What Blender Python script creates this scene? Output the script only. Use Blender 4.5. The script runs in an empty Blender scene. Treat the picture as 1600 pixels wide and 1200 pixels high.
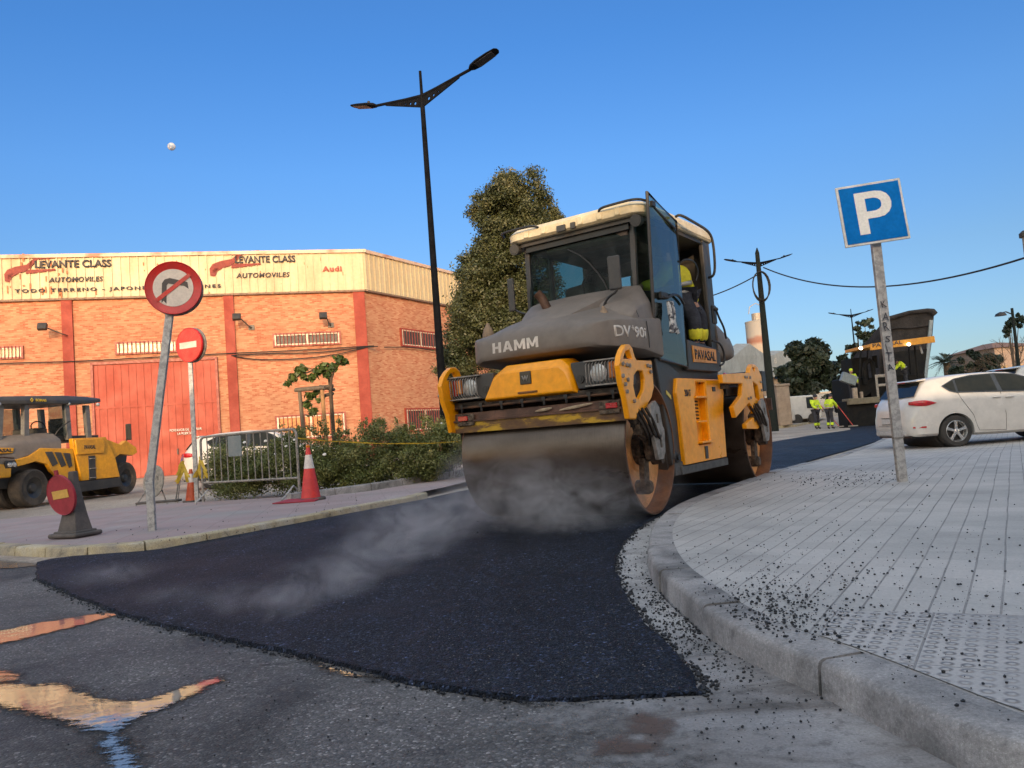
import bpy, bmesh, math, random
from mathutils import Vector, Matrix
import numpy as np
S = bpy.context.scene
col = S.collection
R_ = math.radians
random.seed(7)
# ---------------------------------------------------------------- camera, sky, sun, exposure
CAMZ, PITCH, ROLL, FPX = 0.87, R_(3.6), R_(4.35), 1200.0
_f = Vector((0, math.cos(PITCH), math.sin(PITCH))); _u0 = Vector((0, -math.sin(PITCH), math.cos(PITCH))); _r0 = Vector((1, 0, 0))
_R = _r0*math.cos(ROLL) - _u0*math.sin(ROLL); _U = _u0*math.cos(ROLL) + _r0*math.sin(ROLL)
_C = Vector((0, 0, CAMZ))
cd = bpy.data.cameras.new('camera'); cam = bpy.data.objects.new('camera', cd); col.objects.link(cam)
cd.sensor_width = 36; cd.lens = 27; cd.clip_start = 0.05; cd.clip_end = 5000
m3 = Matrix((_R, _U, -_f)).transposed()
cam.matrix_world = Matrix.Translation(_C) @ m3.to_4x4()
S.camera = cam
S.view_settings.view_transform = 'Standard'; S.view_settings.look = 'None'
S.view_settings.exposure = EXPO = 1.0
S.view_settings.gamma = 1
SUN_EL = R_(13.5); SUN_AZ = R_(177)          # azimuth clockwise from +Y
sd = Vector((math.sin(SUN_AZ)*math.cos(SUN_EL), math.cos(SUN_AZ)*math.cos(SUN_EL), math.sin(SUN_EL)))
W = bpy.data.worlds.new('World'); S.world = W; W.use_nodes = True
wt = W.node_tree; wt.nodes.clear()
sky = wt.nodes.new('ShaderNodeTexSky'); sky.sky_type = 'NISHITA'; sky.sun_disc = False
sky.sun_elevation = SUN_EL; sky.sun_rotation = SUN_AZ; sky.air_density = 1.3; sky.dust_density = 0.3; sky.ozone_density = 2.6
bg = wt.nodes.new('ShaderNodeBackground'); bg.inputs['Strength'].default_value = 0.1
wo = wt.nodes.new('ShaderNodeOutputWorld')
wtc = wt.nodes.new('ShaderNodeTexCoord'); wsx = wt.nodes.new('ShaderNodeSeparateXYZ'); wt.links.new(wtc.outputs['Generated'], wsx.inputs[0])
# sky tint: deep blue away from the sun by elevation, warm boost added overhead and on the sun's side to fill the shade
wr = wt.nodes.new('ShaderNodeValToRGB'); wt.links.new(wsx.outputs[2], wr.inputs[0]); el = wr.color_ramp.elements
stops = [(0, (.36, .60, 1.25)), (.06, (.38, .52, .88)), (.18, (.40, .54, .80)), (.33, (.37, .61, .97)), (.46, (.30, .59, 1.0))]
while len(el) < len(stops): el.new(.5)
for k, (p_, c_) in enumerate(stops): el[k].position = p_; el[k].color = (*c_, 1)
def wm(op, a, b=0, c=0):
    n = wt.nodes.new('ShaderNodeMath' if op != 'SMOOTH' else 'ShaderNodeMapRange')
    if op == 'SMOOTH':
        n.interpolation_type = 'SMOOTHSTEP'; wt.links.new(a, n.inputs[0]); n.inputs[1].default_value = b; n.inputs[2].default_value = c; return n.outputs[0]
    n.operation = op
    for i, x in enumerate((a, b)):
        if hasattr(x, 'is_output'): wt.links.new(x, n.inputs[i])
        else: n.inputs[i].default_value = x
    return n.outputs[0]
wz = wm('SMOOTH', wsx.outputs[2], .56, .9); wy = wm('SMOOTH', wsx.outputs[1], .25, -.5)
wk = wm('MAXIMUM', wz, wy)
wmx = wt.nodes.new('ShaderNodeMix'); wmx.data_type = 'RGBA'; wt.links.new(wk, wmx.inputs[0]); wt.links.new(wr.outputs[0], wmx.inputs[6]); wmx.inputs[7].default_value = SKY_FILL = (6.3, 4.0, 2.65, 1)
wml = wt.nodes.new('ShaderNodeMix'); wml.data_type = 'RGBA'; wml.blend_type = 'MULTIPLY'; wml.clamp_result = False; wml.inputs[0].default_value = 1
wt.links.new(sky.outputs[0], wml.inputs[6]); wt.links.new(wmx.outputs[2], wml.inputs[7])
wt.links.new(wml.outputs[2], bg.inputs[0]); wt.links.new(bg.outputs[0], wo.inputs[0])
sl = bpy.data.lights.new('sun', 'SUN'); sl.energy = 2.0; sl.angle = R_(0.5); sl.color = (1.0, 0.72, 0.44)
so = bpy.data.objects.new('sun', sl); col.objects.link(so); so.rotation_euler = (-sd).to_track_quat('-Z', 'Y').to_euler()
so.location = sd*200
S.cycles.max_bounces = 8; S.cycles.volume_bounces = 1; S.cycles.transparent_max_bounces = 24
S.cycles.volume_step_rate = 1.0; S.cycles.volume_max_steps = 128

# ---------------------------------------------------------------- pixel -> place (photo measured at 1600 x 1200)
def ray(u, v): return _f + _R*((u-800)/FPX) - _U*((v-600)/FPX)
def gz(x, y):
    k = min(max((x-1.0)/3.0, 0), 1); k = k*k*(3-2*k)
    return -0.04*min(max(y-10, 0), 5)*k
def gnd(u, v, h=0.0):
    d = ray(u, v); z = h
    for _ in range(40):
        P = _C + d*((z-CAMZ)/d.z); z = .5*z + .5*(gz(P.x, P.y)+h)
    return P
def at(u, v, Y): d = ray(u, v); return _C + d*(Y/d.y)

# ---------------------------------------------------------------- materials
def nt(name):
    m = bpy.data.materials.new(name); m.use_nodes = True; t = m.node_tree
    return m, t, t.nodes['Principled BSDF']
def N(t, typ, **kw):
    n = t.nodes.new(typ)
    for k, v in kw.items():
        if k in n.inputs.keys() if hasattr(n.inputs, 'keys') else False: n.inputs[k].default_value = v
        else: setattr(n, k, v)
    return n
def noise(t, scale, detail=5, rough=.55, coord='Object', vec=None, stretch=None, dist=0):
    n = t.nodes.new('ShaderNodeTexNoise'); n.inputs['Scale'].default_value = scale; n.inputs['Detail'].default_value = detail
    n.inputs['Roughness'].default_value = rough; n.inputs['Distortion'].default_value = dist
    if vec is None:
        tc = t.nodes.new('ShaderNodeTexCoord'); vec = tc.outputs[coord]
    if stretch:
        mp = t.nodes.new('ShaderNodeMapping'); mp.inputs['Scale'].default_value = stretch; t.links.new(vec, mp.inputs[0]); vec = mp.outputs[0]
    t.links.new(vec, n.inputs['Vector']); return n
def ramp(t, src, stops):
    r = t.nodes.new('ShaderNodeValToRGB'); t.links.new(src, r.inputs[0])
    e = r.color_ramp.elements
    while len(e) < len(stops): e.new(.5)
    for k, (p, c) in enumerate(stops):
        e[k].position = p; c = (c, c, c) if not hasattr(c, '__len__') else c; e[k].color = (*c[:3], 1)
    return r
def mixc(t, fac, a, b, mode='MIX'):
    n = t.nodes.new('ShaderNodeMix'); n.data_type = 'RGBA'; n.blend_type = mode
    for idx, x in ((0, fac), (6, a), (7, b)):
        if hasattr(x, 'links') or hasattr(x, 'is_output'): t.links.new(x, n.inputs[idx])
        else: n.inputs[idx].default_value = x if idx == 0 else (*x[:3], 1)
    return n.outputs[2]
def mth(t, op, a, b=0.0, c=None):
    n = t.nodes.new('ShaderNodeMath'); n.operation = op
    for i, x in enumerate((a, b) if c is None else (a, b, c)):
        if hasattr(x, 'is_output'): t.links.new(x, n.inputs[i])
        else: n.inputs[i].default_value = x
    return n.outputs[0]
def bumpn(t, h, strength, dist, bs):
    b = t.nodes.new('ShaderNodeBump'); b.inputs['Strength'].default_value = strength; b.inputs['Distance'].default_value = dist
    t.links.new(h, b.inputs['Height']); t.links.new(b.outputs[0], bs.inputs['Normal']); return b
_mc = {}
def M(name, c, rough=.55, metal=0.0, c2=None, scale=6, amt=(.4, .62), bump=.15, bscale=60, bd=.01, coat=0, stretch=None, rvar=.12, spec=.5):
    if name in _mc: return _mc[name]
    m, t, bs = nt(name)
    c2 = c2 or tuple(x*.72 for x in c)
    n = noise(t, scale, 7, .62, stretch=stretch)
    r = ramp(t, n.outputs[0], [(amt[0], c2), (amt[1], c)])
    n2 = noise(t, scale*7, 4, .6)
    k = ramp(t, n2.outputs[0], [(.3, .86), (.7, 1.06)])
    t.links.new(mixc(t, 1.0, r.outputs[0], k.outputs[0], 'MULTIPLY'), bs.inputs['Base Color'])
    rr = ramp(t, n.outputs[0], [(.3, min(1, rough+rvar)), (.7, max(0.03, rough-rvar))])
    t.links.new(rr.outputs[0], bs.inputs['Roughness'])
    bs.inputs['Metallic'].default_value = metal; bs.inputs['Specular IOR Level'].default_value = spec
    if coat: bs.inputs['Coat Weight'].default_value = coat; bs.inputs['Coat Roughness'].default_value = .08
    if bump:
        nb = noise(t, bscale, 4, .6); bumpn(t, nb.outputs[0], bump, bd, bs)
    _mc[name] = m; return m
def glass(name, tint, refl=.5, rough=.02):
    m, t, bs = nt(name)
    tr = t.nodes.new('ShaderNodeBsdfTransparent'); tr.inputs[0].default_value = (*tint, 1)
    gl = t.nodes.new('ShaderNodeBsdfGlossy'); gl.inputs['Roughness'].default_value = rough; gl.inputs[0].default_value = (.9, .95, 1, 1)
    fr = t.nodes.new('ShaderNodeFresnel'); fr.inputs['IOR'].default_value = 1.45
    n = noise(t, 9, 5, .6); rr = ramp(t, n.outputs[0], [(.35, 0.0), (.75, .045)])
    df = t.nodes.new('ShaderNodeBsdfDiffuse'); df.inputs[0].default_value = (.45, .43, .40, 1)
    mx = t.nodes.new('ShaderNodeMixShader'); t.links.new(mth(t, 'MULTIPLY', fr.outputs[0], refl), mx.inputs[0]); t.links.new(tr.outputs[0], mx.inputs[1]); t.links.new(gl.outputs[0], mx.inputs[2])
    m2 = t.nodes.new('ShaderNodeMixShader'); t.links.new(rr.outputs[0], m2.inputs[0]); t.links.new(mx.outputs[0], m2.inputs[1]); t.links.new(df.outputs[0], m2.inputs[2])
    t.links.new(m2.outputs[0], t.nodes['Material Output'].inputs[0]); return m
def emis(name, c, s):
    m, t, bs = nt(name); bs.inputs['Base Color'].default_value = (*c, 1); bs.inputs['Emission Color'].default_value = (*c, 1); bs.inputs['Emission Strength'].default_value = s; return m

yellow = M('machine_yellow', (.96, .365, .0), .38, c2=(.84, .29, .002), scale=2.2, amt=(.25, .45), bump=.02, bscale=12, coat=.25)
yellow2 = M('machine_yellow_dull', (.74, .34, .012), .45, c2=(.55, .25, .02), scale=2.5, amt=(.32, .6), bump=.08, bscale=30)
hoodgrey = M('hood_plastic', (.155, .128, .106), .6, c2=(.205, .172, .145), scale=1.7, amt=(.38, .66), bump=.05, bscale=90)
darkgrey = M('dark_plastic', (.028, .028, .03), .5, c2=(.055, .05, .045), scale=4, bump=.1, bscale=80)
blackm = M('black_metal', (.012, .012, .014), .5, c2=(.03, .026, .022), scale=6, bump=.08)
rubber = M('rubber', (.018, .018, .018), .85, c2=(.045, .04, .036), scale=5, bump=.2, bscale=70)
dirtsteel = M('dirty_steel', (.17, .12, .08), .75, .2, c2=(.05, .035, .025), scale=14, bump=.9, bscale=30, bd=.03)
greasy = M('greasy_steel', (.05, .035, .025), .6, .4, c2=(.02, .014, .01), scale=10, bump=.6, bscale=40, bd=.02)
rust = M('rusty_steel', (.13, .06, .028), .7, .3, c2=(.04, .025, .018), scale=9, bump=.4, bscale=60)
drumdisc = M('drum_orange', (.92, .44, .15), .6, .0, c2=(.66, .30, .10), scale=4, amt=(.35, .6), bump=.3, bscale=25)
galv = M('galvanised', (.50, .485, .46), .55, .45, c2=(.33, .32, .31), scale=22, amt=(.42, .56), bump=.15, bscale=60)
galvd = M('galvanised_dull', (.30, .27, .24), .6, .3, c2=(.20, .185, .165), scale=16, amt=(.42, .56), bump=.15, bscale=60)
white = M('white_paint', (.74, .72, .68), .45, c2=(.62, .58, .52), scale=5, bump=.05)
cream = M('cream_roof', (.72, .62, .42), .42, c2=(.58, .48, .30), scale=3, bump=.1, bscale=25)
redp = M('red_paint', (.62, .02, .014), .4, c2=(.5, .02, .015), scale=6, bump=.04)
lensr = M('red_lens', (.50, .012, .02), .2, c2=(.36, .008, .012), scale=20, bump=.3, bscale=120, coat=.3)
lensw = M('clear_lens', (.62, .62, .60), .12, .5, c2=(.4, .4, .4), scale=24, bump=.5, bscale=110, coat=1)
lenso = M('amber_lens', (.75, .22, .01), .15, c2=(.5, .13, .01), scale=20, bump=.3, bscale=120, coat=1)
hivis = M('hi_vis_yellow', (.62, .80, .02), .75, c2=(.42, .58, .03), scale=7, bump=.6, bscale=22, bd=.02)
hivis2 = M('hi_vis_lemon', (.78, .74, .02), .75, c2=(.62, .55, .03), scale=7, bump=.6, bscale=22, bd=.02)
reflective = M('reflective_grey', (.48, .46, .42), .4, .3, scale=12)
navy = M('navy_cloth', (.03, .033, .045), .85, c2=(.018, .019, .028), scale=8, bump=.6, bscale=24, bd=.02)
skinm = M('skin', (.42, .24, .17), .6, c2=(.36, .19, .13), scale=10, bump=.1)
hairm = M('dark_hair', (.02, .015, .012), .8, scale=30, bump=.5, bscale=90)
glasst = glass('tinted_glass', (.30, .42, .39), .2); glassc = glass('clear_glass', (.72, .78, .78))
glassd = M('dark_window', (.018, .022, .026), .06, c2=(.03, .035, .04), scale=2, bump=0, coat=.6)
glassdoor = glass('door_glass_tint', (.30, .40, .34), .2)
blackcable = M('black_cable', (.012, .012, .013), .6, bump=0)

# ---------------------------------------------------------------- mesh kit
class MB:
    def __init__(s): s.bm = bmesh.new()
    def _x(s, geom_verts, mat): bmesh.ops.transform(s.bm, matrix=mat, verts=geom_verts)
    def box(s, c, d, rot=None, bev=0, seg=1, taper=None):
        r = bmesh.ops.create_cube(s.bm, size=1); vs = r['verts']
        for v in vs:
            v.co = Vector((v.co.x*d[0], v.co.y*d[1], v.co.z*d[2]))
            if taper and v.co.z > 0: v.co.x *= taper[0]; v.co.y *= taper[1]
        if bev:
            es = list({e for v in vs for e in v.link_edges})
            rb = bmesh.ops.bevel(s.bm, geom=es, offset=bev, segments=seg, affect='EDGES', profile=.5)
            vs = list({v for f in rb['faces'] for v in f.verts} | {v for v in vs if v.is_valid})
        mt = Matrix.Translation(Vector(c))
        if rot: 
            from mathutils import Euler
            mt = mt @ Euler([R_(a) for a in rot]).to_matrix().to_4x4()
        s._x(vs, mt); return s
    def cyl(s, p0, p1, r0, r1=None, n=16, caps=True):
        p0, p1 = Vector(p0), Vector(p1); r1 = r0 if r1 is None else r1
        d = p1-p0; L = d.length
        if L < 1e-6: return s
        r = bmesh.ops.create_cone(s.bm, cap_ends=caps, segments=n, radius1=r0, radius2=r1, depth=L)
        s._x(r['verts'], Matrix.Translation((p0+p1)/2) @ d.to_track_quat('Z', 'Y').to_matrix().to_4x4()); return s
    def tube(s, pts, r, n=8, closed=False):
        pts = [Vector(p) for p in pts]; rs = r if hasattr(r, '__len__') else [r]*len(pts)
        rings = []; up = None
        for i, p in enumerate(pts):
            if closed: d = pts[(i+1) % len(pts)] - pts[i-1]
            else: d = pts[min(i+1, len(pts)-1)] - pts[max(i-1, 0)]
            d.normalize()
            if up is None:
                up = Vector((0, 0, 1)) if abs(d.z) < .9 else Vector((1, 0, 0))
            a = d.cross(up); 
            if a.length < 1e-4: a = d.cross(Vector((.3, 1, .2)))
            a.normalize(); up = a.cross(d).normalized()
            rings.append([s.bm.verts.new(p + (a*math.cos(2*math.pi*k/n) + up*math.sin(2*math.pi*k/n))*rs[i]) for k in range(n)])
        m = len(rings)
        for i in range(m if closed else m-1):
            A, B = rings[i], rings[(i+1) % m]
            for k in range(n): s.bm.faces.new((A[k], A[(k+1) % n], B[(k+1) % n], B[k]))
        if not closed:
            s.bm.faces.new(rings[0][::-1]); s.bm.faces.new(rings[-1])
        return s
    def lathe(s, prof, c=(0, 0, 0), axis='Z', n=32, closed=False, caps=True):
        """prof: (radius, height) pairs"""
        rings = []
        c = Vector(c)
        def mk(r, h, a):
            x, y = r*math.cos(a), r*math.sin(a)
            if axis == 'Z': return c + Vector((x, y, h))
            if axis == 'Y': return c + Vector((x, h, y))
            return c + Vector((h, x, y))
        for r, h in prof:
            rings.append([s.bm.verts.new(mk(max(r, 1e-4), h, 2*math.pi*k/n)) for k in range(n)])
        for i in range(len(rings)-1 + (1 if closed else 0)):
            A, B = rings[i], rings[(i+1) % len(rings)]
            for k in range(n): s.bm.faces.new((A[k], A[(k+1) % n], B[(k+1) % n], B[k]))
        if not closed and caps:
            for ring in (rings[0][::-1], rings[-1]):
                try: s.bm.faces.new(ring)
                except Exception: pass
        return s
    def prism(s, poly, o, ex, ey, th, hole=None):
        """extrude 2D polygon (in ex, ey from o) by +-th/2 along the normal"""
        o, ex, ey = Vector(o), Vector(ex).normalized(), Vector(ey).normalized(); n = ex.cross(ey)
        def ring(P, k): return [s.bm.verts.new(o + ex*a + ey*b + n*k) for a, b in P]
        A, B = ring(poly, -th/2), ring(poly, th/2)
        L = len(poly)
        for i in range(L): s.bm.faces.new((A[i], A[(i+1) % L], B[(i+1) % L], B[i]))
        if not hole:
            s.bm.faces.new(A[::-1]); s.bm.faces.new(B)
        else:
            holes = hole if isinstance(hole[0][0], (tuple, list)) else [hole]
            HA, HB = [], []
            for h in holes:
                a, b = ring(h, -th/2), ring(h, th/2); HA.append(a); HB.append(b); K = len(h)
                for i in range(K): s.bm.faces.new((a[i], b[i], b[(i+1) % K], a[(i+1) % K]))
            for outer, hs in ((A, HA), (B, HB)):
                es = []
                for rg in [outer]+hs:
                    for i in range(len(rg)):
                        e = s.bm.edges.get((rg[i], rg[(i+1) % len(rg)])) or s.bm.edges.new((rg[i], rg[(i+1) % len(rg)])); es.append(e)
                bmesh.ops.triangle_fill(s.bm, use_beauty=True, use_dissolve=False, edges=es)
        return s
    def quad(s, *P):
        s.bm.faces.new([s.bm.verts.new(Vector(p)) for p in P]); return s
    def sph(s, c, r, n=14, sc=(1, 1, 1), rot=None):
        q = bmesh.ops.create_uvsphere(s.bm, u_segments=n, v_segments=max(6, n*2//3), radius=r)
        mt = Matrix.Translation(Vector(c))
        if rot:
            from mathutils import Euler
            mt = mt @ Euler([R_(a) for a in rot]).to_matrix().to_4x4()
        s._x(q['verts'], mt @ Matrix.Diagonal((*sc, 1))); return s
    def loft(s, secs, cap=True):
        rings = [[s.bm.verts.new(Vector(p)) for p in sec] for sec in secs]
        n = len(rings[0])
        for i in range(len(rings)-1):
            for k in range(n): s.bm.faces.new((rings[i][k], rings[i][(k+1) % n], rings[i+1][(k+1) % n], rings[i+1][k]))
        if cap: s.bm.faces.new(rings[0][::-1]); s.bm.faces.new(rings[-1])
        return s
    def sheet(s, rows):
        rings = [[s.bm.verts.new(Vector(p)) for p in r] for r in rows]
        for i in range(len(rings)-1):
            for k in range(len(rings[0])-1): s.bm.faces.new((rings[i][k], rings[i][k+1], rings[i+1][k+1], rings[i+1][k]))
        return s
    def obj(s, name, mat, parent=None, smooth=False, bev=0, loc=None, rz=None, sub=0, auto=35, shift=None, recalc=True):
        if shift is not None: bmesh.ops.translate(s.bm, verts=s.bm.verts, vec=-Vector(shift))
        if recalc: bmesh.ops.recalc_face_normals(s.bm, faces=s.bm.faces)
        me = bpy.data.meshes.new(name); s.bm.to_mesh(me); s.bm.free()
        o = bpy.data.objects.new(name, me); col.objects.link(o)
        for mm in (mat if isinstance(mat, (list, tuple)) else [mat]): me.materials.append(mm)
        if parent is not None: o.parent = parent
        if loc is not None: o.location = loc
        elif shift is not None: o.location = shift
        if rz is not None: o.rotation_euler = (0, 0, rz)
        if bev:
            b = o.modifiers.new('bevel', 'BEVEL'); b.width = bev; b.segments = 2; b.limit_method = 'ANGLE'; b.angle_limit = R_(30)
        if sub:
            q = o.modifiers.new('sub', 'SUBSURF'); q.levels = q.render_levels = sub
        if smooth or bev or sub:
            me.polygons.foreach_set('use_smooth', [True]*len(me.polygons))
            if not sub or auto is not None:
                try: me.set_sharp_from_angle(angle=R_(auto))
                except Exception: pass
        return o
def thing(name, label, cat, loc=(0, 0, 0), rz=0, group=None, kind=None, rot=None):
    o = bpy.data.objects.new(name, None); col.objects.link(o); o.empty_display_size = .2
    o.location = loc; o.rotation_euler = rot if rot else (0, 0, rz)
    return tag(o, label, cat, group, kind)
def tag(o, label=None, cat=None, group=None, kind=None):
    if label: o['label'] = label
    if cat: o['category'] = cat
    if group: o['group'] = group
    if kind: o['kind'] = kind
    return o
def copy_tree(o, parent=None, loc=None, rz=None, label=None):
    c = o.copy(); col.objects.link(c); c.parent = parent
    if loc is not None: c.location = loc
    if rz is not None: c.rotation_euler = (0, 0, rz)
    if label: c['label'] = label
    for ch in [x for x in bpy.data.objects if x.parent == o]: copy_tree(ch, c)
    return c
def text(name, body, o, ex, ey, h, mat, parent, w=None, off=0.0, depth=.003, shear=0, spacing=1.0, align='LEFT'):
    cu = bpy.data.curves.new(name, 'FONT'); cu.body = body; cu.size = 1; cu.offset = off; cu.shear = shear; cu.space_character = spacing
    cu.resolution_u = 3; cu.align_x = align
    tmp = bpy.data.objects.new(name+'_c', cu); col.objects.link(tmp)
    dg = bpy.context.evaluated_depsgraph_get(); me = bpy.data.meshes.new_from_object(tmp.evaluated_get(dg))
    bpy.data.objects.remove(tmp); 
    xs = [v.co.x for v in me.vertices]; ys = [v.co.y for v in me.vertices]
    W0, H0 = max(xs)-min(xs), max(ys)-min(ys); x0, y0 = min(xs), min(ys)
    if align == 'CENTER': x0 = (min(xs)+max(xs))/2
    sy = h/H0; sx = (w/W0) if w else sy
    bm = bmesh.new(); bm.from_mesh(me)
    o, ex, ey = Vector(o), Vector(ex).normalized(), Vector(ey).normalized(); n = ex.cross(ey)
    r = bmesh.ops.extrude_face_region(bm, geom=bm.faces[:]); ev = [g for g in r['geom'] if isinstance(g, bmesh.types.BMVert)]
    evs = set(ev)
    for v in bm.verts:
        k = depth if v in evs else 0
        v.co = o + ex*((v.co.x-x0)*sx) + ey*((v.co.y-y0)*sy) + n*k
    me2 = bpy.data.meshes.new(name); bm.to_mesh(me2); bm.free(); bpy.data.meshes.remove(me)
    me2.materials.append(mat); ob = bpy.data.objects.new(name, me2); col.objects.link(ob); ob.parent = parent
    return ob
GL = {'H': ([(0, 0), (.26, 0), (.26, .40), (.58, .40), (.58, 0), (.84, 0), (.84, 1), (.58, 1), (.58, .62), (.26, .62), (.26, 1), (0, 1)], None, .84),
 'A': ([(0, 0), (.26, 0), (.33, .20), (.63, .20), (.70, 0), (.96, 0), (.62, 1), (.34, 1)], [(.39, .40), (.57, .40), (.48, .70)], .96),
 'M': ([(0, 0), (.24, 0), (.24, .58), (.44, .12), (.60, .12), (.80, .58), (.80, 0), (1.04, 0), (1.04, 1), (.78, 1), (.52, .42), (.26, 1), (0, 1)], None, 1.04),
 'P': ([(0, 0), (.22, 0), (.22, .36), (.46, .36), (.60, .385), (.70, .46), (.76, .56), (.78, .68), (.76, .80), (.70, .90), (.60, .97), (.46, 1), (0, 1)], [(.22, .53), (.42, .53), (.50, .56), (.55, .61), (.565, .68), (.55, .76), (.50, .81), (.42, .84), (.22, .84)], .78)}
def glyphs(name, body, o, ex, ey, h, w, mat, parent, depth=.003, gap=.14):
    o, ex, ey = Vector(o), Vector(ex).normalized(), Vector(ey).normalized(); n = ex.cross(ey)
    tot = sum(GL[c][2] for c in body)+gap*(len(body)-1); mb = MB(); x = 0; sx = w/tot
    for c in body:
        P_, H_, W_ = GL[c]; mb.prism([((a+x)*sx, b*h) for a, b in P_], o+n*(depth/2), ex, ey, depth, hole=[((a+x)*sx, b*h) for a, b in H_] if H_ else None); x += W_+gap
    bmesh.ops.triangulate(mb.bm, faces=mb.bm.faces[:]); return mb.obj(name, mat, parent)
def conform(ob, target, d, lift=.003):
    """wrap thin lettering onto a curved panel: push every vertex along -d until it meets the panel"""
    from mathutils.bvhtree import BVHTree
    bm = bmesh.new(); bm.from_mesh(ob.data); bmesh.ops.triangulate(bm, faces=bm.faces[:])
    bt = BVHTree.FromObject(target, bpy.context.evaluated_depsgraph_get()); d = Vector(d).normalized()
    zs = [v.co.dot(d) for v in bm.verts]; lo = min(zs)
    for v in bm.verts:
        h = bt.ray_cast(v.co+d*1.0, -d)
        if h[0] is not None: v.co = h[0]+d*(lift+(v.co.dot(d)-lo)*.5)
    bm.to_mesh(ob.data); bm.free(); return ob
def mesh_np(name, verts, nper, mat, parent=None, loc=None):
    """many separate faces of nper verts, fast"""
    verts = np.asarray(verts, dtype=np.float32).reshape(-1, 3)
    nv = len(verts); nf = nv//nper
    me = bpy.data.meshes.new(name); me.vertices.add(nv); me.vertices.foreach_set('co', verts.ravel())
    me.loops.add(nv); me.loops.foreach_set('vertex_index', np.arange(nv, dtype=np.int32))
    me.polygons.add(nf); me.polygons.foreach_set('loop_start', np.arange(0, nv, nper, dtype=np.int32))
    try: me.polygons.foreach_set('loop_total', np.full(nf, nper, dtype=np.int32))
    except Exception: pass
    me.update(calc_edges=True); me.validate()
    for mm in (mat if isinstance(mat, (list, tuple)) else [mat]): me.materials.append(mm)
    o = bpy.data.objects.new(name, me); col.objects.link(o)
    if parent is not None: o.parent = parent
    if loc is not None: o.location = loc
    return o
rng = np.random.default_rng(5)
def leaves_in(blobs, n, size, up=.3, shell=.55, aspect=.5):
    """blobs: (cx,cy,cz,rx,ry,rz,weight) -> rhombic leaf quads scattered through clumps"""
    B = np.array([b[:6] for b in blobs], float); w = np.array([b[6] if len(b) > 6 else b[3]*b[4]*b[5] for b in blobs], float); w /= w.sum()
    k = rng.choice(len(B), n, p=w)
    d = rng.normal(size=(n, 3)); d /= np.linalg.norm(d, axis=1)[:, None]
    r = (shell + (1-shell)*rng.random(n))**1 * (1 + .12*rng.normal(size=n))
    c = B[k, :3] + d*r[:, None]*B[k, 3:6]
    nn = d + rng.normal(size=(n, 3))*.7 + np.array([0, 0, up]); nn /= np.linalg.norm(nn, axis=1)[:, None]
    t = np.cross(nn, rng.normal(size=(n, 3))); t /= np.linalg.norm(t, axis=1)[:, None]
    b = np.cross(nn, t); s = size*(.6+.8*rng.random(n))[:, None]
    fold = nn*s*.15
    V = np.stack([c-t*s, c+b*s*aspect+fold, c+t*s, c-b*s*aspect+fold], axis=1)
    return V
def clumps(cx, cy, cz, rx, ry, rz, n, cr, seed, jitter=.25):
    """sub-blobs spread over an ellipsoid crown"""
    g = np.random.default_rng(seed); out = []
    for i in range(n):
        d = g.normal(size=3); d /= np.linalg.norm(d); q = .45+.6*g.random()**.6
        k = cr*(.6+.9*g.random())
        out.append((cx+d[0]*rx*q, cy+d[1]*ry*q, cz+d[2]*rz*q, k, k, k*(.6+.4*g.random())))
    return out
def leafmat(name, a, b, hi, scale=3, rough=.5, transl=.25):
    m, t, bs = nt(name)
    n = noise(t, scale, 3, .6); r = ramp(t, n.outputs[0], [(.32, a), (.5, b), (.72, hi)])
    g = t.nodes.new('ShaderNodeNewGeometry'); k = ramp(t, g.outputs['Random Per Island'], [(0, .62), (1, 1.35)])
    cc = mixc(t, 1.0, r.outputs[0], k.outputs[0], 'MULTIPLY')
    t.links.new(cc, bs.inputs['Base Color']); bs.inputs['Roughness'].default_value = rough
    tl = t.nodes.new('ShaderNodeBsdfTranslucent'); t.links.new(cc, tl.inputs[0])
    mx = t.nodes.new('ShaderNodeMixShader'); mx.inputs[0].default_value = transl
    t.links.new(bs.outputs[0], mx.inputs[1]); t.links.new(tl.outputs[0], mx.inputs[2]); t.links.new(mx.outputs[0], t.nodes['Material Output'].inputs[0])
    return m
bark = M('bark', (.12, .085, .055), .9, c2=(.06, .042, .03), scale=12, bump=.8, bscale=30, bd=.02, stretch=(1, 1, .25))
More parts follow.
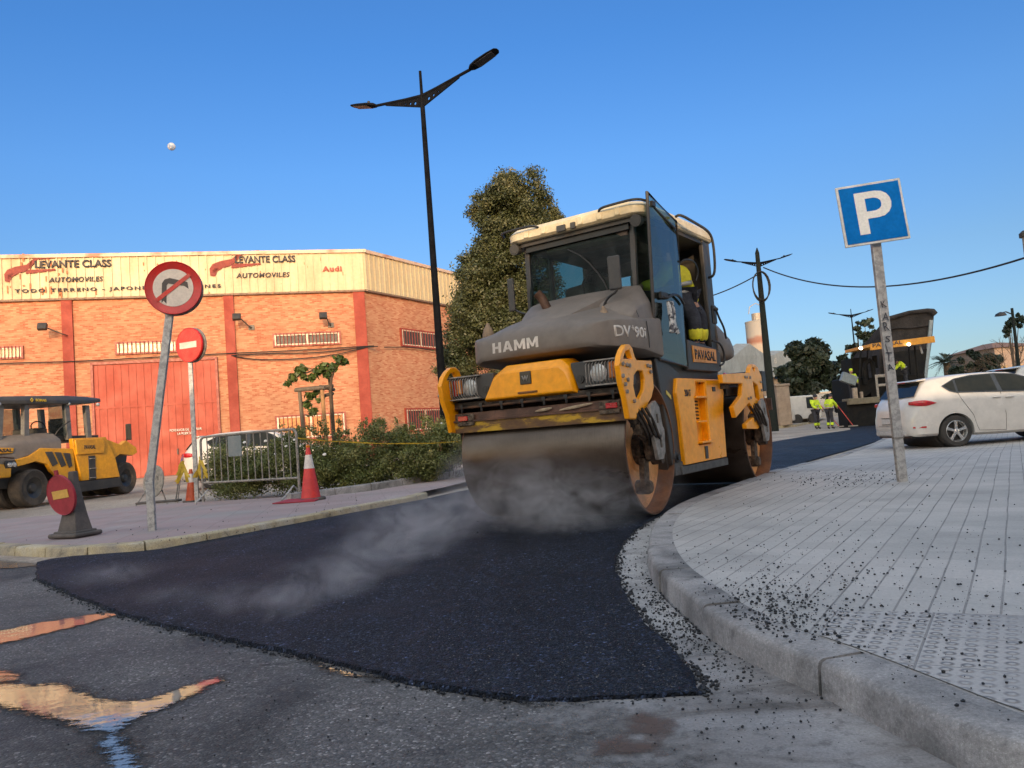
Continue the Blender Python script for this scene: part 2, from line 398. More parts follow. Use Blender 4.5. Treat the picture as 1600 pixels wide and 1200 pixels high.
# ================================================================ SETTING
def poly_at(P, t):
    L = [0]
    for a, b in zip(P, P[1:]): L.append(L[-1]+(b-a).length)
    s = t*L[-1]
    for i in range(len(P)-1):
        if s <= L[i+1] or i == len(P)-2: return P[i].lerp(P[i+1], (s-L[i])/max(1e-9, L[i+1]-L[i]))
def smooth(P, it=2):
    for _ in range(it):
        Q = [P[0]]
        for a, b in zip(P, P[1:]): Q += [a.lerp(b, .25), a.lerp(b, .75)]
        Q.append(P[-1]); P = Q
    return P
def V2(p): return Vector((p[0], p[1], 0))
def asphalt(name, base, base2, light, agg, rough, bstr, patch_scale, speck=.25, bd=.006):
    m, t, bs = nt(name)
    tc = t.nodes.new('ShaderNodeTexCoord'); P = tc.outputs['Object']
    n = noise(t, patch_scale, 8, .62, vec=P, dist=.6); r = ramp(t, n.outputs[0], [(.32, base2), (.5, base), (.68, light)])
    v = t.nodes.new('ShaderNodeTexVoronoi'); v.inputs['Scale'].default_value = agg; t.links.new(P, v.inputs['Vector'])
    sr = t.nodes.new('ShaderNodeSeparateColor'); t.links.new(v.outputs['Color'], sr.inputs[0])
    k = ramp(t, sr.outputs[0], [(0, 1-speck), (.7, 1.0), (.93, 1+speck), (1, 1+speck*5)])
    n3 = noise(t, agg*.22, 4, .7, vec=P); k3 = ramp(t, n3.outputs[0], [(.3, .7), (.7, 1.25)])
    c = mixc(t, 1, r.outputs[0], k.outputs[0], 'MULTIPLY'); c = mixc(t, 1, c, k3.outputs[0], 'MULTIPLY')
    t.links.new(c, bs.inputs['Base Color'])
    rr = ramp(t, n.outputs[0], [(.3, rough-.1), (.7, rough+.15)]); t.links.new(rr.outputs[0], bs.inputs['Roughness'])
    h = mth(t, 'SUBTRACT', mth(t, 'MULTIPLY', n3.outputs[0], .8), mth(t, 'MULTIPLY', v.outputs['Distance'], .9))
    bumpn(t, h, bstr, bd, bs); return m, t, bs, c
road_m, t_, b_, c_ = asphalt('old_asphalt', (.115, .105, .100), (.05, .046, .047), (.19, .175, .165), 120, .7, .8, .55, .42)
fresh_m, t_, b_, c_ = asphalt('fresh_asphalt', (.0080, .0108, .0195), (.0045, .0065, .012), (.016, .0195, .031), 105, .6, 1.0, .9, .75, .012); b_.inputs['Specular IOR Level'].default_value = .22
sn = noise(t_, 1.0, 6, .65, stretch=(3.0, .35, 1)); sn.inputs['Scale'].default_value = 1.3
mp_ = [n for n in t_.nodes if n.bl_idname == 'ShaderNodeMapping'][-1]; mp_.inputs['Rotation'].default_value = (0, 0, R_(33)); sr_ = ramp(t_, sn.outputs[0], [(.30, .60), (.48, 1.0), (.62, 1.35), (.74, 2.1)])
vs_ = t_.nodes.new('ShaderNodeTexVoronoi'); vs_.inputs['Scale'].default_value = 70; tcc = t_.nodes.new('ShaderNodeTexCoord'); t_.links.new(tcc.outputs['Object'], vs_.inputs['Vector']); sep_ = t_.nodes.new('ShaderNodeSeparateColor'); t_.links.new(vs_.outputs['Color'], sep_.inputs[0]); sk_ = ramp(t_, sep_.outputs[1], [(0, .55), (.55, .9), (.86, 1.5), (.97, 3.2), (1, 6.0)])
t_.links.new(mixc(t_, 1, mixc(t_, 1, c_, sr_.outputs[0], 'MULTIPLY'), sk_.outputs[0], 'MULTIPLY'), b_.inputs['Base Color'])
conc_m, t_, b_, c_ = asphalt('gutter_concrete', (.36, .345, .335), (.20, .19, .185), (.46, .44, .42), 300, .8, .5, 2.6, .10, .003)
dust_m, t_, b_, c_ = asphalt('dusty_ground', (.34, .28, .225), (.22, .18, .145), (.43, .36, .29), 60, .85, .4, .35, .1)
kerb_m, t_, b_, c_ = asphalt('kerb_concrete', (.31, .29, .28), (.11, .105, .10), (.42, .39, .37), 420, .8, .35, 1.9, .08, .002)
kerby_m, t_, b_, c_ = asphalt('kerb_ochre', (.44, .36, .22), (.26, .23, .19), (.50, .46, .38), 380, .8, .35, 1.8, .08, .002)
def pave_mat(name, ang, period, cross, base, base2, depth=.55, pinkish=(.33, .24, .23)):
    m, t, bs = nt(name)
    tc = t.nodes.new('ShaderNodeTexCoord'); P = tc.outputs['Object']
    sx = t.nodes.new('ShaderNodeSeparateXYZ'); t.links.new(P, sx.inputs[0])
    wob = noise(t, 1.1, 3, .5, vec=P); w = mth(t, 'MULTIPLY', mth(t, 'SUBTRACT', wob.outputs[0], .5), .02)
    a = R_(ang)
    pc = mth(t, 'ADD', mth(t, 'ADD', mth(t, 'MULTIPLY', sx.outputs[0], math.cos(a)), mth(t, 'MULTIPLY', sx.outputs[1], math.sin(a))), w)
    qc = mth(t, 'ADD', mth(t, 'MULTIPLY', sx.outputs[0], -math.sin(a)), mth(t, 'MULTIPLY', sx.outputs[1], math.cos(a)))
    fp = mth(t, 'ABSOLUTE', mth(t, 'SUBTRACT', mth(t, 'FRACT', mth(t, 'DIVIDE', pc, period)), .5))      # .5 at joint
    fq = mth(t, 'ABSOLUTE', mth(t, 'SUBTRACT', mth(t, 'FRACT', mth(t, 'DIVIDE', qc, cross)), .5))
    jp = mth(t, 'SUBTRACT', fp, .5-.0042/period); jq = mth(t, 'MULTIPLY', mth(t, 'SUBTRACT', fq, .5-.0022/cross), 1.0)
    jm = ramp(t, mth(t, 'MULTIPLY', mth(t, 'MAXIMUM', jp, 0), 60), [(0, 0), (.25, 1)])
    jn = ramp(t, mth(t, 'MULTIPLY', mth(t, 'MAXIMUM', jq, 0), 90), [(0, 0), (.3, 1)])
    # per tile shade
    fl = t.nodes.new('ShaderNodeCombineXYZ'); t.links.new(mth(t, 'FLOOR', mth(t, 'DIVIDE', pc, period*2)), fl.inputs[0]); t.links.new(mth(t, 'FLOOR', mth(t, 'DIVIDE', qc, cross)), fl.inputs[1])
    wn = t.nodes.new('ShaderNodeTexWhiteNoise'); wn.noise_dimensions = '2D'; t.links.new(fl.outputs[0], wn.inputs['Vector'])
    n = noise(t, .9, 8, .62, vec=P, dist=.4); r = ramp(t, n.outputs[0], [(.3, base2), (.52, base), (.72, pinkish)])
    tv = ramp(t, wn.outputs['Value'], [(0, .9), (1, 1.06)])
    c = mixc(t, 1, r.outputs[0], tv.outputs[0], 'MULTIPLY')
    fn = noise(t, 90, 4, .7, vec=P); fr = ramp(t, fn.outputs[0], [(.3, .84), (.7, 1.1)]); c = mixc(t, 1, c, fr.outputs[0], 'MULTIPLY')
    dn = noise(t, 2.2, 6, .65, vec=P); dk = ramp(t, dn.outputs[0], [(.3, .25), (.65, .95)])
    jcol = (.11, .10, .095)
    c = mixc(t, mth(t, 'MULTIPLY', jm.outputs[0], mth(t, 'MULTIPLY', dk.outputs[0], .85)), c, jcol)
    c = mixc(t, mth(t, 'MULTIPLY', jn.outputs[0], mth(t, 'MULTIPLY', dk.outputs[0], .35)), c, jcol)
    t.links.new(c, bs.inputs['Base Color']); bs.inputs['Roughness'].default_value = .78
    h = mth(t, 'SUBTRACT', mth(t, 'MULTIPLY', fn.outputs[0], .35), mth(t, 'MAXIMUM', mth(t, 'MULTIPLY', jm.outputs[0], 1.2), mth(t, 'MULTIPLY', jn.outputs[0], .4)))
    bumpn(t, h, depth, .006, bs); return m, t, bs, P
pave_m, *_ = pave_mat('pavement_tiles', -33, .11, .22, (.45, .42, .39), (.32, .30, .28), pinkish=(.50, .455, .42))
pavel_m, *_ = pave_mat('pavement_pink', 12, .4, .4, (.34, .25, .24), (.30, .275, .26), .3, (.38, .33, .31))
def tact_mat():
    m, t, bs = nt('tactile_tiles'); tc = t.nodes.new('ShaderNodeTexCoord'); P = tc.outputs['Object']
    mp = t.nodes.new('ShaderNodeMapping'); mp.inputs['Rotation'].default_value = (0, 0, R_(33)); t.links.new(P, mp.inputs[0])
    sx = t.nodes.new('ShaderNodeSeparateXYZ'); t.links.new(mp.outputs[0], sx.inputs[0]); p = .052
    fx = mth(t, 'SUBTRACT', mth(t, 'FRACT', mth(t, 'DIVIDE', sx.outputs[0], p)), .5); fy = mth(t, 'SUBTRACT', mth(t, 'FRACT', mth(t, 'DIVIDE', sx.outputs[1], p)), .5)
    d = mth(t, 'SQRT', mth(t, 'ADD', mth(t, 'MULTIPLY', fx, fx), mth(t, 'MULTIPLY', fy, fy)))
    dome = ramp(t, d, [(.17, 1), (.30, 0)])
    gx = mth(t, 'ABSOLUTE', mth(t, 'SUBTRACT', mth(t, 'FRACT', mth(t, 'DIVIDE', sx.outputs[0], p*6)), .5)); gy = mth(t, 'ABSOLUTE', mth(t, 'SUBTRACT', mth(t, 'FRACT', mth(t, 'DIVIDE', sx.outputs[1], p*6)), .5))
    jt = ramp(t, mth(t, 'MAXIMUM', gx, gy), [(.488, 0), (.495, 1)])
    n = noise(t, 1.3, 8, .62, vec=P); r = ramp(t, n.outputs[0], [(.3, (.31, .29, .28)), (.52, (.42, .39, .37)), (.7, (.49, .45, .42))])
    fn = noise(t, 90, 4, .7, vec=P); fr = ramp(t, fn.outputs[0], [(.3, .82), (.7, 1.12)]); c = mixc(t, 1, r.outputs[0], fr.outputs[0], 'MULTIPLY')
    wear = noise(t, 2.6, 4, .6, vec=P); wr = ramp(t, wear.outputs[0], [(.35, .15), (.6, 1)])
    ring = ramp(t, d, [(.12, .1), (.24, 1), (.33, .9), (.42, 0)])
    c = mixc(t, mth(t, 'MULTIPLY', mth(t, 'MULTIPLY', ring.outputs[0], wr.outputs[0]), .8), c, (.14, .13, .13))
    c = mixc(t, mth(t, 'MULTIPLY', jt.outputs[0], .4), c, (.12, .11, .11)); t.links.new(c, bs.inputs['Base Color']); bs.inputs['Roughness'].default_value = .75
    h = mth(t, 'SUBTRACT', mth(t, 'ADD', mth(t, 'MULTIPLY', mth(t, 'MULTIPLY', dome.outputs[0], wr.outputs[0]), 1.0), mth(t, 'MULTIPLY', fn.outputs[0], .25)), mth(t, 'MULTIPLY', jt.outputs[0], .6))
    bumpn(t, h, 1.0, .008, bs); return m
tact_m = tact_mat()

def coons(near, far, left, right, nx, ny, h, jit=0, name='sheet', mat=None, kind='structure', skirt=0):
    near, far, left, right = [[V2(p) for p in q] for q in (near, far, left, right)]
    rows = []; g = random.Random(3)
    c00, c10, c01, c11 = near[0], near[-1], far[0], far[-1]
    for j in range(ny+1):
        t = (j/ny)**1.6; row = []
        for i in range(nx+1):
            s = i/nx
            P = poly_at(near, s)*(1-t)+poly_at(far, s)*t+poly_at(left, t)*(1-s)+poly_at(right, t)*s-(c00*(1-s)*(1-t)+c10*s*(1-t)+c01*(1-s)*t+c11*s*t)
            if jit and (i in (0, nx) or j == 0): P = P + Vector((g.uniform(-jit, jit), g.uniform(-jit, jit), 0))
            row.append(Vector((P.x, P.y, gz(P.x, P.y)+h)))
        rows.append(row)
    mb = MB(); mb.sheet(rows)
    if skirt:
        loop = rows[0] + [r[-1] for r in rows[1:]] + rows[-1][::-1][1:] + [r[0] for r in rows[::-1][1:-1]]
        cx = sum((p.x for p in loop))/len(loop); cy = sum((p.y for p in loop))/len(loop)
        low = []
        for k, p in enumerate(loop):
            a, b = loop[k-1], loop[(k+1) % len(loop)]; d = (b-a); d.z = 0; d.normalize()
            out = Vector((d.y, -d.x, 0)); low.append(Vector((p.x, p.y, gz(p.x, p.y)-.01)) + out*(h*g.uniform(.3, 1.0)))
        mb.sheet([loop+[loop[0]], low+[low[0]]])
    o = mb.obj(name, mat, smooth=True, auto=50); tag(o, kind=kind); return o

rt = road_m.node_tree; rb = rt.nodes['Principled BSDF']; rc = rb.inputs['Base Color'].links[0].from_socket
g1_ = noise(rt, .8, 6, .6, dist=.8); q1_ = ramp(rt, g1_.outputs[0], [(.36, .45), (.48, .9), (.6, 1.15), (.75, 1.4)]); g2_ = noise(rt, 5.5, 7, .7, stretch=(.45, 1.6, 1)); q2_ = ramp(rt, g2_.outputs[0], [(.30, .45), (.42, .95), (.60, 1.0), (.72, 1.7)])
g3_ = noise(rt, 26, 4, .7, stretch=(.5, 1.4, 1)); q3_ = ramp(rt, g3_.outputs[0], [(.30, .55), (.42, 1), (.66, 1), (.76, 2.1)])
rt.links.new(mixc(rt, 1, mixc(rt, 1, mixc(rt, 1, rc, q1_.outputs[0], 'MULTIPLY'), q2_.outputs[0], 'MULTIPLY'), q3_.outputs[0], 'MULTIPLY'), rb.inputs['Base Color'])
for gm_ in (conc_m, kerb_m, kerby_m):
    rt = gm_.node_tree; rb = rt.nodes['Principled BSDF']; rc = rb.inputs['Base Color'].links[0].from_socket
    g1_ = noise(rt, 7, 6, .7, dist=.5); q1_ = ramp(rt, g1_.outputs[0], [(.30, .5), (.45, .95), (.62, 1.05), (.75, 1.2)]); rt.links.new(mixc(rt, 1, rc, q1_.outputs[0], 'MULTIPLY'), rb.inputs['Base Color'])
# ground: one sheet to the horizon
xs = [-900, -300, -120, -60, -30] + [-20+i*1.0 for i in range(50)] + [32, 40, 60, 120, 300, 900]
ys = [-80, -30, -10] + [-5+i*1.0 for i in range(32)] + [30, 40, 60, 100, 200, 500, 1500, 3000]
mb = MB(); mb.sheet([[Vector((x, y, gz(x, y)-.012)) for x in xs] for y in ys]); tag(mb.obj('ground', dust_m, smooth=True), kind='structure')
# old road surface
mb = MB()
xs2 = [-40, -20] + [-12+i for i in range(40)] + [40]; ys2 = [-12+i for i in range(20)]
mb.sheet([[Vector((x, y, gz(x, y))) for x in xs2] for y in ys2 if y < 9]); tag(mb.obj('road', road_m, smooth=True), kind='structure')

pw = lambda L, h=0: [gnd(u, v, h) for u, v in L]
# fresh asphalt mat
FH = .020
nearE = pw([(58, 905), (120, 935), (190, 962), (270, 984), (350, 1002), (430, 1018), (520, 1040), (640, 1070), (760, 1092), (870, 1103), (960, 1098), (1040, 1094), (1098, 1092)])
rightE = pw([(1098, 1090), (1070, 1042), (1020, 995), (985, 945), (965, 905), (961, 885), (968, 858), (985, 836), (1020, 812), (1070, 790), (1130, 768), (1190, 748), (1260, 722), (1375, 689)])
rightE = rightE[:1]+rightE[1:]+[Vector((16.5, 34, 0)), Vector((22, 46, 0)), Vector((30, 62, 0))]
leftE = pw([(58, 905), (58, 880), (100, 873), (240, 863), (450, 823), (600, 794), (668, 781), (715, 770)])+[Vector((1.5, 15.0, 0)), gnd(1190, 694), gnd(1260, 682), gnd(1330, 672), Vector((25, 58, 0))]
farE = [leftE[-1], rightE[-1]]
coons(nearE, farE, leftE, rightE, 90, 120, FH, .012, 'fresh_asphalt', fresh_m, skirt=1)

# right kerb, gutter, pavement
kb = [Vector((5.2, -2.2, 0)), Vector((3.2, -.3, 0)), Vector((2.05, .85, 0))] + pw([(1600, 1255), (1492, 1200), (1440, 1172), (1348, 1124), (1280, 1088), (1188, 1048), (1120, 1008), (1072, 968), (1024, 920), (1012, 876), (1020, 842)]) + [gnd(1050, 812), gnd(1096, 790), gnd(1180, 762), gnd(1280, 728), gnd(1375, 697)] + [Vector((17.2, 34, 0)), Vector((23, 46, 0)), Vector((31, 62, 0))]
kb = smooth(kb, 2)
def offs(P, d):
    out = []
    for k, p in enumerate(P):
        a, b = P[max(k-1, 0)], P[min(k+1, len(P)-1)]; t = (b-a); t.z = 0; t.normalize(); n = Vector((t.y, -t.x, 0)); q = p+n*d; out.append(Vector((q.x, q.y, 0)))
    return out
def resample(P, step, growth=1.0, smax=3):
    Q = [P[0]]; acc = 0
    L = [0]
    for a, b in zip(P, P[1:]): L.append(L[-1]+(b-a).length)
    s = 0; tot = L[-1]
    while s < tot:
        st = step
        s += st; 
        if s >= tot: break
        Q.append(poly_at(P, s/tot))
    Q.append(P[-1]); return Q
KW = .16
def kerb_run(pts, side, h, mat, name, stone=.8, w=KW, joint=.016):
    """kerb stones as one setting mesh: face line pts, body on the side given"""
    P = resample(pts, .1); mb = MB(); g = random.Random(8); n = max(1, int(round(stone/.1)))
    for s in range(0, len(P)-1, n):
        seg = P[s:s+n+1]
        if len(seg) < 2: break
        dz = g.uniform(-.006, .006); sh = g.uniform(-.006, .006)
        inner = offs(seg, side*w)
        secs = []
        for k, (a, b) in enumerate(zip(seg, inner)):
            tdir = (seg[min(k+1, len(seg)-1)]-seg[max(k-1, 0)]); tdir.z = 0; tdir.normalize()
            e = joint/2 if k == 0 else (-joint/2 if k == len(seg)-1 else 0)
            a = a + tdir*e; b = b + tdir*e; nn = (b-a).normalized(); z0 = gz(a.x, a.y); a = a+nn*sh
            H = h+dz
            secs.append([Vector((*(a-nn*.012).xy, z0-.1)), Vector((*(a).xy, z0+H-.022)), Vector((*(a+nn*.007).xy, z0+H-.007)), Vector((*(a+nn*.022).xy, z0+H)), Vector((*b.xy, z0+H)), Vector((*b.xy, z0-.1))])
        mb.loft(secs)
    o = mb.obj(name, mat, smooth=True, auto=40); return tag(o, kind='structure')
kerb_run(kb, 1, .121, kerb_m, 'kerb')
inner = offs(kb, KW-.002)
# pavement behind the kerb: a fan of rows running away from the kerb
IR = resample(inner, .25); rows = []
xsteps = [0, .15, .3, .5, .8, 1.2, 1.8, 2.6, 3.6, 5, 7, 10, 14, 20, 30, 60]
for p in IR: rows.append([Vector((p.x+d, p.y, gz(p.x+d, p.y)+.116)) for d in xsteps])
mb = MB(); mb.sheet(rows); tag(mb.obj('pavement', pave_m, smooth=True), kind='structure')
tp = pw([(1228, 988), (1300, 955), (1600, 962), (1760, 975)], .116)
tq = offs(kb, KW+.004)
near_side = [p for p in tq if p.y < gnd(1228, 988, .13).y+.02 and p.y > 1.0]
near_side.sort(key=lambda p: -p.y)
mb = MB(); rows = []
for k in range(13):
    a = poly_at([V2(p) for p in near_side], k/12); b = poly_at([V2(tp[1]), V2(tp[2]), V2(tp[3]), Vector((4.5, 1.0, 0))], k/12)
    rows.append([Vector((*(a.lerp(b, i/6)).xy, .120)) for i in range(7)])
mb.sheet(rows); tag(mb.obj('tactile_paving', tact_m), kind='structure')
# gutter strip between fresh mat and kerb, widening to worn concrete in the near corner
g1 = offs(kb, -.01); g0 = offs(kb, -.42); ra = [i for i, p in enumerate(kb) if -1.5 < p.y < 17]
mb = MB(); rows = []; gr = random.Random(4)
for i in ra:
    rows.append([Vector((*(g0[i].lerp(g1[i], k/5)).xy, gz(g0[i].x, g0[i].y)+.006)) + (Vector((gr.uniform(-.03, .03), gr.uniform(-.03, .03), 0)) if k == 0 else Vector()) for k in range(6)])
mb.sheet(rows); tag(mb.obj('gutter', conc_m), kind='structure')
# left pavement
kl = pw([(-260, 850), (-120, 858), (0, 866), (100, 870), (240, 863), (450, 823), (600, 793), (655, 783), (668, 778)])
kl = smooth([V2(p) for p in kl], 1)
kl = [Vector((kl[0].x-8, kl[0].y-.3, 0))]+kl
kerb_run(kl, -1, .088, kerby_m, 'kerb', stone=.6)
kli = offs(kl, -(KW+.006))
fr = kli+[gnd(700, 768), gnd(760, 752), Vector((1.8, 17.5, 0))]
bk = [Vector((kl[0].x-2, 17, 0))]+pw([(0, 812), (100, 803), (215, 790), (330, 783), (560, 770), (640, 757), (700, 748)], .082)+[Vector((1.5, 20, 0))]
mb = MB(); rows = []
for k in range(61):
    a = poly_at([V2(p) for p in fr], k/60); b = poly_at([V2(p) for p in bk], k/60)
    rows.append([Vector((*(a.lerp(b, i/8)).xy, .082)) for i in range(9)])
mb.sheet(rows); tag(mb.obj('pavement', pavel_m, smooth=True), kind='structure')
# kerb of the planting bed
kerb_run(smooth([V2(p) for p in pw([(455, 782), (540, 771), (620, 759), (700, 747), (760, 735)], .082)], 1), -1, .19, kerb_m, 'kerb', stone=.8, w=.13)
# far pavement on the left side of the street, beyond the machine
mb = MB(); a = [gnd(1190, 672), gnd(1245, 666), gnd(1320, 656.5)]; rows = []
for p in [Vector((1.0, 24, 0)), a[0], a[1], Vector((24, 62, 0)), Vector((34, 84, 0))]:
    rows.append([Vector((p.x-d, p.y+d*.35, gz(p.x, p.y)+.12)) for d in (0, .5, 2, 6, 14)])
mb.sheet(rows); tag(mb.obj('pavement', dust_m), kind='structure')
kerb_run([V2(Vector((1.0, 24, 0))), V2(a[0]), V2(a[1]), Vector((24, 62, 0))], -1, .13, kerby_m, 'kerb', stone=1.5, w=.25)

# puddles (still water reflecting the warehouse and sky)
pm, t, bs = nt('puddle_water')
gl = t.nodes.new('ShaderNodeBsdfGlossy'); gl.inputs['Roughness'].default_value = .045; gl.inputs[0].default_value = (.92, .92, .92, 1)
df = t.nodes.new('ShaderNodeBsdfDiffuse'); df.inputs[0].default_value = (.20, .175, .155, 1)
nn_ = noise(t, 9, 3, .5, stretch=(1, 1, 1)); bb = t.nodes.new('ShaderNodeBump'); bb.inputs['Strength'].default_value = .07; bb.inputs['Distance'].default_value = .01; t.links.new(nn_.outputs[0], bb.inputs['Height']); t.links.new(bb.outputs[0], gl.inputs['Normal'])
lw = t.nodes.new('ShaderNodeFresnel'); lw.inputs['IOR'].default_value = 2.6
mx = t.nodes.new('ShaderNodeMixShader'); t.links.new(lw.outputs[0], mx.inputs[0]); t.links.new(df.outputs[0], mx.inputs[1]); t.links.new(gl.outputs[0], mx.inputs[2])
tr = t.nodes.new('ShaderNodeBsdfTransparent'); na = noise(t, 13, 10, .80, stretch=(.55, 2.2, 1)); ae = t.nodes.new('ShaderNodeAttribute'); ae.attribute_name = 'edge'; nf_ = noise(t, 95, 3, .6)
fld = mth(t, 'ADD', mth(t, 'ADD', mth(t, 'MULTIPLY', ae.outputs['Fac'], .22), mth(t, 'MULTIPLY', na.outputs[0], .85)), mth(t, 'MULTIPLY', nf_.outputs[0], .22)); al = ramp(t, fld, [(.525, 0), (.585, 1)]); wet = ramp(t, fld, [(.40, 0), (.56, .55)])
wb = t.nodes.new('ShaderNodeBsdfDiffuse'); wb.inputs[0].default_value = (.035, .030, .028, 1); mw = t.nodes.new('ShaderNodeMixShader'); t.links.new(wet.outputs[0], mw.inputs[0]); t.links.new(tr.outputs[0], mw.inputs[1]); t.links.new(wb.outputs[0], mw.inputs[2])
m2 = t.nodes.new('ShaderNodeMixShader'); t.links.new(al.outputs[0], m2.inputs[0]); t.links.new(mw.outputs[0], m2.inputs[1]); t.links.new(mx.outputs[0], m2.inputs[2])
t.links.new(m2.outputs[0], t.nodes['Material Output'].inputs[0])
pud = [[(-60, 1003), (0, 987), (60, 974), (120, 965), (165, 958), (188, 960), (150, 971), (100, 984), (40, 998), (-60, 1020)],
       [(-60, 1072), (0, 1070), (45, 1072), (90, 1070), (120, 1080), (160, 1096), (200, 1100), (250, 1090), (300, 1072), (345, 1058), (340, 1068), (290, 1092), (240, 1112), (205, 1125), (190, 1140), (188, 1165), (205, 1180), (212, 1215), (180, 1215), (172, 1180), (160, 1165), (170, 1145), (140, 1140), (100, 1128), (50, 1115), (0, 1104), (-60, 1100)],
       [(-40, 1045), (0, 1050), (22, 1055), (28, 1062), (0, 1068), (-40, 1068)],
       [(487, 1030), (520, 1036), (560, 1045), (597, 1056), (590, 1062), (550, 1056), (510, 1046)],
       [(-60, 878), (0, 876), (45, 880), (60, 884), (20, 888), (-60, 890)]]
def sdist(p, poly):
    best = 1e9; ins = False
    for k in range(len(poly)):
        a, b = poly[k-1], poly[k]; ab = b-a; tt = max(0, min(1, (p-a).dot(ab)/max(1e-9, ab.dot(ab)))); best = min(best, (p-a-ab*tt).length)
        if (a.y > p.y) != (b.y > p.y) and p.x < (b.x-a.x)*(p.y-a.y)/(b.y-a.y)+a.x: ins = not ins
    return best if ins else -best
for q in pud:
    W_ = [Vector(p.xy) for p in pw(q)]; m_ = .10
    x0, x1 = min(p.x for p in W_)-m_, max(p.x for p in W_)+m_; y0, y1 = min(p.y for p in W_)-m_, max(p.y for p in W_)+m_
    nx = int((x1-x0)/.022)+2; ny = int((y1-y0)/.022)+2; rows = []; val = []
    for j in range(ny+1):
        rows.append([Vector((x0+(x1-x0)*i/nx, y0+(y1-y0)*j/ny, .004)) for i in range(nx+1)])
        val += [max(-1, min(1, sdist(Vector(p.xy), W_)/.07)) for p in rows[-1]]
    mb = MB(); mb.sheet(rows); o = mb.obj('puddle', pm); tag(o, kind='structure')
    a_ = o.data.attributes.new('edge', 'FLOAT', 'POINT'); a_.data.foreach_set('value', val)
# brown silt stain at the near edge
sm, t, bs = nt('wet_silt'); bs.inputs['Base Color'].default_value = (.12, .075, .052, 1); bs.inputs['Roughness'].default_value = .5
tr = t.nodes.new('ShaderNodeBsdfTransparent'); na = noise(t, 5.5, 8, .68); ae = t.nodes.new('ShaderNodeAttribute'); ae.attribute_name = 'edge'; al = ramp(t, mth(t, 'ADD', mth(t, 'MULTIPLY', ae.outputs['Fac'], .3), na.outputs[0]), [(.72, 0), (.86, .8)])
m2 = t.nodes.new('ShaderNodeMixShader'); t.links.new(al.outputs[0], m2.inputs[0]); t.links.new(tr.outputs[0], m2.inputs[1]); t.links.new(bs.outputs[0], m2.inputs[2]); t.links.new(m2.outputs[0], t.nodes['Material Output'].inputs[0])
W_ = pw([(930, 1105), (1060, 1098), (1110, 1105), (1090, 1150), (1060, 1210), (900, 1210), (880, 1180), (960, 1150)])
cc_ = sum(W_, Vector())/len(W_); mb = MB(); rows = [[Vector((p.x, p.y, .012)).lerp(Vector((cc_.x, cc_.y, .012)), k/4*.999) for p in W_+[W_[0]]] for k in range(5)]; mb.sheet(rows); o = mb.obj('silt_stain', sm); tag(o, kind='structure')
a_ = o.data.attributes.new('edge', 'FLOAT', 'POINT'); a_.data.foreach_set('value', [min(1, k/2) for k in range(5) for _ in rows[0]])
# worn concrete patch spreading from the gutter into the near corner
cm, t, bs = nt('worn_concrete')
tcx = t.nodes.new('ShaderNodeTexCoord'); n1 = noise(t, 1.6, 8, .66, dist=.5); r1 = ramp(t, n1.outputs[0], [(.3, (.17, .16, .155)), (.55, (.27, .255, .25)), (.75, (.36, .34, .33))])
n2 = noise(t, 120, 3, .7); k2 = ramp(t, n2.outputs[0], [(.3, .75), (.7, 1.2)]); ws_ = noise(t, 2.4, 7, .7, stretch=(.5, 2.2, 1), dist=.6); wq_ = ramp(t, ws_.outputs[0], [(.32, (.42, .38, .34)), (.46, (.9, .88, .86)), (.6, (1.05, 1.05, 1.05)), (.74, (1.35, 1.35, 1.35))]); wd_ = noise(t, 14, 5, .7); we_ = ramp(t, wd_.outputs[0], [(.34, .6), (.46, 1), (.7, 1.1)])
t.links.new(mixc(t, 1, mixc(t, 1, mixc(t, 1, r1.outputs[0], k2.outputs[0], 'MULTIPLY'), wq_.outputs[0], 'MULTIPLY'), we_.outputs[0], 'MULTIPLY'), bs.inputs['Base Color']); bs.inputs['Roughness'].default_value = .8
bumpn(t, n2.outputs[0], .6, .006, bs)
at_ = t.nodes.new('ShaderNodeAttribute'); at_.attribute_name = 'edge'
n3 = noise(t, 4, 8, .72); al = ramp(t, mth(t, 'ADD', mth(t, 'MULTIPLY', at_.outputs['Fac'], .62), mth(t, 'MULTIPLY', n3.outputs[0], .6)), [(.5, 0), (.66, 1)])
tr = t.nodes.new('ShaderNodeBsdfTransparent'); m2 = t.nodes.new('ShaderNodeMixShader'); t.links.new(al.outputs[0], m2.inputs[0]); t.links.new(tr.outputs[0], m2.inputs[1]); t.links.new(bs.outputs[0], m2.inputs[2]); t.links.new(m2.outputs[0], t.nodes['Material Output'].inputs[0])
rows = []; g0 = offs(kb, -1.3); ra = [i for i, p in enumerate(kb) if -1.5 < p.y < 3.0]
for i in ra: rows.append([Vector((*(g0[i].lerp(kb[i], k/6)).xy, .008)) for k in range(7)])
mb = MB(); mb.sheet(rows); o = mb.obj('worn_concrete', cm); tag(o, kind='structure')
a_ = o.data.attributes.new('edge', 'FLOAT', 'POINT'); vals = []
for i in range(len(ra)):
    for k in range(7): vals.append((k/6)*min(1, i*.5)*min(1, (len(ra)-1-i)*.5))
a_.data.foreach_set('value', [v for v in vals])

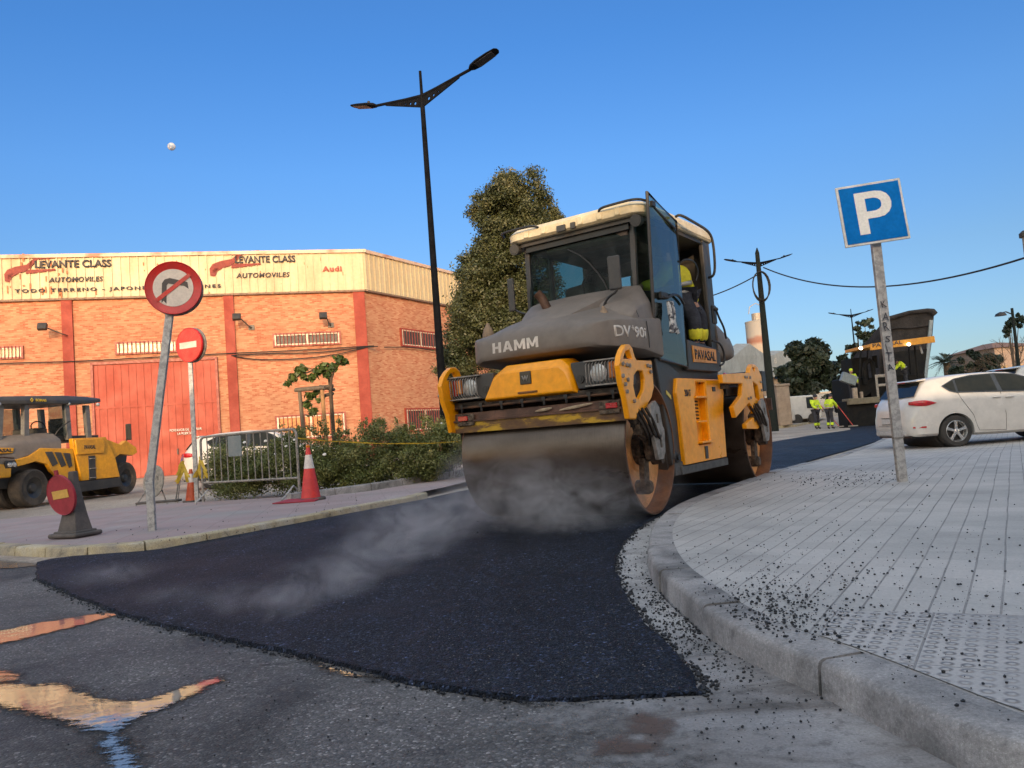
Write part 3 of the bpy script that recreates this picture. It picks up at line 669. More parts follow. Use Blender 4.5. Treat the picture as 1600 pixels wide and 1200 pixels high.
# loose asphalt crumbs
def crumbs():
    g = random.Random(11); V = []; 
    def chunk(p, r):
        # squashed irregular tetra/octa lumps
        a0 = g.uniform(0, 6.28); el = g.uniform(.65, 1.0)
        top = [Vector((math.cos(a0+k*1.047)*r*g.uniform(.8, 1.08), math.sin(a0+k*1.047)*r*el*g.uniform(.8, 1.08), r*g.uniform(.25, .75))) for k in range(6)]
        T = Vector((g.uniform(-.25, .25)*r, g.uniform(-.25, .25)*r, r*g.uniform(.9, 1.3))); low = [Vector((q.x*.85, q.y*.85, -r*.2)) for q in top]
        for i in range(6):
            a, b = top[i], top[(i+1) % 6]; c, d = low[i], low[(i+1) % 6]
            V.extend([p+a, p+b, p+T, p+b, p+a, p+c, p+b, p+c, p+d])
    def px(u, v, su, sv, n, rmin, rmax, h, bias=2.2):
        for _ in range(n):
            uu, vv = g.gauss(u, su), g.gauss(v, sv)
            if vv < 700 or vv > 1230: continue
            P = gnd(uu, vv, h)
            if h > .1:
                # keep on the pavement side of the kerb face
                dd = min((P.xy-q.xy).length for q in kb if abs(q.y-P.y) < .5) if any(abs(q.y-P.y) < .5 for q in kb) else 1
                near = min(kb, key=lambda q: abs(q.y-P.y))
                if P.x < near.x+.03: continue
            r = .72*(rmin+(rmax-rmin)*g.random()**bias)
            chunk(Vector((P.x, P.y, gz(P.x, P.y)+h)), r)
    px(1215, 955, 55, 24, 520, .0025, .011, .123)
    px(1190, 925, 80, 35, 420, .002, .008, .123)
    px(1330, 920, 170, 70, 480, .002, .009, .123, 3)
    px(1500, 960, 120, 80, 260, .002, .010, .123, 3)
    px(1250, 850, 150, 50, 260, .0025, .009, .123, 3)
    px(1310, 748, 70, 8, 200, .006, .014, .123)
    px(1030, 925, 18, 26, 420, .0025, .010, .008)
    px(1075, 975, 24, 22, 460, .0025, .010, .008)
    px(1130, 1030, 50, 26, 300, .002, .009, .008)
    px(1160, 1100, 90, 50, 260, .002, .008, .012, 3)
    px(1005, 870, 20, 30, 200, .002, .008, .008)
    px(500, 1100, 330, 45, 500, .0015, .0055, .002, 3)
    px(300, 990, 120, 22, 160, .0015, .006, .002, 3)
    px(420, 838, 160, 10, 160, .004, .012, .088, 2)
    px(560, 800, 90, 12, 130, .004, .012, .088, 2)
    for i in range(700):   # ragged fringe of the mat
        P = poly_at([V2(p) for p in nearE], g.random()) + Vector((g.gauss(0, .025), -abs(g.gauss(0, .02)), 0)); chunk(Vector((P.x, P.y, .004)), g.uniform(.002, .008))
    for i in range(700):
        P = poly_at([V2(p) for p in rightE[:11]], g.random()**1.4) + Vector((abs(g.gauss(0, .025)), g.gauss(0, .02), 0)); chunk(Vector((P.x, P.y, .01)), g.uniform(.003, .010))
    return V
def aggregate():
    g = np.random.default_rng(17); out = []
    W_ = [gnd(u, v, 0) for u, v in ((58, 905), (190, 962), (350, 1002), (520, 1040), (760, 1092), (870, 1103), (1098, 1090), (1020, 995), (965, 905), (961, 885), (985, 836), (1020, 812), (700, 790), (450, 826), (240, 866), (58, 885))]
    W_ = [Vector(p.xy) for p in W_]
    pts = []
    while len(pts) < 26000:
        v = 800+300*g.random()**.75; u = 60+1040*g.random(); P = gnd(u, v, FH)
        if sdist(Vector(P.xy), W_) > .015: pts.append((P.x, P.y, gz(P.x, P.y)+FH))
    pts = np.array(pts); n = len(pts); r = .0022+.0035*g.random(n)**2.0
    ang = np.array([0, 1.57, 3.14, 4.71])[None]+g.random((n, 1))*6.28
    rad = r[:, None]*(.6+.8*g.random((n, 4))); ring = np.stack([pts[:, None, 0]+np.cos(ang)*rad, pts[:, None, 1]+np.sin(ang)*rad, np.broadcast_to(pts[:, None, 2]-.001, ang.shape)], -1)
    tip = pts+np.stack([g.normal(0, .3, n)*r, g.normal(0, .3, n)*r, r*(.25+.5*g.random(n))], -1)
    return np.stack([np.stack([ring[:, k], ring[:, (k+1) % 4], tip], 1) for k in range(4)], 1).reshape(-1, 3)
ag_m, t, bs = nt('asphalt_aggregate'); gg_ = t.nodes.new('ShaderNodeNewGeometry'); rr_ = ramp(t, gg_.outputs['Random Per Island'], [(0, (.010, .010, .014)), (.6, (.020, .023, .032)), (.9, (.065, .064, .07)), (1, (.20, .18, .16))]); t.links.new(rr_.outputs[0], bs.inputs['Base Color']); bs.inputs['Roughness'].default_value = .55
def weld(o):
    bm = bmesh.new(); bm.from_mesh(o.data); bmesh.ops.remove_doubles(bm, verts=bm.verts, dist=1e-5); bm.to_mesh(o.data); bm.free(); return o
tag(weld(mesh_np('asphalt_aggregate', aggregate(), 3, ag_m)), 'coarse stone chips standing out of the fresh black asphalt', 'gravel', kind='stuff')
cr_m = M('asphalt_crumb', (.02, .02, .022), .5, c2=(.012, .012, .013), scale=60, bump=.4, bscale=200)
V = crumbs(); tag(mesh_np('asphalt_crumbs', [tuple(v) for v in V], 3, cr_m), 'loose black asphalt crumbs scattered over the grey pavement and gutter', 'gravel', kind='stuff')
# ================================================================ BUILDINGS BEHIND THE CAMERA (they cast the street's shade)
plaster = M('plaster', (.70, .64, .56), .85, c2=(.6, .54, .48), scale=1.2, bump=.3, bscale=20)
def back_block(name, label, x0, x1, y1, h, fl):
    t = thing(name, label, 'building', ((x0+x1)/2, y1, 0))
    w = x1-x0
    mb = MB(); mb.box((0, -6, h/2), (w, 12, h)); mb.obj('wall', plaster, t)
    mb = MB(); mb.box((0, -.1, h-.05), (w+.3, .5, .25)); mb.obj('cornice', plaster, t)
    k = max(2, int(w/3.2))
    for f in range(fl):
        for i in range(k):
            x = -w/2+(i+.5)*w/k; z = 1.7+f*3
            if z > h-1: continue
            mb = MB(); mb.box((x, .03, z), (1.2, .08, 1.4)); fo = mb.obj('window', white, t)
            mb = MB(); mb.box((x, .08, z), (1.04, .03, 1.24)); mb.obj('pane', glassd, fo)
back_block('apartment_building', 'plastered low apartment building across the street behind the viewer', -46, -.6, -15, 8.75, 2)
back_block('apartment_building', 'narrow plastered house between two buildings behind the viewer', -.5, 4.1, -15, 8.2, 2)
back_block('apartment_building', 'plastered house with a slightly higher roof second from the tall block behind the viewer', 4.2, 8.6, -15, 8.5, 2)
back_block('apartment_building', 'lowest plastered house next to the taller block behind the viewer', 8.7, 12.8, -15, 8.15, 2)
back_block('apartment_building', 'tall plastered apartment block behind the viewer on the right', 12.9, 70, -15, 30, 9)
# ================================================================ WAREHOUSE
def brick_mat(name, ca, cb, mort, bw=.26, rh=.078, warm=1):
    m, t, bs = nt(name); tc = t.nodes.new('ShaderNodeTexCoord'); sx = t.nodes.new('ShaderNodeSeparateXYZ'); t.links.new(tc.outputs['Object'], sx.inputs[0])
    cx = t.nodes.new('ShaderNodeCombineXYZ'); t.links.new(sx.outputs[0], cx.inputs[0]); t.links.new(sx.outputs[2], cx.inputs[1])
    b = t.nodes.new('ShaderNodeTexBrick'); t.links.new(cx.outputs[0], b.inputs['Vector']); b.inputs['Scale'].default_value = 1; b.inputs['Brick Width'].default_value = bw; b.inputs['Row Height'].default_value = rh
    b.inputs['Mortar Size'].default_value = .012; b.inputs['Mortar Smooth'].default_value = .3; b.inputs['Bias'].default_value = 0
    b.inputs['Color1'].default_value = (0, 0, 0, 1); b.inputs['Color2'].default_value = (1, 1, 1, 1); b.inputs['Mortar'].default_value = (.5, .5, .5, 1); b.offset = .5
    n = noise(t, 2.2, 4, .6, stretch=(1, 1, 2.6)); 
    v = mth(t, 'ADD', mth(t, 'MULTIPLY', b.outputs['Color'], .62), mth(t, 'MULTIPLY', n.outputs[0], .55))
    r = ramp(t, v, [(.25, ca), (.55, tuple((x+y)/2 for x, y in zip(ca, cb))), (.88, cb)])
    big = noise(t, .22, 5, .6); bg_ = ramp(t, big.outputs[0], [(.35, .82), (.6, 1.08)])
    c = mixc(t, 1, r.outputs[0], bg_.outputs[0], 'MULTIPLY')
    c = mixc(t, mth(t, 'MULTIPLY', b.outputs['Fac'], .55), c, mort)
    t.links.new(c, bs.inputs['Base Color']); bs.inputs['Roughness'].default_value = .9
    bumpn(t, b.outputs['Fac'], -.5, .01, bs); return m
brick = brick_mat('brick', (.285, .078, .038), (.425, .225, .130), (.33, .18, .11))
oxide = M('oxide_red_render', (.25, .029, .014), .7, c2=(.20, .024, .012), scale=1.2, bump=.2)
oxdoor = M('oxide_red_door', (.34, .045, .020), .6, c2=(.28, .037, .016), scale=.8, bump=.1)
clad = M('cream_cladding', (.44, .375, .245), .55, c2=(.37, .30, .19), scale=.9, amt=(.3, .55), bump=.05, stretch=(1, 1, .35))
rustst = M('rust_stain', (.42, .16, .07), .8)
barw = M('window_bars', (.66, .60, .48), .5); barr = M('red_window_frame', (.26, .04, .025), .5)
ink = M('sign_black', (.035, .035, .045), .6, bump=0); inkred = M('sign_red', (.14, .011, .010), .7, c2=(.20, .04, .03), scale=5, amt=(.4, .55)); inkfade = M('sign_faded_red', (.42, .10, .07), .6)
cn = at(585, 700, 42.4); lf = at(0, 700, 38.0); sdp = at(730, 700, 50.4)
cn.z = lf.z = sdp.z = 0
fx = (cn-lf).normalized(); ang = math.atan2(fx.y, fx.x)
def plane_loc(u, v, o, ex, n):
    d = ray(u, v); tt = (o-_C).dot(n)/d.dot(n); P = _C+d*tt-o; return P.dot(ex), P.z
nf = Vector((fx.y, -fx.x, 0))
sx_ = (sdp-cn).normalized(); ns = Vector((sx_.y, -sx_.x, 0)); angs = math.atan2(sx_.y, sx_.x)
F = lambda u, v: plane_loc(u, v, cn, fx, nf)
SD = lambda u, v: plane_loc(u, v, cn, sx_, ns)
ztop = F(300, 393)[1]; zc = F(300, 461)[1]
print('warehouse top', ztop, zc, F(0, 398), F(0, 468), SD(730, 425))
wh = thing('warehouse', 'orange brick warehouse with cream metal parapet lettering and big red door', 'building', tuple(cn), ang)
LW = 36.0; DS = 20.0
# frame: local x along the front (negative to the left), local y into the building
mb = MB(); mb.box((-LW/2, .15, zc/2), (LW, .3, zc)); mb.obj('brick_wall', brick, wh)
def side_parent_loc(a, out=0.0): # point on the side wall in warehouse-local coords
    P = sx_*a + ns*out; return Vector((P.dot(fx), P.dot(Vector((-fx.y, fx.x, 0))), 0))
sa = angs-ang
mb = MB(); mb.box((DS/2, .15, zc/2), (DS, .3, zc)); mb.obj('brick_wall', brick, wh, loc=(.0, .0, 0), rz=sa)
mb = MB(); mb.prism([(0, 0), (-LW, 0), (-LW, 20), (side_parent_loc(DS).x, side_parent_loc(DS).y)], (0, 0, ztop-.6), (1, 0, 0), (0, 1, 0), .2); mb.obj('roof', galvd, wh)
def cladding(L0, L1, z0, z1, rz):
    mb = MB(); L = L1-L0; mb.box(((L0+L1)/2, -.10, (z0+z1)/2), (L, .12, z1-z0))
    x = L0+.1; 
    while x < L1: mb.box((x, -.185, (z0+z1)/2), (.07, .05, z1-z0-.02)); x += .42
    return mb.obj('cladding', clad, wh, rz=rz)
cladding(-LW, .16, zc, ztop-.25, 0); cladding(-.12, DS, zc, ztop-.25, sa)
g = random.Random(3)
for L0, L1, rz in ((-LW, .2, 0), (-.15, DS, sa)):
    mb = MB(); mb.box(((L0+L1)/2, -.12, ztop-.17), (L1-L0, .32, .18)); mb.obj('coping', M('coping', (.46, .35, .27), .5, c2=(.34, .14, .09), scale=.7, amt=(.38, .5)), wh, rz=rz)
    mb = MB(); mb.box(((L0+L1)/2, -.09, zc-.05), (L1-L0, .2, .1)); mb.obj('flashing', M('dark_flashing', (.16, .10, .07), .6), wh, rz=rz)
def pil(xc, w, rz, proud=.12):
    mb = MB(); mb.box((xc, -proud/2, (zc-.1)/2), (w, proud, zc-.1)); mb.obj('pilaster', oxide, wh, rz=rz)
for u in (108, 362): 
    x, _ = F(u, 560); pil(x, .5 if u > 200 else .5, 0)
x1 = F(583, 560)[0]; pil(-.32, .62, 0); pil(F(108, 560)[0]-8.6, .5, 0)
pil(SD(709, 480)[0], .5, sa); pil(SD(709, 480)[0]+9, .5, sa)
def wh_window(p0, p1, fn, rz, nb, pane, split=True, fr=barw):
    (xa, za), (xb, zb) = fn(*p0), fn(*p1); xa, xb = min(xa, xb), max(xa, xb); za, zb = min(za, zb), max(za, zb)
    cx, cz, w, h = (xa+xb)/2, (za+zb)/2, xb-xa, zb-za
    mb = MB(); e = .09
    mb.prism([(-w/2, -h/2), (w/2, -h/2), (w/2, h/2), (-w/2, h/2)], (cx, -.05, cz), (1, 0, 0), (0, 0, 1), .12, hole=[(-w/2+e, -h/2+e), (w/2-e, -h/2+e), (w/2-e, h/2-e), (-w/2+e, h/2-e)])
    f = mb.obj('window', barr, wh, rz=rz)
    mb = MB(); mb.box((cx, -.02, cz), (w-2*e, .03, h-2*e)); mb.obj('pane', pane, f)
    mb = MB(); e2 = .1
    for sgn in (-1, 1): mb.box((cx+sgn*(w/2-e-e2/2), -.06, cz), (e2, .05, h-2*e))
    for sgn in (-1, 1): mb.box((cx, -.058, cz+sgn*(h/2-e-.03)), (w-2*e-2*e2, .046, .06))
    if split: mb.box((cx, -.062, cz), (.1, .05, h-2*e))
    mb.obj('window_frame', fr, f)
    mb = MB()
    for i in range(nb):
        x = cx-w/2+e+(i+.5)*(w-2*e)/nb; mb.cyl((x, -.13, cz-h/2+.02), (x, -.13, cz+h/2-.02), .022, n=6)
    mb.obj('window_bars', barr, f)
pane_y = M('frosted_pane', (.60, .58, .36), .3, c2=(.45, .48, .28), scale=4); pane_o = M('orange_blind', (.60, .26, .09), .6)
wh_window((-20, 563), (37, 540), F, 0, 9, pane_y, False); wh_window((181, 555), (277, 531), F, 0, 14, pane_y, False)
wh_window((427, 543), (532, 517), F, 0, 18, darkgrey); wh_window((432, 690), (540, 643), F, 0, 16, pane_o)
wh_window((626, 541), (684, 520), SD, sa, 14, darkgrey); wh_window((634, 675), (692, 637), SD, sa, 16, darkgrey)
# big corrugated door
(xa, zb), (xb, _) = F(146, 571), F(336, 562); w = xb-xa; cx = (xa+xb)/2
mb = MB(); mb.box((cx, -.03, zb/2), (w, .06, zb)); x = xa+.15
while x < xb-.1: mb.box((x, -.075, zb/2), (.12, .03, zb-.1)); x += .36
mb.box((cx, -.09, F(240, 633)[1]), (w, .03, .10)); dr = mb.obj('door', oxdoor, wh)
mb = MB(); mb.box((xa-.06, -.08, zb/2), (.12, .16, zb)); mb.box((xb+.06, -.08, zb/2), (.12, .16, zb)); mb.box((cx, -.08, zb+.07), (w+.24, .16, .14)); mb.obj('door_frame', barr, dr)
mb = MB(); mb.box((cx+.9, -.11, 1.2), (.06, .06, .3)); mb.obj('door_handle', blackm, dr)
def wtext(body, p0, p1, htpx, mat, off=.02, shear=0, spacing=1, y=-.232, parent=wh):
    (xa, za), (xb, _) = F(*p0), F(*p1); h = abs(F(p0[0], p0[1]-htpx)[1]-za)
    return text('lettering', body, (xa, y, za), (1, 0, 0), (0, 0, 1), h, mat, parent, w=xb-xa, off=off, shear=shear, spacing=spacing, depth=.02)
wtext('PORFAVOR DE  CERRAR', (266, 675), (316, 672), 4, white, .01, y=-.11, parent=dr); wtext('LA PUERTA', (278, 680), (301, 679), 4, white, .01, y=-.11, parent=dr)
wtext('LEVANTE CLASS', (57, 421), (176, 417), 12, ink, .028); wtext('AUTOMOVILES', (79, 443), (163, 441), 8, ink, .02, .15, 1.1)
wtext('TODO TERRENO - JAPONESES - ALEMENES', (26, 461), (346, 451), 7.5, ink, .03, 0, 1.35)
wtext('LEVANTE CLASS', (368, 413), (462, 411), 11, ink, .028); wtext('AUTOMOVILES', (370, 436), (453, 433), 7.5, ink, .02, .15, 1.1)
wtext('Audi', (504, 426), (534, 425), 8.5, inkfade, .045, 0, 1.2)
def c5(x, y): return (x/4.286, 380+y/4.286)
carshape = [[(40, 215), (60, 185), (110, 165), (190, 150), (240, 105), (370, 92), (372, 108), (262, 116), (215, 168), (190, 192), (130, 210), (90, 232), (78, 268), (45, 262)],
            [(185, 185), (380, 178), (382, 188), (250, 205), (185, 212)], [(205, 178), (212, 130), (225, 118), (228, 128), (216, 178)], [(60, 232), (72, 214), (110, 206), (90, 226), (72, 250)]]
for du, dv, sc in ((0, 0, 1.0), (319, -9, 1.0)):
    mb = MB()
    for q in carshape:
        P2 = [F(c5(*p)[0]+du, c5(*p)[1]+dv) for p in q]; mb.prism(P2, (0, -.222, 0), (1, 0, 0), (0, 0, 1), .02)
    mb.obj('car_emblem', inkred, wh)
mb = MB()
for i in range(26):   # flaked paint
    (x, z) = F(g.uniform(10, 110), g.uniform(400, 462)); mb.box((x, -.213, z), (g.uniform(.03, .09), .012, g.uniform(.06, .4)))
for i in range(22):
    (x, z) = F(g.uniform(150, 560), g.uniform(395, 462)); mb.box((x, -.213, z), (g.uniform(.02, .05), .012, g.uniform(.05, .25)))
mb.obj('paint_flake', rustst, wh)
for (u, v), (u2, v2) in (((77, 515), (107, 525)), ((373, 500), (393, 512)), ((505, 498), (517, 508))):
    (x0, z0), (x1_, z1) = F(u, v), F(u2, v2)
    mb = MB(); mb.tube([(x1_, -.03, z1), (x1_-.1, -.5, z1+.02), (x0+.15, -.9, z0-.05)], .03, 6); mb.box((x1_, -.03, z1), (.3, .06, .26)); fl = mb.obj('floodlight', darkgrey, wh)
    mb = MB(); mb.box((x0, -1.0, z0), (.42, .2, .36), rot=(-25, 0, 0), bev=.02); mb.obj('lamp_head', blackm, fl)
mb = MB()
def fcab(L, sag=0, y=-.18):
    pts = [Vector((F(*p)[0], y, F(*p)[1])) for p in L]; mb.tube(smooth(pts, 2), .028, 5)
fcab([(-60, 572), (40, 567), (110, 566), (220, 560), (330, 554), (450, 549), (584, 541)]); fcab([(362, 556), (420, 553), (500, 552), (560, 544), (590, 542)]); fcab([(365, 557), (400, 563), (460, 562), (520, 556), (570, 544)])
pts = [side_parent_loc(SD(*p)[0], .18)+Vector((0, 0, SD(*p)[1])) for p in [(597, 543), (640, 543), (676, 549), (720, 556)]]
mb.tube(smooth(pts, 1), .028, 5); mb.obj('cable', blackcable, wh)
mb = MB(); x, z = SD(618, 668); mb.box((x, -.15, z-.2), (.9, .3, .8)); mb.obj('meter_box', M('box_brown', (.30, .17, .10), .7), wh, rz=sa)

# ================================================================ MOON
mp_ = at(268, 229, 3000); mb = MB(); mb.sph((0, 0, 0), 15.5, 24)
mm, t, bs = nt('moon_rock'); n = noise(t, .085, 6, .6); r = ramp(t, n.outputs[0], [(.40, (.10, .16, .28)), (.56, (.24, .29, .36))]); t.links.new(r.outputs[0], bs.inputs['Base Color']); bs.inputs['Roughness'].default_value = 1
bs.inputs['Emission Strength'].default_value = .22; t.links.new(r.outputs[0], bs.inputs['Emission Color'])
o = mb.obj('moon', mm, None, smooth=True, loc=mp_, auto=None); tag(o, 'small pale full moon high in the blue morning sky', 'moon')

# ================================================================ STREET LAMPS
lampm = M('lamp_black', (.004, .005, .008), .85, bump=.03, spec=.12)
def street_lamp(name, label, base, H, arm=1.45, rz=0, scale=1, group='double armed street lamps', proto=[None]):
    t = thing(name, label, 'street lamp', base, rz, group)
    mb = MB(); mb.cyl((0, 0, 0), (0, 0, H), .092, .048, 16); mb.cyl((0, 0, 0), (0, 0, .5), .11, .105, 16); mb.cyl((0, 0, H), (0, 0, H+.55), .035, .03, 10); mb.obj('pole', lampm, t, smooth=True)
    for sgn in (1, -1):
        tilt = .17 if sgn > 0 else .15; ex = Vector((sgn*math.cos(tilt), 0, math.sin(tilt))); ez = Vector((-ex.z*sgn, 0, abs(ex.x)))
        mb = MB(); o0 = Vector((0, 0, H-.05))
        holes = []
        for k, (d, r) in enumerate(((.17, .035), (.30, .026), (.43, .017), (.54, .010))): holes.append([(d+r*math.cos(a*math.pi/4), -.07+ k*.012+r*math.sin(a*math.pi/4)) for a in range(8)])
        mb.prism([(.02, .10), (arm*.56, .045), (arm*.56, -.01), (.02, -.17)], o0, ex, ez, .03, hole=holes)
        mb.tube([o0+ex*.02+ez*.06, o0+ex*(arm*.72)+ez*.03], .032, 8)
        a = mb.obj('arm', lampm, t)
        hd = o0+ex*(arm*.72)+ez*.035; tk = [(0, .05, .03), (.06, .10, .05), (.2, .135, .05), (.48, .135, .035), (.66, .11, .022), (.70, .05, .014)]
        secs = []
        tl = ex*math.cos(.10)+ez*math.sin(.10); un = -ex*math.sin(.10)+ez*math.cos(.10)
        for d, hw, th in tk: secs.append([hd+tl*d+Vector((0, hw*cy, 0))+un*(th*cz) for cy, cz in ((-1, -.2), (-.7, -.5), (.7, -.5), (1, -.2), (.85, .7), (.4, 1), (-.4, 1), (-.85, .7))])
        mb = MB(); mb.loft(secs); hh = mb.obj('lamp_head', lampm, t, smooth=True)
        mb = MB(); mb.box((0, 0, 0), (.42, .20, .012)); l = mb.obj('lens', M('led_lens', (.03, .03, .04), .4, spec=.2), hh); l.location = hd+tl*.38-un*.022; l.rotation_euler = (0, -math.atan2(tl.z, tl.x) if sgn > 0 else -math.atan2(tl.z, tl.x), 0)
        mb = MB(); mb.cyl((0, 0, 0), (0, 0, .05), .035, .03, 10); k = mb.obj('sensor_cap', blackm, hh); k.location = hd+tl*.22+un*.05
    return t
b0 = at(699, 740, 15.6); b0.z = .12
top = at(649, 152, 15.6); print('lamp', b0, top)
street_lamp('street_lamp', 'tall black street lamp with two arms rising behind the hedge left of the roller', (b0.x+.02, 15.6, .12), top.z-.12, arm=1.75, rz=R_(-31))
# ================================================================ ROAD SIGNS AND SITE FURNITURE
def disc_sign(t, c, rad, face, back=None, tilt=0, faces='front', double=True):
    """disc facing -local y"""
    mb = MB(); mb.lathe([(rad*.96, .016), (rad, .012), (rad, -.020), (rad*.97, -.022), (rad*.95, -.016), (1e-3, -.016)], c, 'Y', 48); return mb
def sign_post(t, pts, w=.08, d=.04, mat=None):
    mb = MB(); mat = mat or galv
    for a, b in zip(pts, pts[1:]):
        a, b = Vector(a), Vector(b); z = (b-a).normalized(); x = Vector((1, 0, 0)); x = (x-z*x.dot(z)).normalized(); y = z.cross(x)
        mb.loft([[p+x*(sx*w/2)+y*(sy*d/2) for sx, sy in ((-1, -1), (1, -1), (1, 1), (-1, 1))] for p in (a, b)])
    return mb.obj('post', mat, t, bev=.006)
# ---- no right turn, bent post
pb = gnd(238, 828, .09); Y = pb.y
cs = at(271, 450, Y-.05); bend = at(234, 752, Y); top = at(271, 470, Y)
t = thing('no_right_turn_sign', 'round no right turn sign on a bent galvanised post at the kerb', 'road sign', tuple(pb))
rel = lambda P: Vector(P)-pb
sign_post(t, [(0, 0, -.02), rel(bend), rel(top)+Vector((0, 0, .15))], .085, .045)
sg = thing('sign_disc', None, None, tuple(rel(cs)), R_(14)); sg.parent = t
mb = MB(); mb.lathe([(.001, -.012), (.285, -.012), (.300, -.020), (.305, -.012), (.305, .012), (.295, .018), (.001, .018)], (0, 0, 0), 'Y', 56)
sgm = mb.obj('sign_disc', redp, t, smooth=True); sgm.location = rel(cs); sgm.rotation_euler = (0, 0, R_(12)); bpy.data.objects.remove(sg)
facew = M('sign_face_white', (.70, .62, .53), .35, c2=(.64, .56, .48), scale=6, bump=.02); bandr = M('sign_face_red', (.62, .018, .014), .3, bump=.02); inkb = M('sign_face_black', (.02, .022, .028), .35, bump=.02)
mb = MB(); mb.lathe([(.001, -.016), (.215, -.016), (.215, -.010), (.001, -.010)], (0, 0, 0), 'Y', 56); mb.obj('white_field', facew, sgm, smooth=True)
ar = [(-.10, -.17), (-.075, -.145), (-.05, -.185), (-.045, .055), (-.035, .07), (.11, .045), (.115, .085), (.195, .02), (.10, -.03), (.108, .0), (-.0, .015), (-.10, .03), ]
ar = [(-.115, -.185), (-.092, -.155), (-.062, -.19), (-.052, .045), (-.03, .062), (.075, .03), (.065, .065), (.165, .01), (.105, -.065), (.095, -.03), (.0, .0)]
ar = [(-.115, -.18), (-.088, -.150), (-.066, -.19), (-.06, .045), (-.045, .062), (.06, .045), (.06, .09), (.165, .01), (.06, -.05), (.06, -.005), (-.03, .0), (-.066, -.19)]
arrow = [(-.125, -.165), (-.100, -.15), (-.072, -.185), (-.060, .035), (-.045, .050), (.095, .012), (.115, .030), (.170, -.010), (.150, -.045), (.085, -.04), (.080, -.032), (-.02, .0)]
arrow = [(-.118, -.175), (-.092, -.15), (-.068, -.185), (-.052, .04), (.110, .010), (.115, .03), (.172, -.02), (.10, -.055), (.105, -.035), (-.015, -.015)]
# thick bent bar: up, then to the right
arrow = [(-.13, -.17), (-.108, -.145), (-.078, -.18), (-.066, .03), (-.05, .05), (.12, .015), (.165, -.02), (.155, .06), (-.03, .112), (-.085, .098), (-.115, .055)]
mb = MB(); mb.prism(arrow, (0, -.018, 0), (1, 0, 0), (0, 0, 1), .004); mb.obj('arrow_symbol', inkb, sgm)
mb = MB(); mb.box((0, -.0215, 0), (.46, .003, .045), rot=(0, -38, 0)); mb.obj('red_bar', bandr, sgm)
mb = MB(); mb.lathe([(.001, .055), (.285, .055), (.300, .062), (.303, .055), (.303, .030), (.295, .026), (.001, .026)], (-.0, 0.06, .0), 'Y', 48); bk_ = mb.obj('back_disc', galvd, t, smooth=True); bk_.location = rel(cs); bk_.rotation_euler = (0, 0, R_(12))
mb = MB(); mb.box((0, .05, .09), (.12, .07, .03)); mb.box((0, .05, -.09), (.12, .07, .03)); bb_ = mb.obj('clamp', galv, t); bb_.location = rel(cs); bb_.rotation_euler = (0, 0, R_(12))
# ---- no entry
pb = gnd(308, 783, .09); Y = pb.y; cs = at(296, 539, Y-.05); rel2 = Vector((cs.x-pb.x, cs.y-pb.y, cs.z-pb.z))
t = thing('no_entry_sign', 'round red no entry sign on a thin straight post beside the barrier', 'road sign', tuple(pb))
sign_post(t, [(0, 0, -.02), (at(297, 560, Y)-pb)+Vector((0, 0, .25))], .075, .04)
mb = MB(); mb.lathe([(.001, -.012), (.295, -.012), (.302, -.020), (.308, -.012), (.308, .02), (.30, .026), (.001, .026)], (0, 0, 0), 'Y', 48); s2 = mb.obj('sign_disc', bandr, t, smooth=True); s2.location = rel2; s2.rotation_euler = (0, 0, R_(-24))
mb = MB(); mb.box((-.02, -.0145, 0), (.40, .004, .11)); mb.obj('white_bar', M('bar_white', (.72, .66, .56), .4, bump=.02), s2)
mb = MB(); mb.lathe([(.001, .06), (.305, .06), (.31, .068), (.31, .1), (.001, .1)], (.0, 0, 0), 'Y', 40); s3 = mb.obj('back_disc', galvd, t, smooth=True); s3.location = rel2; s3.rotation_euler = (0, 0, R_(-24))
mb = MB(); mb.box((0, .045, .1), (.1, .04, .03)); mb.box((0, .045, -.1), (.1, .04, .03)); s4 = mb.obj('clamp', galv, t); s4.location = rel2; s4.rotation_euler = (0, 0, R_(-24))
# ---- parking sign
pb = gnd(1410, 752, .117); Y = pb.y; c0 = at(1363, 333, Y-.03)
t = thing('parking_sign', 'blue square parking sign on a speckled galvanised post with marker graffiti', 'road sign', tuple(pb))
tp_ = at(1364, 330, Y+.03)-pb
sign_post(t, [(0, 0, -.02), tp_+Vector((0, .02, .12))], .09, .05)
blue = M('sign_blue', (.0, .17, .54), .7, c2=(.0, .155, .50), scale=5, bump=.02, spec=.12); 
s = .30
mb = MB(); mb.box((0, 0, 0), (.61, .024, .61)); pl = mb.obj('sign_plate', white, t, bev=.004); pl.location = c0-pb
d = (tp_).normalized(); pl.rotation_euler = (R_(-2), R_(-3.2), R_(-7))
mb = MB(); mb.box((0, -.0145, 0), (.565, .006, .565)); mb.obj('blue_field', blue, pl, bev=.002)
glyphs('letter_p', 'P', (-.150, -.0180, -.205), (1, 0, 0), (0, 0, 1), .42, .335, M('sign_letter_white', (.88, .85, .78), .6, c2=(.82, .79, .72), bump=.02, spec=.2), pl)
mb = MB(); mb.box((0, .03, -.25), (.13, .03, .04)); mb.box((0, .03, .15), (.13, .03, .04)); mb.obj('clamp', galv, pl)
def onpost(f): return tp_*f
for k, (ch, f) in enumerate(zip('KARSITA', (.635, .59, .548, .508, .472, .438, .402))):
    a = Vector(onpost(f))+Vector((-.035, -.030, 0)); 
    text('graffiti', ch, a, (.99, 0, -.12 if k % 2 else .1), (-.05, 0, 1), .065+.012*(k % 3), ink, t, w=.018 if ch == 'I' else .058, off=0, shear=.2 if k % 2 else -.15, depth=.001)
mb = MB(); mb.box((0, -.001, .42), (.093, .053, .012)); mb.obj('collar', galvd, t)
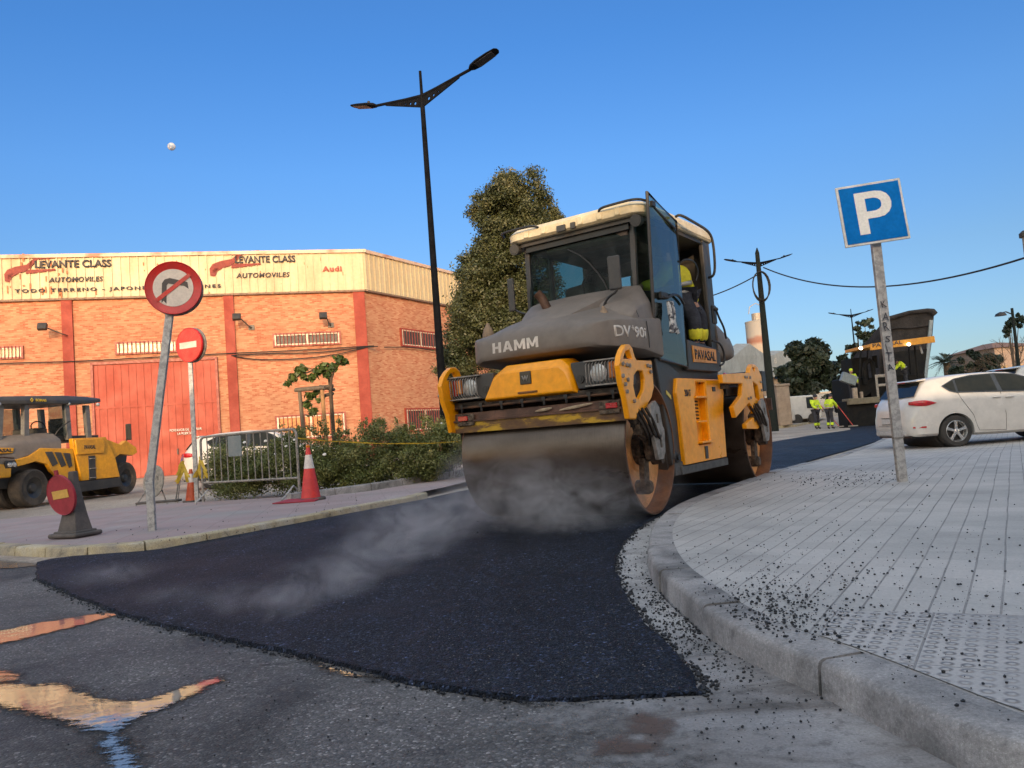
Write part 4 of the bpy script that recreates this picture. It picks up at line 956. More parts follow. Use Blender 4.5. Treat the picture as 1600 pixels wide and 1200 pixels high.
# ---- red disc on a rubber cone base
pb = gnd(118, 838, .09)
t = thing('portable_no_entry_sign', 'red disc with yellow bar stuck on a dark rubber cone base near the kerb', 'road sign', tuple(pb), R_(-20))
rubg = M('dusty_rubber', (.085, .075, .068), .9, c2=(.13, .11, .10), scale=8, bump=.3)
mb = MB(); mb.box((0, 0, .025), (.42, .36, .05), bev=.015); mb.box((0, 0, .055), (.34, .28, .03), bev=.01); mb.obj('base', rubg, t, bev=.004)
mb = MB(); mb.loft([[(sx*w_, sy*d_, z) for sx, sy in ((-1, -1), (1, -1), (1, 1), (-1, 1))] for w_, d_, z in ((.14, .11, .06), (.105, .085, .22), (.06, .06, .45), (.04, .04, .62), (.035, .035, .72))]); mb.obj('cone_body', rubg, t, bev=.01)
mb = MB(); mb.lathe([(.001, -.012), (.215, -.012), (.222, -.018), (.226, -.010), (.226, .008), (.001, .008)], (0, 0, 0), 'Y', 40); dsc = mb.obj('sign_disc', M('faded_red', (.36, .022, .04), .55, c2=(.28, .02, .035), scale=7), t, smooth=True)
dsc.location = (-.03, -.125, .47); dsc.rotation_euler = (R_(9), R_(-5), R_(-5))
mb = MB(); mb.box((0, -.0155, .01), (.26, .006, .09)); mb.obj('yellow_bar', M('bar_yellow', (.70, .42, .09), .45, c2=(.62, .36, .08)), dsc)
mb = MB(); mb.box((0, 0, .25), (.05, .02, .06)); mb.obj('clip', M('faded_red', (0, 0, 0)), dsc)
# ---- cones
conered = M('cone_red', (.62, .035, .03), .5, c2=(.50, .03, .03), scale=5, bump=.05); conew = M('cone_white', (.70, .64, .58), .5, c2=(.58, .52, .48), scale=5, bump=.05); coneor = M('cone_orange', (.62, .10, .03), .5)
def cone(label, loc, h, mats, rz=0, lamp=False):
    t = thing('traffic_cone', label, 'cone', loc, rz, 'traffic cones')
    mb = MB(); r = [(-1, -.6), (-.6, -1), (.6, -1), (1, -.6), (1, .6), (.6, 1), (-.6, 1), (-1, .6)]
    mb.loft([[(a*h*.27, b*h*.27, z) for a, b in r] for z in (0, .035)]); mb.obj('base', rubg, t, bev=.008)
    R0 = lambda z: h*.155*(1-z/h)+.028
    z0 = .035
    segs = [(z0, h*.60, mats[0]), (h*.60, h*.86, mats[1]), (h*.86, h, mats[0])]
    for a, b, m_ in segs:
        mb = MB(); mb.lathe([(R0(a)+(.002 if m_ is mats[1] else 0), a), (R0(b)+(.002 if m_ is mats[1] else 0), b)], (0, 0, 0), 'Z', 28); mb.obj('reflective_band' if m_ is mats[1] else 'cone_body', m_, t, smooth=True)
    if lamp: mb = MB(); mb.lathe([(.032, h), (.034, h+.03), (.02, h+.045)], (0, 0, 0), 'Z', 16); mb.obj('tip', lenso, t, smooth=True)
    return t
pc = gnd(486, 781, .085); hc = (at(484, 699, pc.y)-pc).z
cone('clean red and white traffic cone standing before the hedge', tuple(pc), hc, (conered, conew), .3, True)
pc = gnd(245, 795, .0); cone('orange and white cone half hidden behind the bent sign post', (pc.x+.25, 14.6, 0.02), .62, (coneor, conew), .4)
# flat red warning plate on the ground
pf = gnd(448, 785, .09); mb = MB(); mb.prism([(-.3, -.12), (.32, -.20), (.36, -.05), (-.1, .14)], (0, 0, .02), (1, 0, 0), (0, 1, 0), .014); o = mb.obj('fallen_sign', M('faded_red', (0, 0, 0)), None, loc=tuple(pf+Vector((.12, 0, 0)))); tag(o, 'red triangular warning plate lying flat beside the clean cone', 'sign')
o.rotation_euler = (R_(6), 0, .1)
# sign seen from behind on a stand, and blue disc on tripod
pg = Vector((-6.45, 14.2, .03)); pgc = at(238, 752, 14.2)
def stand_sign(name, label, c, rad, rz, mats, legs=True, tilt=-10, faceback=False):
    b = Vector((c.x, c.y, .03)); t = thing(name, label, 'road sign', tuple(b), rz)
    h = c.z-.03
    mb = MB(); mb.lathe([(.001, -.008), (rad, -.008), (rad, .008), (.001, .008)], (0, 0, 0), 'Y', 36); d_ = mb.obj('sign_disc', mats[0], t, smooth=True); d_.location = (0, 0, h); d_.rotation_euler = (R_(tilt), 0, 0)
    if len(mats) > 1:
        mb = MB(); mb.lathe([(.001, -.012), (rad*.78, -.012), (rad*.78, -.006), (.001, -.006)], (0, 0, 0), 'Y', 32); mb.obj('blue_field', mats[1], d_, smooth=True)
    mb = MB()
    for sx in (-1, 1): mb.tube([(sx*.12, .02, h+.1), (sx*.24, -.1, -.02)], .012, 6)
    mb.tube([(0, .03, h), (0, .42, -.02)], .012, 6); mb.obj('leg', galvd, t); return t
c_ = at(240, 752, 14.3); stand_sign('round_sign_stand', 'grey back of a round sign standing behind the bent post', c_, .30, R_(150), [galvd], tilt=8)
c_ = at(282, 733, 14.9); stand_sign('round_sign_stand', 'faded red rimmed blue disc leaning on a wire stand near the barrier', c_, .29, R_(-62), [M('faded_pink', (.62, .10, .12), .5), M('faded_blue', (.12, .20, .42), .5)], tilt=-12)
pr_ = gnd(250, 792, .0); mb = MB(); mb.box((0, 0, .02), (.75, .22, .04), bev=.01); o = mb.obj('sign_base', rubg, None, loc=(-6.5, 13.9, .09)); tag(o, 'flat rubber foot block lying behind the bent sign post', 'sign base')
# ---- crowd barrier
pa, pz = gnd(318, 784, .09), gnd(478, 790, .09)
bx = Vector((at(478, 770, pa.y-2.0).x-pa.x, -1.6, 0)); 
A_ = pa; Tl, Tr = at(330, 690, pa.y), None
bd = Vector((1.9, -.95, 0)); bl = 2.15; bd.normalize()
galv_b = galvd; t = thing('crowd_barrier', 'galvanised crowd control barrier with blue plate standing against the hedge', 'barrier', tuple(pa), math.atan2(bd.y, bd.x))
h1 = (at(325, 684, pa.y)-pa).z+.02; z0 = .32
print('barrier h', h1)
mb = MB(); mb.tube(smooth([Vector(p) for p in [(0, 0, 0), (0, 0, h1-.2), (0.0, 0, h1-.02), (.16, 0, h1), (bl-.16, 0, h1), (bl, 0, h1-.02), (bl, 0, h1-.2), (bl, 0, 0)]], 2), .021, 10); mb.tube([(0, 0, z0), (bl, 0, z0)], .018, 8); mb.obj('frame', galvd, t, smooth=True)
mb = MB()
for i in range(13): x = bl*(i+1)/14; mb.cyl((x, 0, z0), (x, 0, h1), .0095, n=8)
mb.obj('bar', galvd, t, smooth=True)['kind'] = 'stuff'
mb = MB(); mb.box((.82, -.02, h1-.2), (.30, .012, .34)); mb.obj('plate', M('plate_blue_grey', (.13, .17, .20), .5, .2, c2=(.2, .22, .23)), t)
for x in (.12, bl-.12): mb = MB(); mb.tube([(x, -.28, 0), (x, -.2, .05), (x, 0, .2), (x, .2, .05), (x, .28, 0)], .014, 6); mb.obj('foot', galv, t)
# yellow tape knotted on the barrier end and strung to the lamp
tape = M('tape_yellow', (.62, .42, .03), .5)
mb = MB(); g = random.Random(9)
for x0 in (-.32, -.02):
    for k in range(9):
        a = g.uniform(0, 6.28); pts = [Vector((x0, 0, .62+g.uniform(-.03, .15)))]
        for j in range(3): pts.append(pts[-1]+Vector((math.cos(a)*.035+g.uniform(-.02, .02), g.uniform(-.03, .03), -.075+g.uniform(-.02, .02))))
        w_ = Vector((.022, .01, 0)); mb.sheet([[p-w_, p+w_] for p in pts])
o = mb.obj('barrier_tape', tape, None, loc=tuple(pa), rz=0); tag(o, 'crumpled yellow tape knotted between the thin post and the barrier', 'tape')
mb = MB(); q0 = pa+bd*bl+Vector((0, 0, h1*.86)); q1 = at(716, 690, 14.4); pts = []
for k in range(25):
    f_ = k/24; p = q0.lerp(q1, f_); p.z -= .10*4*f_*(1-f_)*.6; pts.append(p)
mb.sheet([[p+Vector((0, 0, .010+.004*math.cos(k*.8))), p+Vector((0, .01, -.010))] for k, p in enumerate(pts)]); o = mb.obj('hazard_tape', tape, None); tag(o, 'thin yellow tape strung along the front of the hedge', 'tape')
# ================================================================ TANDEM ROLLER
MID = Vector((1.398, 8.71, .035)); RZ = R_(235)
FX_, FY_ = Vector((math.cos(RZ), math.sin(RZ), 0)), Vector((-math.sin(RZ), math.cos(RZ), 0))
class Frm:
    def __init__(s, o, a): s.o = Vector(o); s.x = Vector((math.cos(a), math.sin(a), 0)); s.y = Vector((-math.sin(a), math.cos(a), 0))
    def Y(s, u, v, y): d = ray(u, v); t = ((s.o+s.y*y-_C).dot(s.y))/d.dot(s.y); P = _C+d*t-s.o; return Vector((P.dot(s.x), y, P.z))
    def X(s, u, v, x): d = ray(u, v); t = ((s.o+s.x*x-_C).dot(s.x))/d.dot(s.x); P = _C+d*t-s.o; return Vector((x, P.dot(s.y), P.z))
B = Frm(MID, RZ)
rl = thing('road_roller', 'yellow and grey tandem road roller with open cab door compacting steaming asphalt', 'road roller', tuple(MID), RZ)
c4 = lambda x, y: (960+x/4.2857, 540+y/4.2857)
c1 = lambda x, y: (680+x/2.2222, 280+y/2.2222)
# drum steel: brown smeared with streaks
ds, t, bs = nt('drum_steel'); n = noise(t, 2.2, 7, .62, stretch=(1, .35, 1)); n2 = noise(t, 26, 5, .6, stretch=(.5, 6, .5))
r = ramp(t, n.outputs[0], [(.3, (.055, .036, .026)), (.5, (.105, .080, .064)), (.72, (.16, .13, .108))]); k = ramp(t, n2.outputs[0], [(.3, .8), (.7, 1.12)])
t.links.new(mixc(t, 1, r.outputs[0], k.outputs[0], 'MULTIPLY'), bs.inputs['Base Color']); bs.inputs['Metallic'].default_value = .5; rr = ramp(t, n.outputs[0], [(.3, .26), (.7, .44)]); t.links.new(rr.outputs[0], bs.inputs['Roughness']); bumpn(t, n2.outputs[0], .15, .004, bs)
drin = M('drum_inner_rust', (.24, .10, .04), .6, .2, c2=(.13, .06, .03), scale=5, bump=.3)
def drum(name, lx, rot, visible_motor):
    R0, Wd = .61, .84
    mb = MB(); mb.lathe([(R0, -Wd+.008), (R0, Wd-.008), (R0-.006, Wd), (R0-.022, Wd), (R0-.026, Wd-.012), (R0-.026, Wd-.16), (.05, Wd-.16), (.05, -Wd+.16), (R0-.026, -Wd+.16), (R0-.026, -Wd+.012), (R0-.022, -Wd), (R0-.006, -Wd)], (0, 0, R0), 'Y', 96, closed=True)
    d = mb.obj(name, [ds, drin], rl, smooth=True, loc=(lx, 0, 0), rz=rot)
    for p in d.data.polygons:
        c = p.center; rr_ = math.hypot(c.x, c.z-R0)
        if rr_ < R0-.02 or abs(c.y) > Wd-.004: p.material_index = 1
    for s in (1, -1):
        mb = MB(); mb.lathe([(.001, s*(Wd-.135)), (.20, s*(Wd-.135)), (.22, s*(Wd-.15)), (R0-.05, s*(Wd-.150)), (R0-.03, s*(Wd-.157)), (.001, s*(Wd-.157))], (0, 0, R0), 'Y', 64); mb.obj('drum_disc', drumdisc, d, smooth=True)
        mb = MB(); mb.lathe([(.001, s*(Wd-.02)), (.09, s*(Wd-.02)), (.11, s*(Wd-.05)), (.15, s*(Wd-.06)), (.16, s*(Wd-.14)), (.001, s*(Wd-.14))], (0, 0, R0), 'Y', 28); 
        for k in range(10): a = k*.628; mb.cyl((math.cos(a)*.125, s*(Wd-.07), R0+math.sin(a)*.125), (math.cos(a)*.125, s*(Wd-.04), R0+math.sin(a)*.125), .013, n=6)
        mb.obj('hub', dirtsteel, d)
    return d
FRX, FRA = 1.563, R_(4); RRX, RRA = -1.56, R_(2)
drum('drum', FRX, FRA, True); drum('drum', RRX, RRA, True)
FF = Frm(MID+FX_*FRX, RZ+FRA); FR = Frm(MID+FX_*RRX, RZ+RRA)
def fobj(mb, name, mat, parent=None, **k): # a part in the front steering frame
    if parent is None: return mb.obj(name, mat, rl, loc=(FRX, 0, 0), rz=FRA, **k)
    return mb.obj(name, mat, parent, **k)
def robj(mb, name, mat, parent=None, **k):
    if parent is None: return mb.obj(name, mat, rl, loc=(RRX, 0, 0), rz=RRA, **k)
    return mb.obj(name, mat, parent, **k)
# yoke arms front
ya = [(.05, 1.385), (.40, 1.375), (.44, 1.40), (.48, 1.475), (.535, 1.505), (.62, 1.50), (.69, 1.46), (.755, 1.40), (.80, 1.32), (.775, 1.17), (.715, 1.05), (.675, .875), (.54, .865), (.47, .93), (.30, .955), (.13, 1.05), (.05, 1.14)]
h1_ = [(.70, 1.375), (.64, 1.44), (.555, 1.455), (.51, 1.38)]
h2_ = [(.50, 1.24), (.41, 1.285), (.29, 1.285), (.26, 1.21), (.30, 1.12), (.43, 1.03), (.50, 1.06), (.53, 1.15)]
for s in (1, -1):
    mb = MB(); mb.prism(ya, (0, s*.905, 0), (1, 0, 0), (0, 0, 1), .05, hole=[h1_, h2_]); a = fobj(mb, 'yoke_arm', yellow, bev=.008)
    for (bx_, bz) in ((.74, 1.33), (.66, 1.325), (.76, 1.23), (.66, 1.20), (.72, 1.16), (.60, 1.32), (.70, 1.10), (.12, 1.33), (.18, 1.335), (.12, 1.28), (.56, 1.02)):
        mb = MB(); mb.cyl((bx_, s*.93, bz), (bx_, s*.948, bz), .017, n=6); mb.obj('bolt', galvd, a)
    mb = MB(); mb.box((.40, s*.88, 1.05), (.24, .03, .5)); mb.box((.35, s*.87, 1.15), (.4, .03, .34)); fobj(mb, 'yoke_plate', greasy)
mb = MB(); mb.box((.28, 0, 1.27), (.42, 1.74, .22)); mb.box((-.2, 0, 1.36), (.9, .5, .16)); fobj(mb, 'yoke_beam', blackm, bev=.01)
# hub bracket on the visible side
def hubgear(fo, fr, s=1, x0=.60, z0=.88):
    mb = MB()
    mb.prism([(x0+.03, z0+.03), (x0-.10, z0+.04), (.16, .74), (.02, .72), (-.02, .60), (.05, .50), (.16, .52), (.26, .66)], (0, s*.885, 0), (1, 0, 0), (0, 0, 1), .05)
    mb.prism([(.18, .52), (.06, .50), (.08, .30), (.12, .24), (.19, .24), (.20, .32)], (0, s*.80, 0), (1, 0, 0), (0, 0, 1), .05)
    mb.lathe([(.001, s*.96), (.055, s*.96), (.075, s*.93), (.11, s*.92), (.12, s*.84), (.001, s*.84)], (.08, 0, .60), 'Y', 20)
    mb.lathe([(.001, s*.86), (.05, s*.86), (.065, s*.83), (.065, s*.72), (.001, s*.72)], (.13, 0, .26), 'Y', 16)
    g_ = fo(mb, 'hub_bracket', dirtsteel, bev=.006)
    mb = MB(); mb.prism([(.30, .98), (.18, 1.02), (.10, .96), (.06, .80), (.02, .76), (.04, .56), (.10, .50), (.22, .50), (.26, .62), (.34, .84)], (0, s*.965, 0), (1, 0, 0), (0, 0, 1), .035, hole=[[(.20, .90), (.15, .90), (.14, .82), (.19, .82)], [(.16, .68), (.11, .68), (.10, .60), (.15, .60)]]); mb.obj('motor_guard', galvd, g_, bev=.005)
    mb = MB()
    for k in range(4): 
        o = Vector((.52-.06*k, s*(.90+.015*k), .96)); mb.tube(smooth([o, o+Vector((-.03, s*.05, -.12)), o+Vector((-.12, s*.06, -.22-.02*k)), o+Vector((-.22, s*.03, -.25)), o+Vector((-.30, s*.0, -.33+.03*k))], 2), .014, 7)
    mb.obj('hose', greasy, g_)
    mb = MB(); mb.lathe([(.001, s*.90), (.05, s*.90), (.06, s*.80), (.001, s*.80)], (-.10, 0, .50), 'Y', 12); mb.lathe([(.001, s*.92), (.035, s*.92), (.04, s*.86), (.001, s*.86)], (.34, 0, .74), 'Y', 12); mb.box((.42, s*.90, .80), (.12, .07, .09), rot=(0, 25, 0)); mb.obj('valve', dirtsteel, g_)
hubgear(fobj, FF)
# cowl with badge
mb = MB(); mb.loft([[(.66, y0, z) for y0, z in ((-.50, 1.155), (.42, 1.155), (.36, 1.33), (.30, 1.385), (-.30, 1.385), (-.39, 1.33))], [(.60, y0, z) for y0, z in ((-.52, 1.13), (.45, 1.13), (.40, 1.36), (.30, 1.45), (-.27, 1.45), (-.42, 1.36))], [(.30, y0, z) for y0, z in ((-.50, 1.13), (.44, 1.13), (.40, 1.38), (.28, 1.475), (-.25, 1.475), (-.42, 1.38))]]); cw = fobj(mb, 'front_cowl', yellow, bev=.012)
mb = MB(); mb.box((.665, -.04, 1.315), (.014, .115, .115), bev=.004); bd_ = mb.obj('badge', M('badge_grey', (.08, .07, .055), .4, .5), cw)
text('emblem', 'W', (.674, -.075, 1.285), (0, 1, 0), (0, 0, 1), .05, galvd, bd_, w=.07, off=.04)
mb = MB(); mb.box((.665, -.03, 1.185), (.02, .20, .018), bev=.004); mb.obj('latch', M('cowl_edge', (.25, .10, .02), .6), cw)
for s in (1, -1):
    mb = MB(); mb.loft([[(x, s*y0, z) for y0, z in ((.40 if x < .6 else .46, 1.165), (.895, 1.165), (.905, 1.20), (.905, 1.36), (.885, 1.40), (.34 if x < .6 else .40, 1.40), (.33 if x < .6 else .40, 1.36))] for x in (.40, .60, .63)]); lh = fobj(mb, 'light_housing', darkgrey, bev=.008)
    mb = MB(); 
    yL, yR = .585, .80
    mb.lathe([(.001, .648), (.05, .645), (.078, .636), (.085, .61), (.001, .61)], (0, s*.665, 1.285), 'X', 24); mb.obj('headlight', lensw, lh, smooth=True)
    mb = MB(); mb.box((.635, s*.79, 1.30), (.03, .07, .14), bev=.01); mb.obj('turn_signal', lenso, lh); mb = MB(); mb.box((.636, s*.832, 1.29), (.03, .04, .15), bev=.008); mb.obj('tail_light', lensr, lh)
    mb = MB(); y = .56
    while y < .90: mb.tube([(.64, s*y, 1.185), (.675, s*(y+.004), 1.215), (.68, s*(y+.008), 1.36), (.64, s*(y+.01), 1.392)], .0048, 5); y += .030
    mb.box((.655, s*.725, 1.392), (.035, .36, .012)); mb.box((.655, s*.725, 1.182), (.035, .36, .012)); mb.obj('lamp_grille', galvd, lh)
    mb = MB(); mb.cyl((.63, s*.49, 1.25), (.645, s*.49, 1.25), .035, n=18); mb.cyl((.642, s*.49, 1.25), (.65, s*.49, 1.25), .018, n=12); mb.obj('reverse_horn', blackm, lh)
mb = MB(); mb.box((.50, 0, 1.12), (.22, 1.76, .07)); mb.box((.42, 0, 1.0), (.06, 1.74, .22)); fobj(mb, 'front_beam', greasy, bev=.006)
mb = MB(); mb.cyl((.63, -.86, 1.10), (.63, .86, 1.10), .012, n=8); sp = fobj(mb, 'sprinkler_pipe', rust)
for k in range(8):
    y = -.78+k*.223; mb = MB(); mb.cyl((.63, y, 1.12), (.63, y, 1.055), .017, .010, n=8); mb.box((.625, y, 1.115), (.04, .035, .03)); mb.obj('nozzle', blackm, sp)
rusty2 = M('rust_brown_beam', (.15, .065, .035), .65, .1, c2=(.07, .035, .022), scale=6, bump=.3)
mb = MB(); mb.prism([(.56, 1.05), (.60, 1.05), (.615, .985), (.645, .98), (.645, .965), (.56, .965)], (0, 0, 0), (1, 0, 0), (0, 0, 1), 1.76); sb = fobj(mb, 'scraper_beam', rusty2)
sm_, t, bs = nt('worn_yellow_scraper'); n = noise(t, 5, 6, .65, stretch=(1, .6, 1.8)); r = ramp(t, n.outputs[0], [(.36, (.09, .045, .028)), (.50, (.17, .09, .03)), (.57, (.48, .28, .02)), (.75, (.62, .38, .03))]); t.links.new(r.outputs[0], bs.inputs['Base Color']); bs.inputs['Roughness'].default_value = .6; bumpn(t, n.outputs[0], .3, .01, bs)
mb = MB(); mb.box((.615, 0, .915), (.016, 1.78, .10), rot=(0, 6, 0)); mb.obj('scraper_plate', sm_, sb)
g = random.Random(5)
for y0, w_ in ((.10, .18), (.42, .34)): mb = MB(); mb.sph((.632, y0, 1.015), 1, 10, (.006, w_/2, .014), rot=(6, 0, 0)); mb.obj('bare_patch', M('bare_primer', (.40, .31, .20), .8, c2=(.28, .2, .13), scale=20), sb)
for s in (1, -1):
    mb = MB(); mb.box((.635, s*.74, .985), (.02, .19, .11), bev=.004); rb = mb.obj('reflector_bracket', dirtsteel, sb)
    mb = MB(); mb.box((.65, s*.765, .998), (.016, .105, .045), bev=.004); mb.obj('reflector', lensr, rb)
# ------------- rear frame
ry = [(1.51, 1.285), (.78, 1.315), (.47, 1.325), (.42, 1.39), (.34, 1.435), (.22, 1.435), (.10, 1.40), (-.02, 1.30), (-.03, 1.0), (.08, .80), (.18, .70), (.34, .655), (.80, .675), (.80, .73), (.47, .80), (.41, .87), (.60, .975), (1.16, .81), (1.22, .93), (.87, 1.06), (.80, 1.195), (1.51, 1.19)]
for s in (1, -1):
    mb = MB(); mb.prism(ry, (0, s*.905, 0), (1, 0, 0), (0, 0, 1), .055, hole=[[(.38, 1.23), (.18, 1.18), (.12, .96), (.34, 1.04)], [(.34, 1.39), (.22, 1.39), (.27, 1.34)]]); a = robj(mb, 'yoke_arm', yellow, bev=.008)
    for (bx_, bz) in ((.70, 1.27), (.62, 1.27), (.50, 1.27), (.05, 1.22), (.05, 1.12), (.04, .98), (.55, 1.03), (.65, 1.02), (.2, .74), (.3, .71)):
        mb = MB(); mb.cyl((bx_, s*.93, bz), (bx_, s*.95, bz), .016, n=6); mb.obj('bolt', galvd, a)
mb = MB(); mb.box((.75, 0, 1.12), (.5, 1.6, .12)); mb.box((0, 0, 1.26), (.3, 1.74, .2)); mb.box((-.45, 0, 1.25), (.16, 1.7, .26)); robj(mb, 'yoke_beam', blackm, bev=.01)
mb = MB(); mb.box((-.58, 0, .95), (.04, 1.76, .16)); robj(mb, 'scraper_beam', rusty2)
hubgear(robj, FR, 1, .42, .76)
# ------------- chassis
def side_poly(pts, y, th): mb = MB(); mb.prism(pts, (0, y, 0), (1, 0, 0), (0, 0, 1), th); return mb
mb = side_poly([(1.18, 1.44), (-.58, 1.44), (-.66, 1.20), (-.46, .32), (.98, .32), (1.02, .70), (1.10, 1.05), (1.14, 1.30)], 0, 1.50); mb.obj('chassis', darkgrey, rl, bev=.015)
mb = MB(); mb.loft([[(x, y, z) for x, z in ((1.16, 1.44), (1.02, 1.46), (.60, 1.30), (.60, .40), (.98, .40), (1.02, .75), (1.08, 1.05), (1.13, 1.28))] for y in (.70, .79)]); mb.obj('side_fairing', darkgrey, rl, bev=.01)
mb = MB(); mb.box((.17, .76, .335), (1.30, .12, .085)); mb.box((.80, .765, .36), (.3, .08, .13)); mb.obj('step_plate', M('step_steel', (.10, .095, .09), .6, .2, scale=10), rl, bev=.008)
mb = MB(); mb.lathe([(.001, .81), (.05, .81), (.065, .79), (.065, .76), (.001, .76)], (.88, 0, .47), 'Y', 16); mb.lathe([(.02, .83), (.03, .83), (.03, .8), (.02, .8)], (.88, 0, .47), 'Y', 12); mb.obj('tie_down', blackm, rl)
yp = [(.76, 1.25), (.82, 1.10), (.775, .85), (.755, .385), (-.43, .385), (-.46, .92), (-.52, 1.10), (-.47, 1.25)]
slot = [(.36, .56), (.36, 1.06), (.30, 1.13), (.30, 1.215), (.02, 1.215), (.02, .56)]
mb = side_poly(yp, .79, .05) if False else MB(); mb.prism(yp, (0, .80, 0), (1, 0, 0), (0, 0, 1), .06, hole=slot); sp_ = mb.obj('side_panel', yellow, rl, bev=.012)
mb = MB(); mb.box((.19, .745, .88), (.36, .02, .68)); mb.box((.03, .78, .88), (.02, .07, .64)); mb.obj('slot_back', yellow, sp_)
mb = MB()
for rr_ in range(6):
    for cc_ in range(6): mb.cyl((.315-cc_*.036, .757, 1.02-rr_*.036-(cc_*.002)), (.315-cc_*.036, .762, 1.02-rr_*.036), .0125, n=8)
mb.obj('grille', blackm, sp_)
for c_, d_ in (((.19, .80, 1.055), (.34, .10, .02)), ((.22, .80, .80), (.24, .09, .018)), ((.17, .81, .585), (.36, .12, .022))): mb = MB(); mb.box(c_, d_); mb.obj('step', yellow, sp_, bev=.004)
mb = MB(); mb.box((.175, .834, .475), (.075, .012, .13), bev=.003); mb.box((-.2, .834, 1.14), (.085, .01, .05), bev=.002); mb.obj('latch', darkgrey, sp_)
text('lettering', '20AT', (.62, .8315, 1.065), (-1, 0, 0), (0, 0, 1), .07, ink, sp_, w=.16, off=.015)
mb = MB(); mb.prism([(0, 0), (.10, -.05), (.10, -.09), (0, -.04)], (.98, .795, 1.13), (-1, 0, 0), (0, 0, 1), .006); mb.obj('warning_label', M('label_yellow', (.72, .55, .10), .4), rl)
# ------------- hood, front
def rsec(x, w, b, tz, yc=0.0, k=4.0, n=28, flat=.55):
    out = []
    for i in range(n):
        a = 2*math.pi*i/n; ca, sa_ = math.cos(a), math.sin(a)
        yy = w*math.copysign(abs(ca)**(2/k), ca); zz = (tz-b)/2*math.copysign(abs(sa_)**(2/k), sa_)+(tz+b)/2
        out.append((x, yc+yy, zz))
    return out
def hsec(x, w, b, zs, wt, zt, r=.03):
    L = [(w-r*1.4, b), (w-.3*r, b+r*.5), (w, b+r*1.3), (w-.004, zs-r), (w-.35*r, zs-.2*r), (w-r*1.2, zs+.25*r), ((w*.6+wt*.4), zs*.6+zt*.4-.004), (wt+.05, zt-.014), (wt-.02, zt), (wt*.5, zt+.008), (0, zt+.012)]
    return [(x, y, z) for y, z in L] + [(x, -y, z) for y, z in L[-2::-1]] + [(x, -(w-r*1.4)*f, b) for f in (.5, 0, -.5)]
mb = MB(); mb.loft([hsec(2.085, .50, 1.585, 1.66, .30, 1.665), hsec(2.078, .58, 1.555, 1.70, .34, 1.71), hsec(2.062, .63, 1.535, 1.725, .36, 1.745), hsec(2.02, .69, 1.52, 1.745, .38, 1.785), hsec(1.95, .755, 1.512, 1.76, .38, 1.825), hsec(1.84, .81, 1.505, 1.765, .40, 1.87), hsec(1.70, .838, 1.50, 1.77, .43, 1.91), hsec(1.45, .85, 1.49, 1.79, .50, 1.97), hsec(1.08, .85, 1.44, 1.82, .56, 2.03)]); hd = mb.obj('hood', hoodgrey, rl, smooth=True, auto=28)
mb = MB(); mb.loft([hsec(1.93, .20, 1.60, 1.80, .12, 1.835), hsec(1.84, .30, 1.60, 1.84, .22, 1.885), hsec(1.62, .42, 1.60, 1.90, .32, 1.985), hsec(1.42, .50, 1.60, 1.96, .40, 2.07), hsec(1.25, .56, 1.60, 2.0, .46, 2.14), hsec(1.14, .60, 1.60, 2.02, .50, 2.17)]); mb.obj('hood_top', hoodgrey, hd, smooth=True, auto=28)
mb = MB(); mb.loft([[(1.60, y, z) for y, z in ((.44, 1.70), (.80, 1.70), (.79, 1.82), (.62, 1.875), (.44, 1.86))], [(1.52, y, z) for y, z in ((.42, 1.70), (.825, 1.70), (.80, 1.88), (.65, 1.965), (.43, 1.98))], [(1.38, y, z) for y, z in ((.40, 1.70), (.83, 1.70), (.80, 1.93), (.68, 2.03), (.42, 2.06))], [(1.14, y, z) for y, z in ((.36, 1.70), (.83, 1.70), (.79, 1.98), (.70, 2.17), (.40, 2.20))]]); mb.obj('hood_shoulder', hoodgrey, hd, bev=.02)
mb = MB()
for q in (((1.42, .853, 1.765), (1.40, .856, 1.62), (1.40, .853, 1.52)), ((1.52, .83, 1.80), (1.50, .80, 1.87), (1.46, .70, 1.95))): mb.tube([Vector(p) for p in q], .004, 4)
mb.obj('panel_seam', blackm, hd)
# panel seam lines on hood front
mb = MB(); pz = B.X(*c1(262, 615), 2.06)
seam = [B.X(*c1(*p), 2.02) for p in ((280, 535), (390, 520), (425, 520), (437, 540), (425, 570))]
a0, a1 = B.X(*c1(263, 616), 2.065), B.X(*c1(405, 600), 2.065)
hh = abs(B.X(*c1(262, 580), 2.065).z-a0.z)
pl_t = M('letter_cream', (.74, .66, .58), .5, bump=0)
print('HAMM', a0, a1, hh)
bpy.context.view_layer.update(); conform(glyphs('lettering', 'HAMM', (2.20, -.44, 1.592), (0, 1, 0), (0, 0, 1), .098, .52, pl_t, hd), hd, (1, 0, 0))
tp0 = B.Y(*c1(618, 583), .842); tp1 = B.Y(*c1(715, 590), .842); print('DV', tp0, tp1)
conform(text('lettering', 'DV', (1.92, 1.0, 1.60), (-1, 0, 0), (0, 0, 1), .105, pl_t, hd, w=.20, off=.03), hd, (0, 1, 0))
conform(text('lettering', '+', (1.705, 1.0, 1.665), (-1, 0, 0), (0, 0, 1), .045, pl_t, hd, w=.045, off=.02), hd, (0, 1, 0))
conform(text('lettering', '90i', (1.655, 1.0, 1.60), (-1, 0, 0), (0, 0, 1), .105, pl_t, hd, w=.21, off=.03), hd, (0, 1, 0))
mb = MB(); p = B.X(*c1(395, 462), 1.50); q = B.X(*c1(365, 395), 1.50); print('exh', p, q); mb.tube(smooth([p+Vector((0, 0, -.1)), p, q+Vector((0, .02, -.06)), q+Vector((.04, -.02, .0))], 2), .045, 14); ex_ = mb.obj('exhaust_pipe', M('exhaust_rust', (.12, .06, .035), .6, .4), hd, smooth=True)
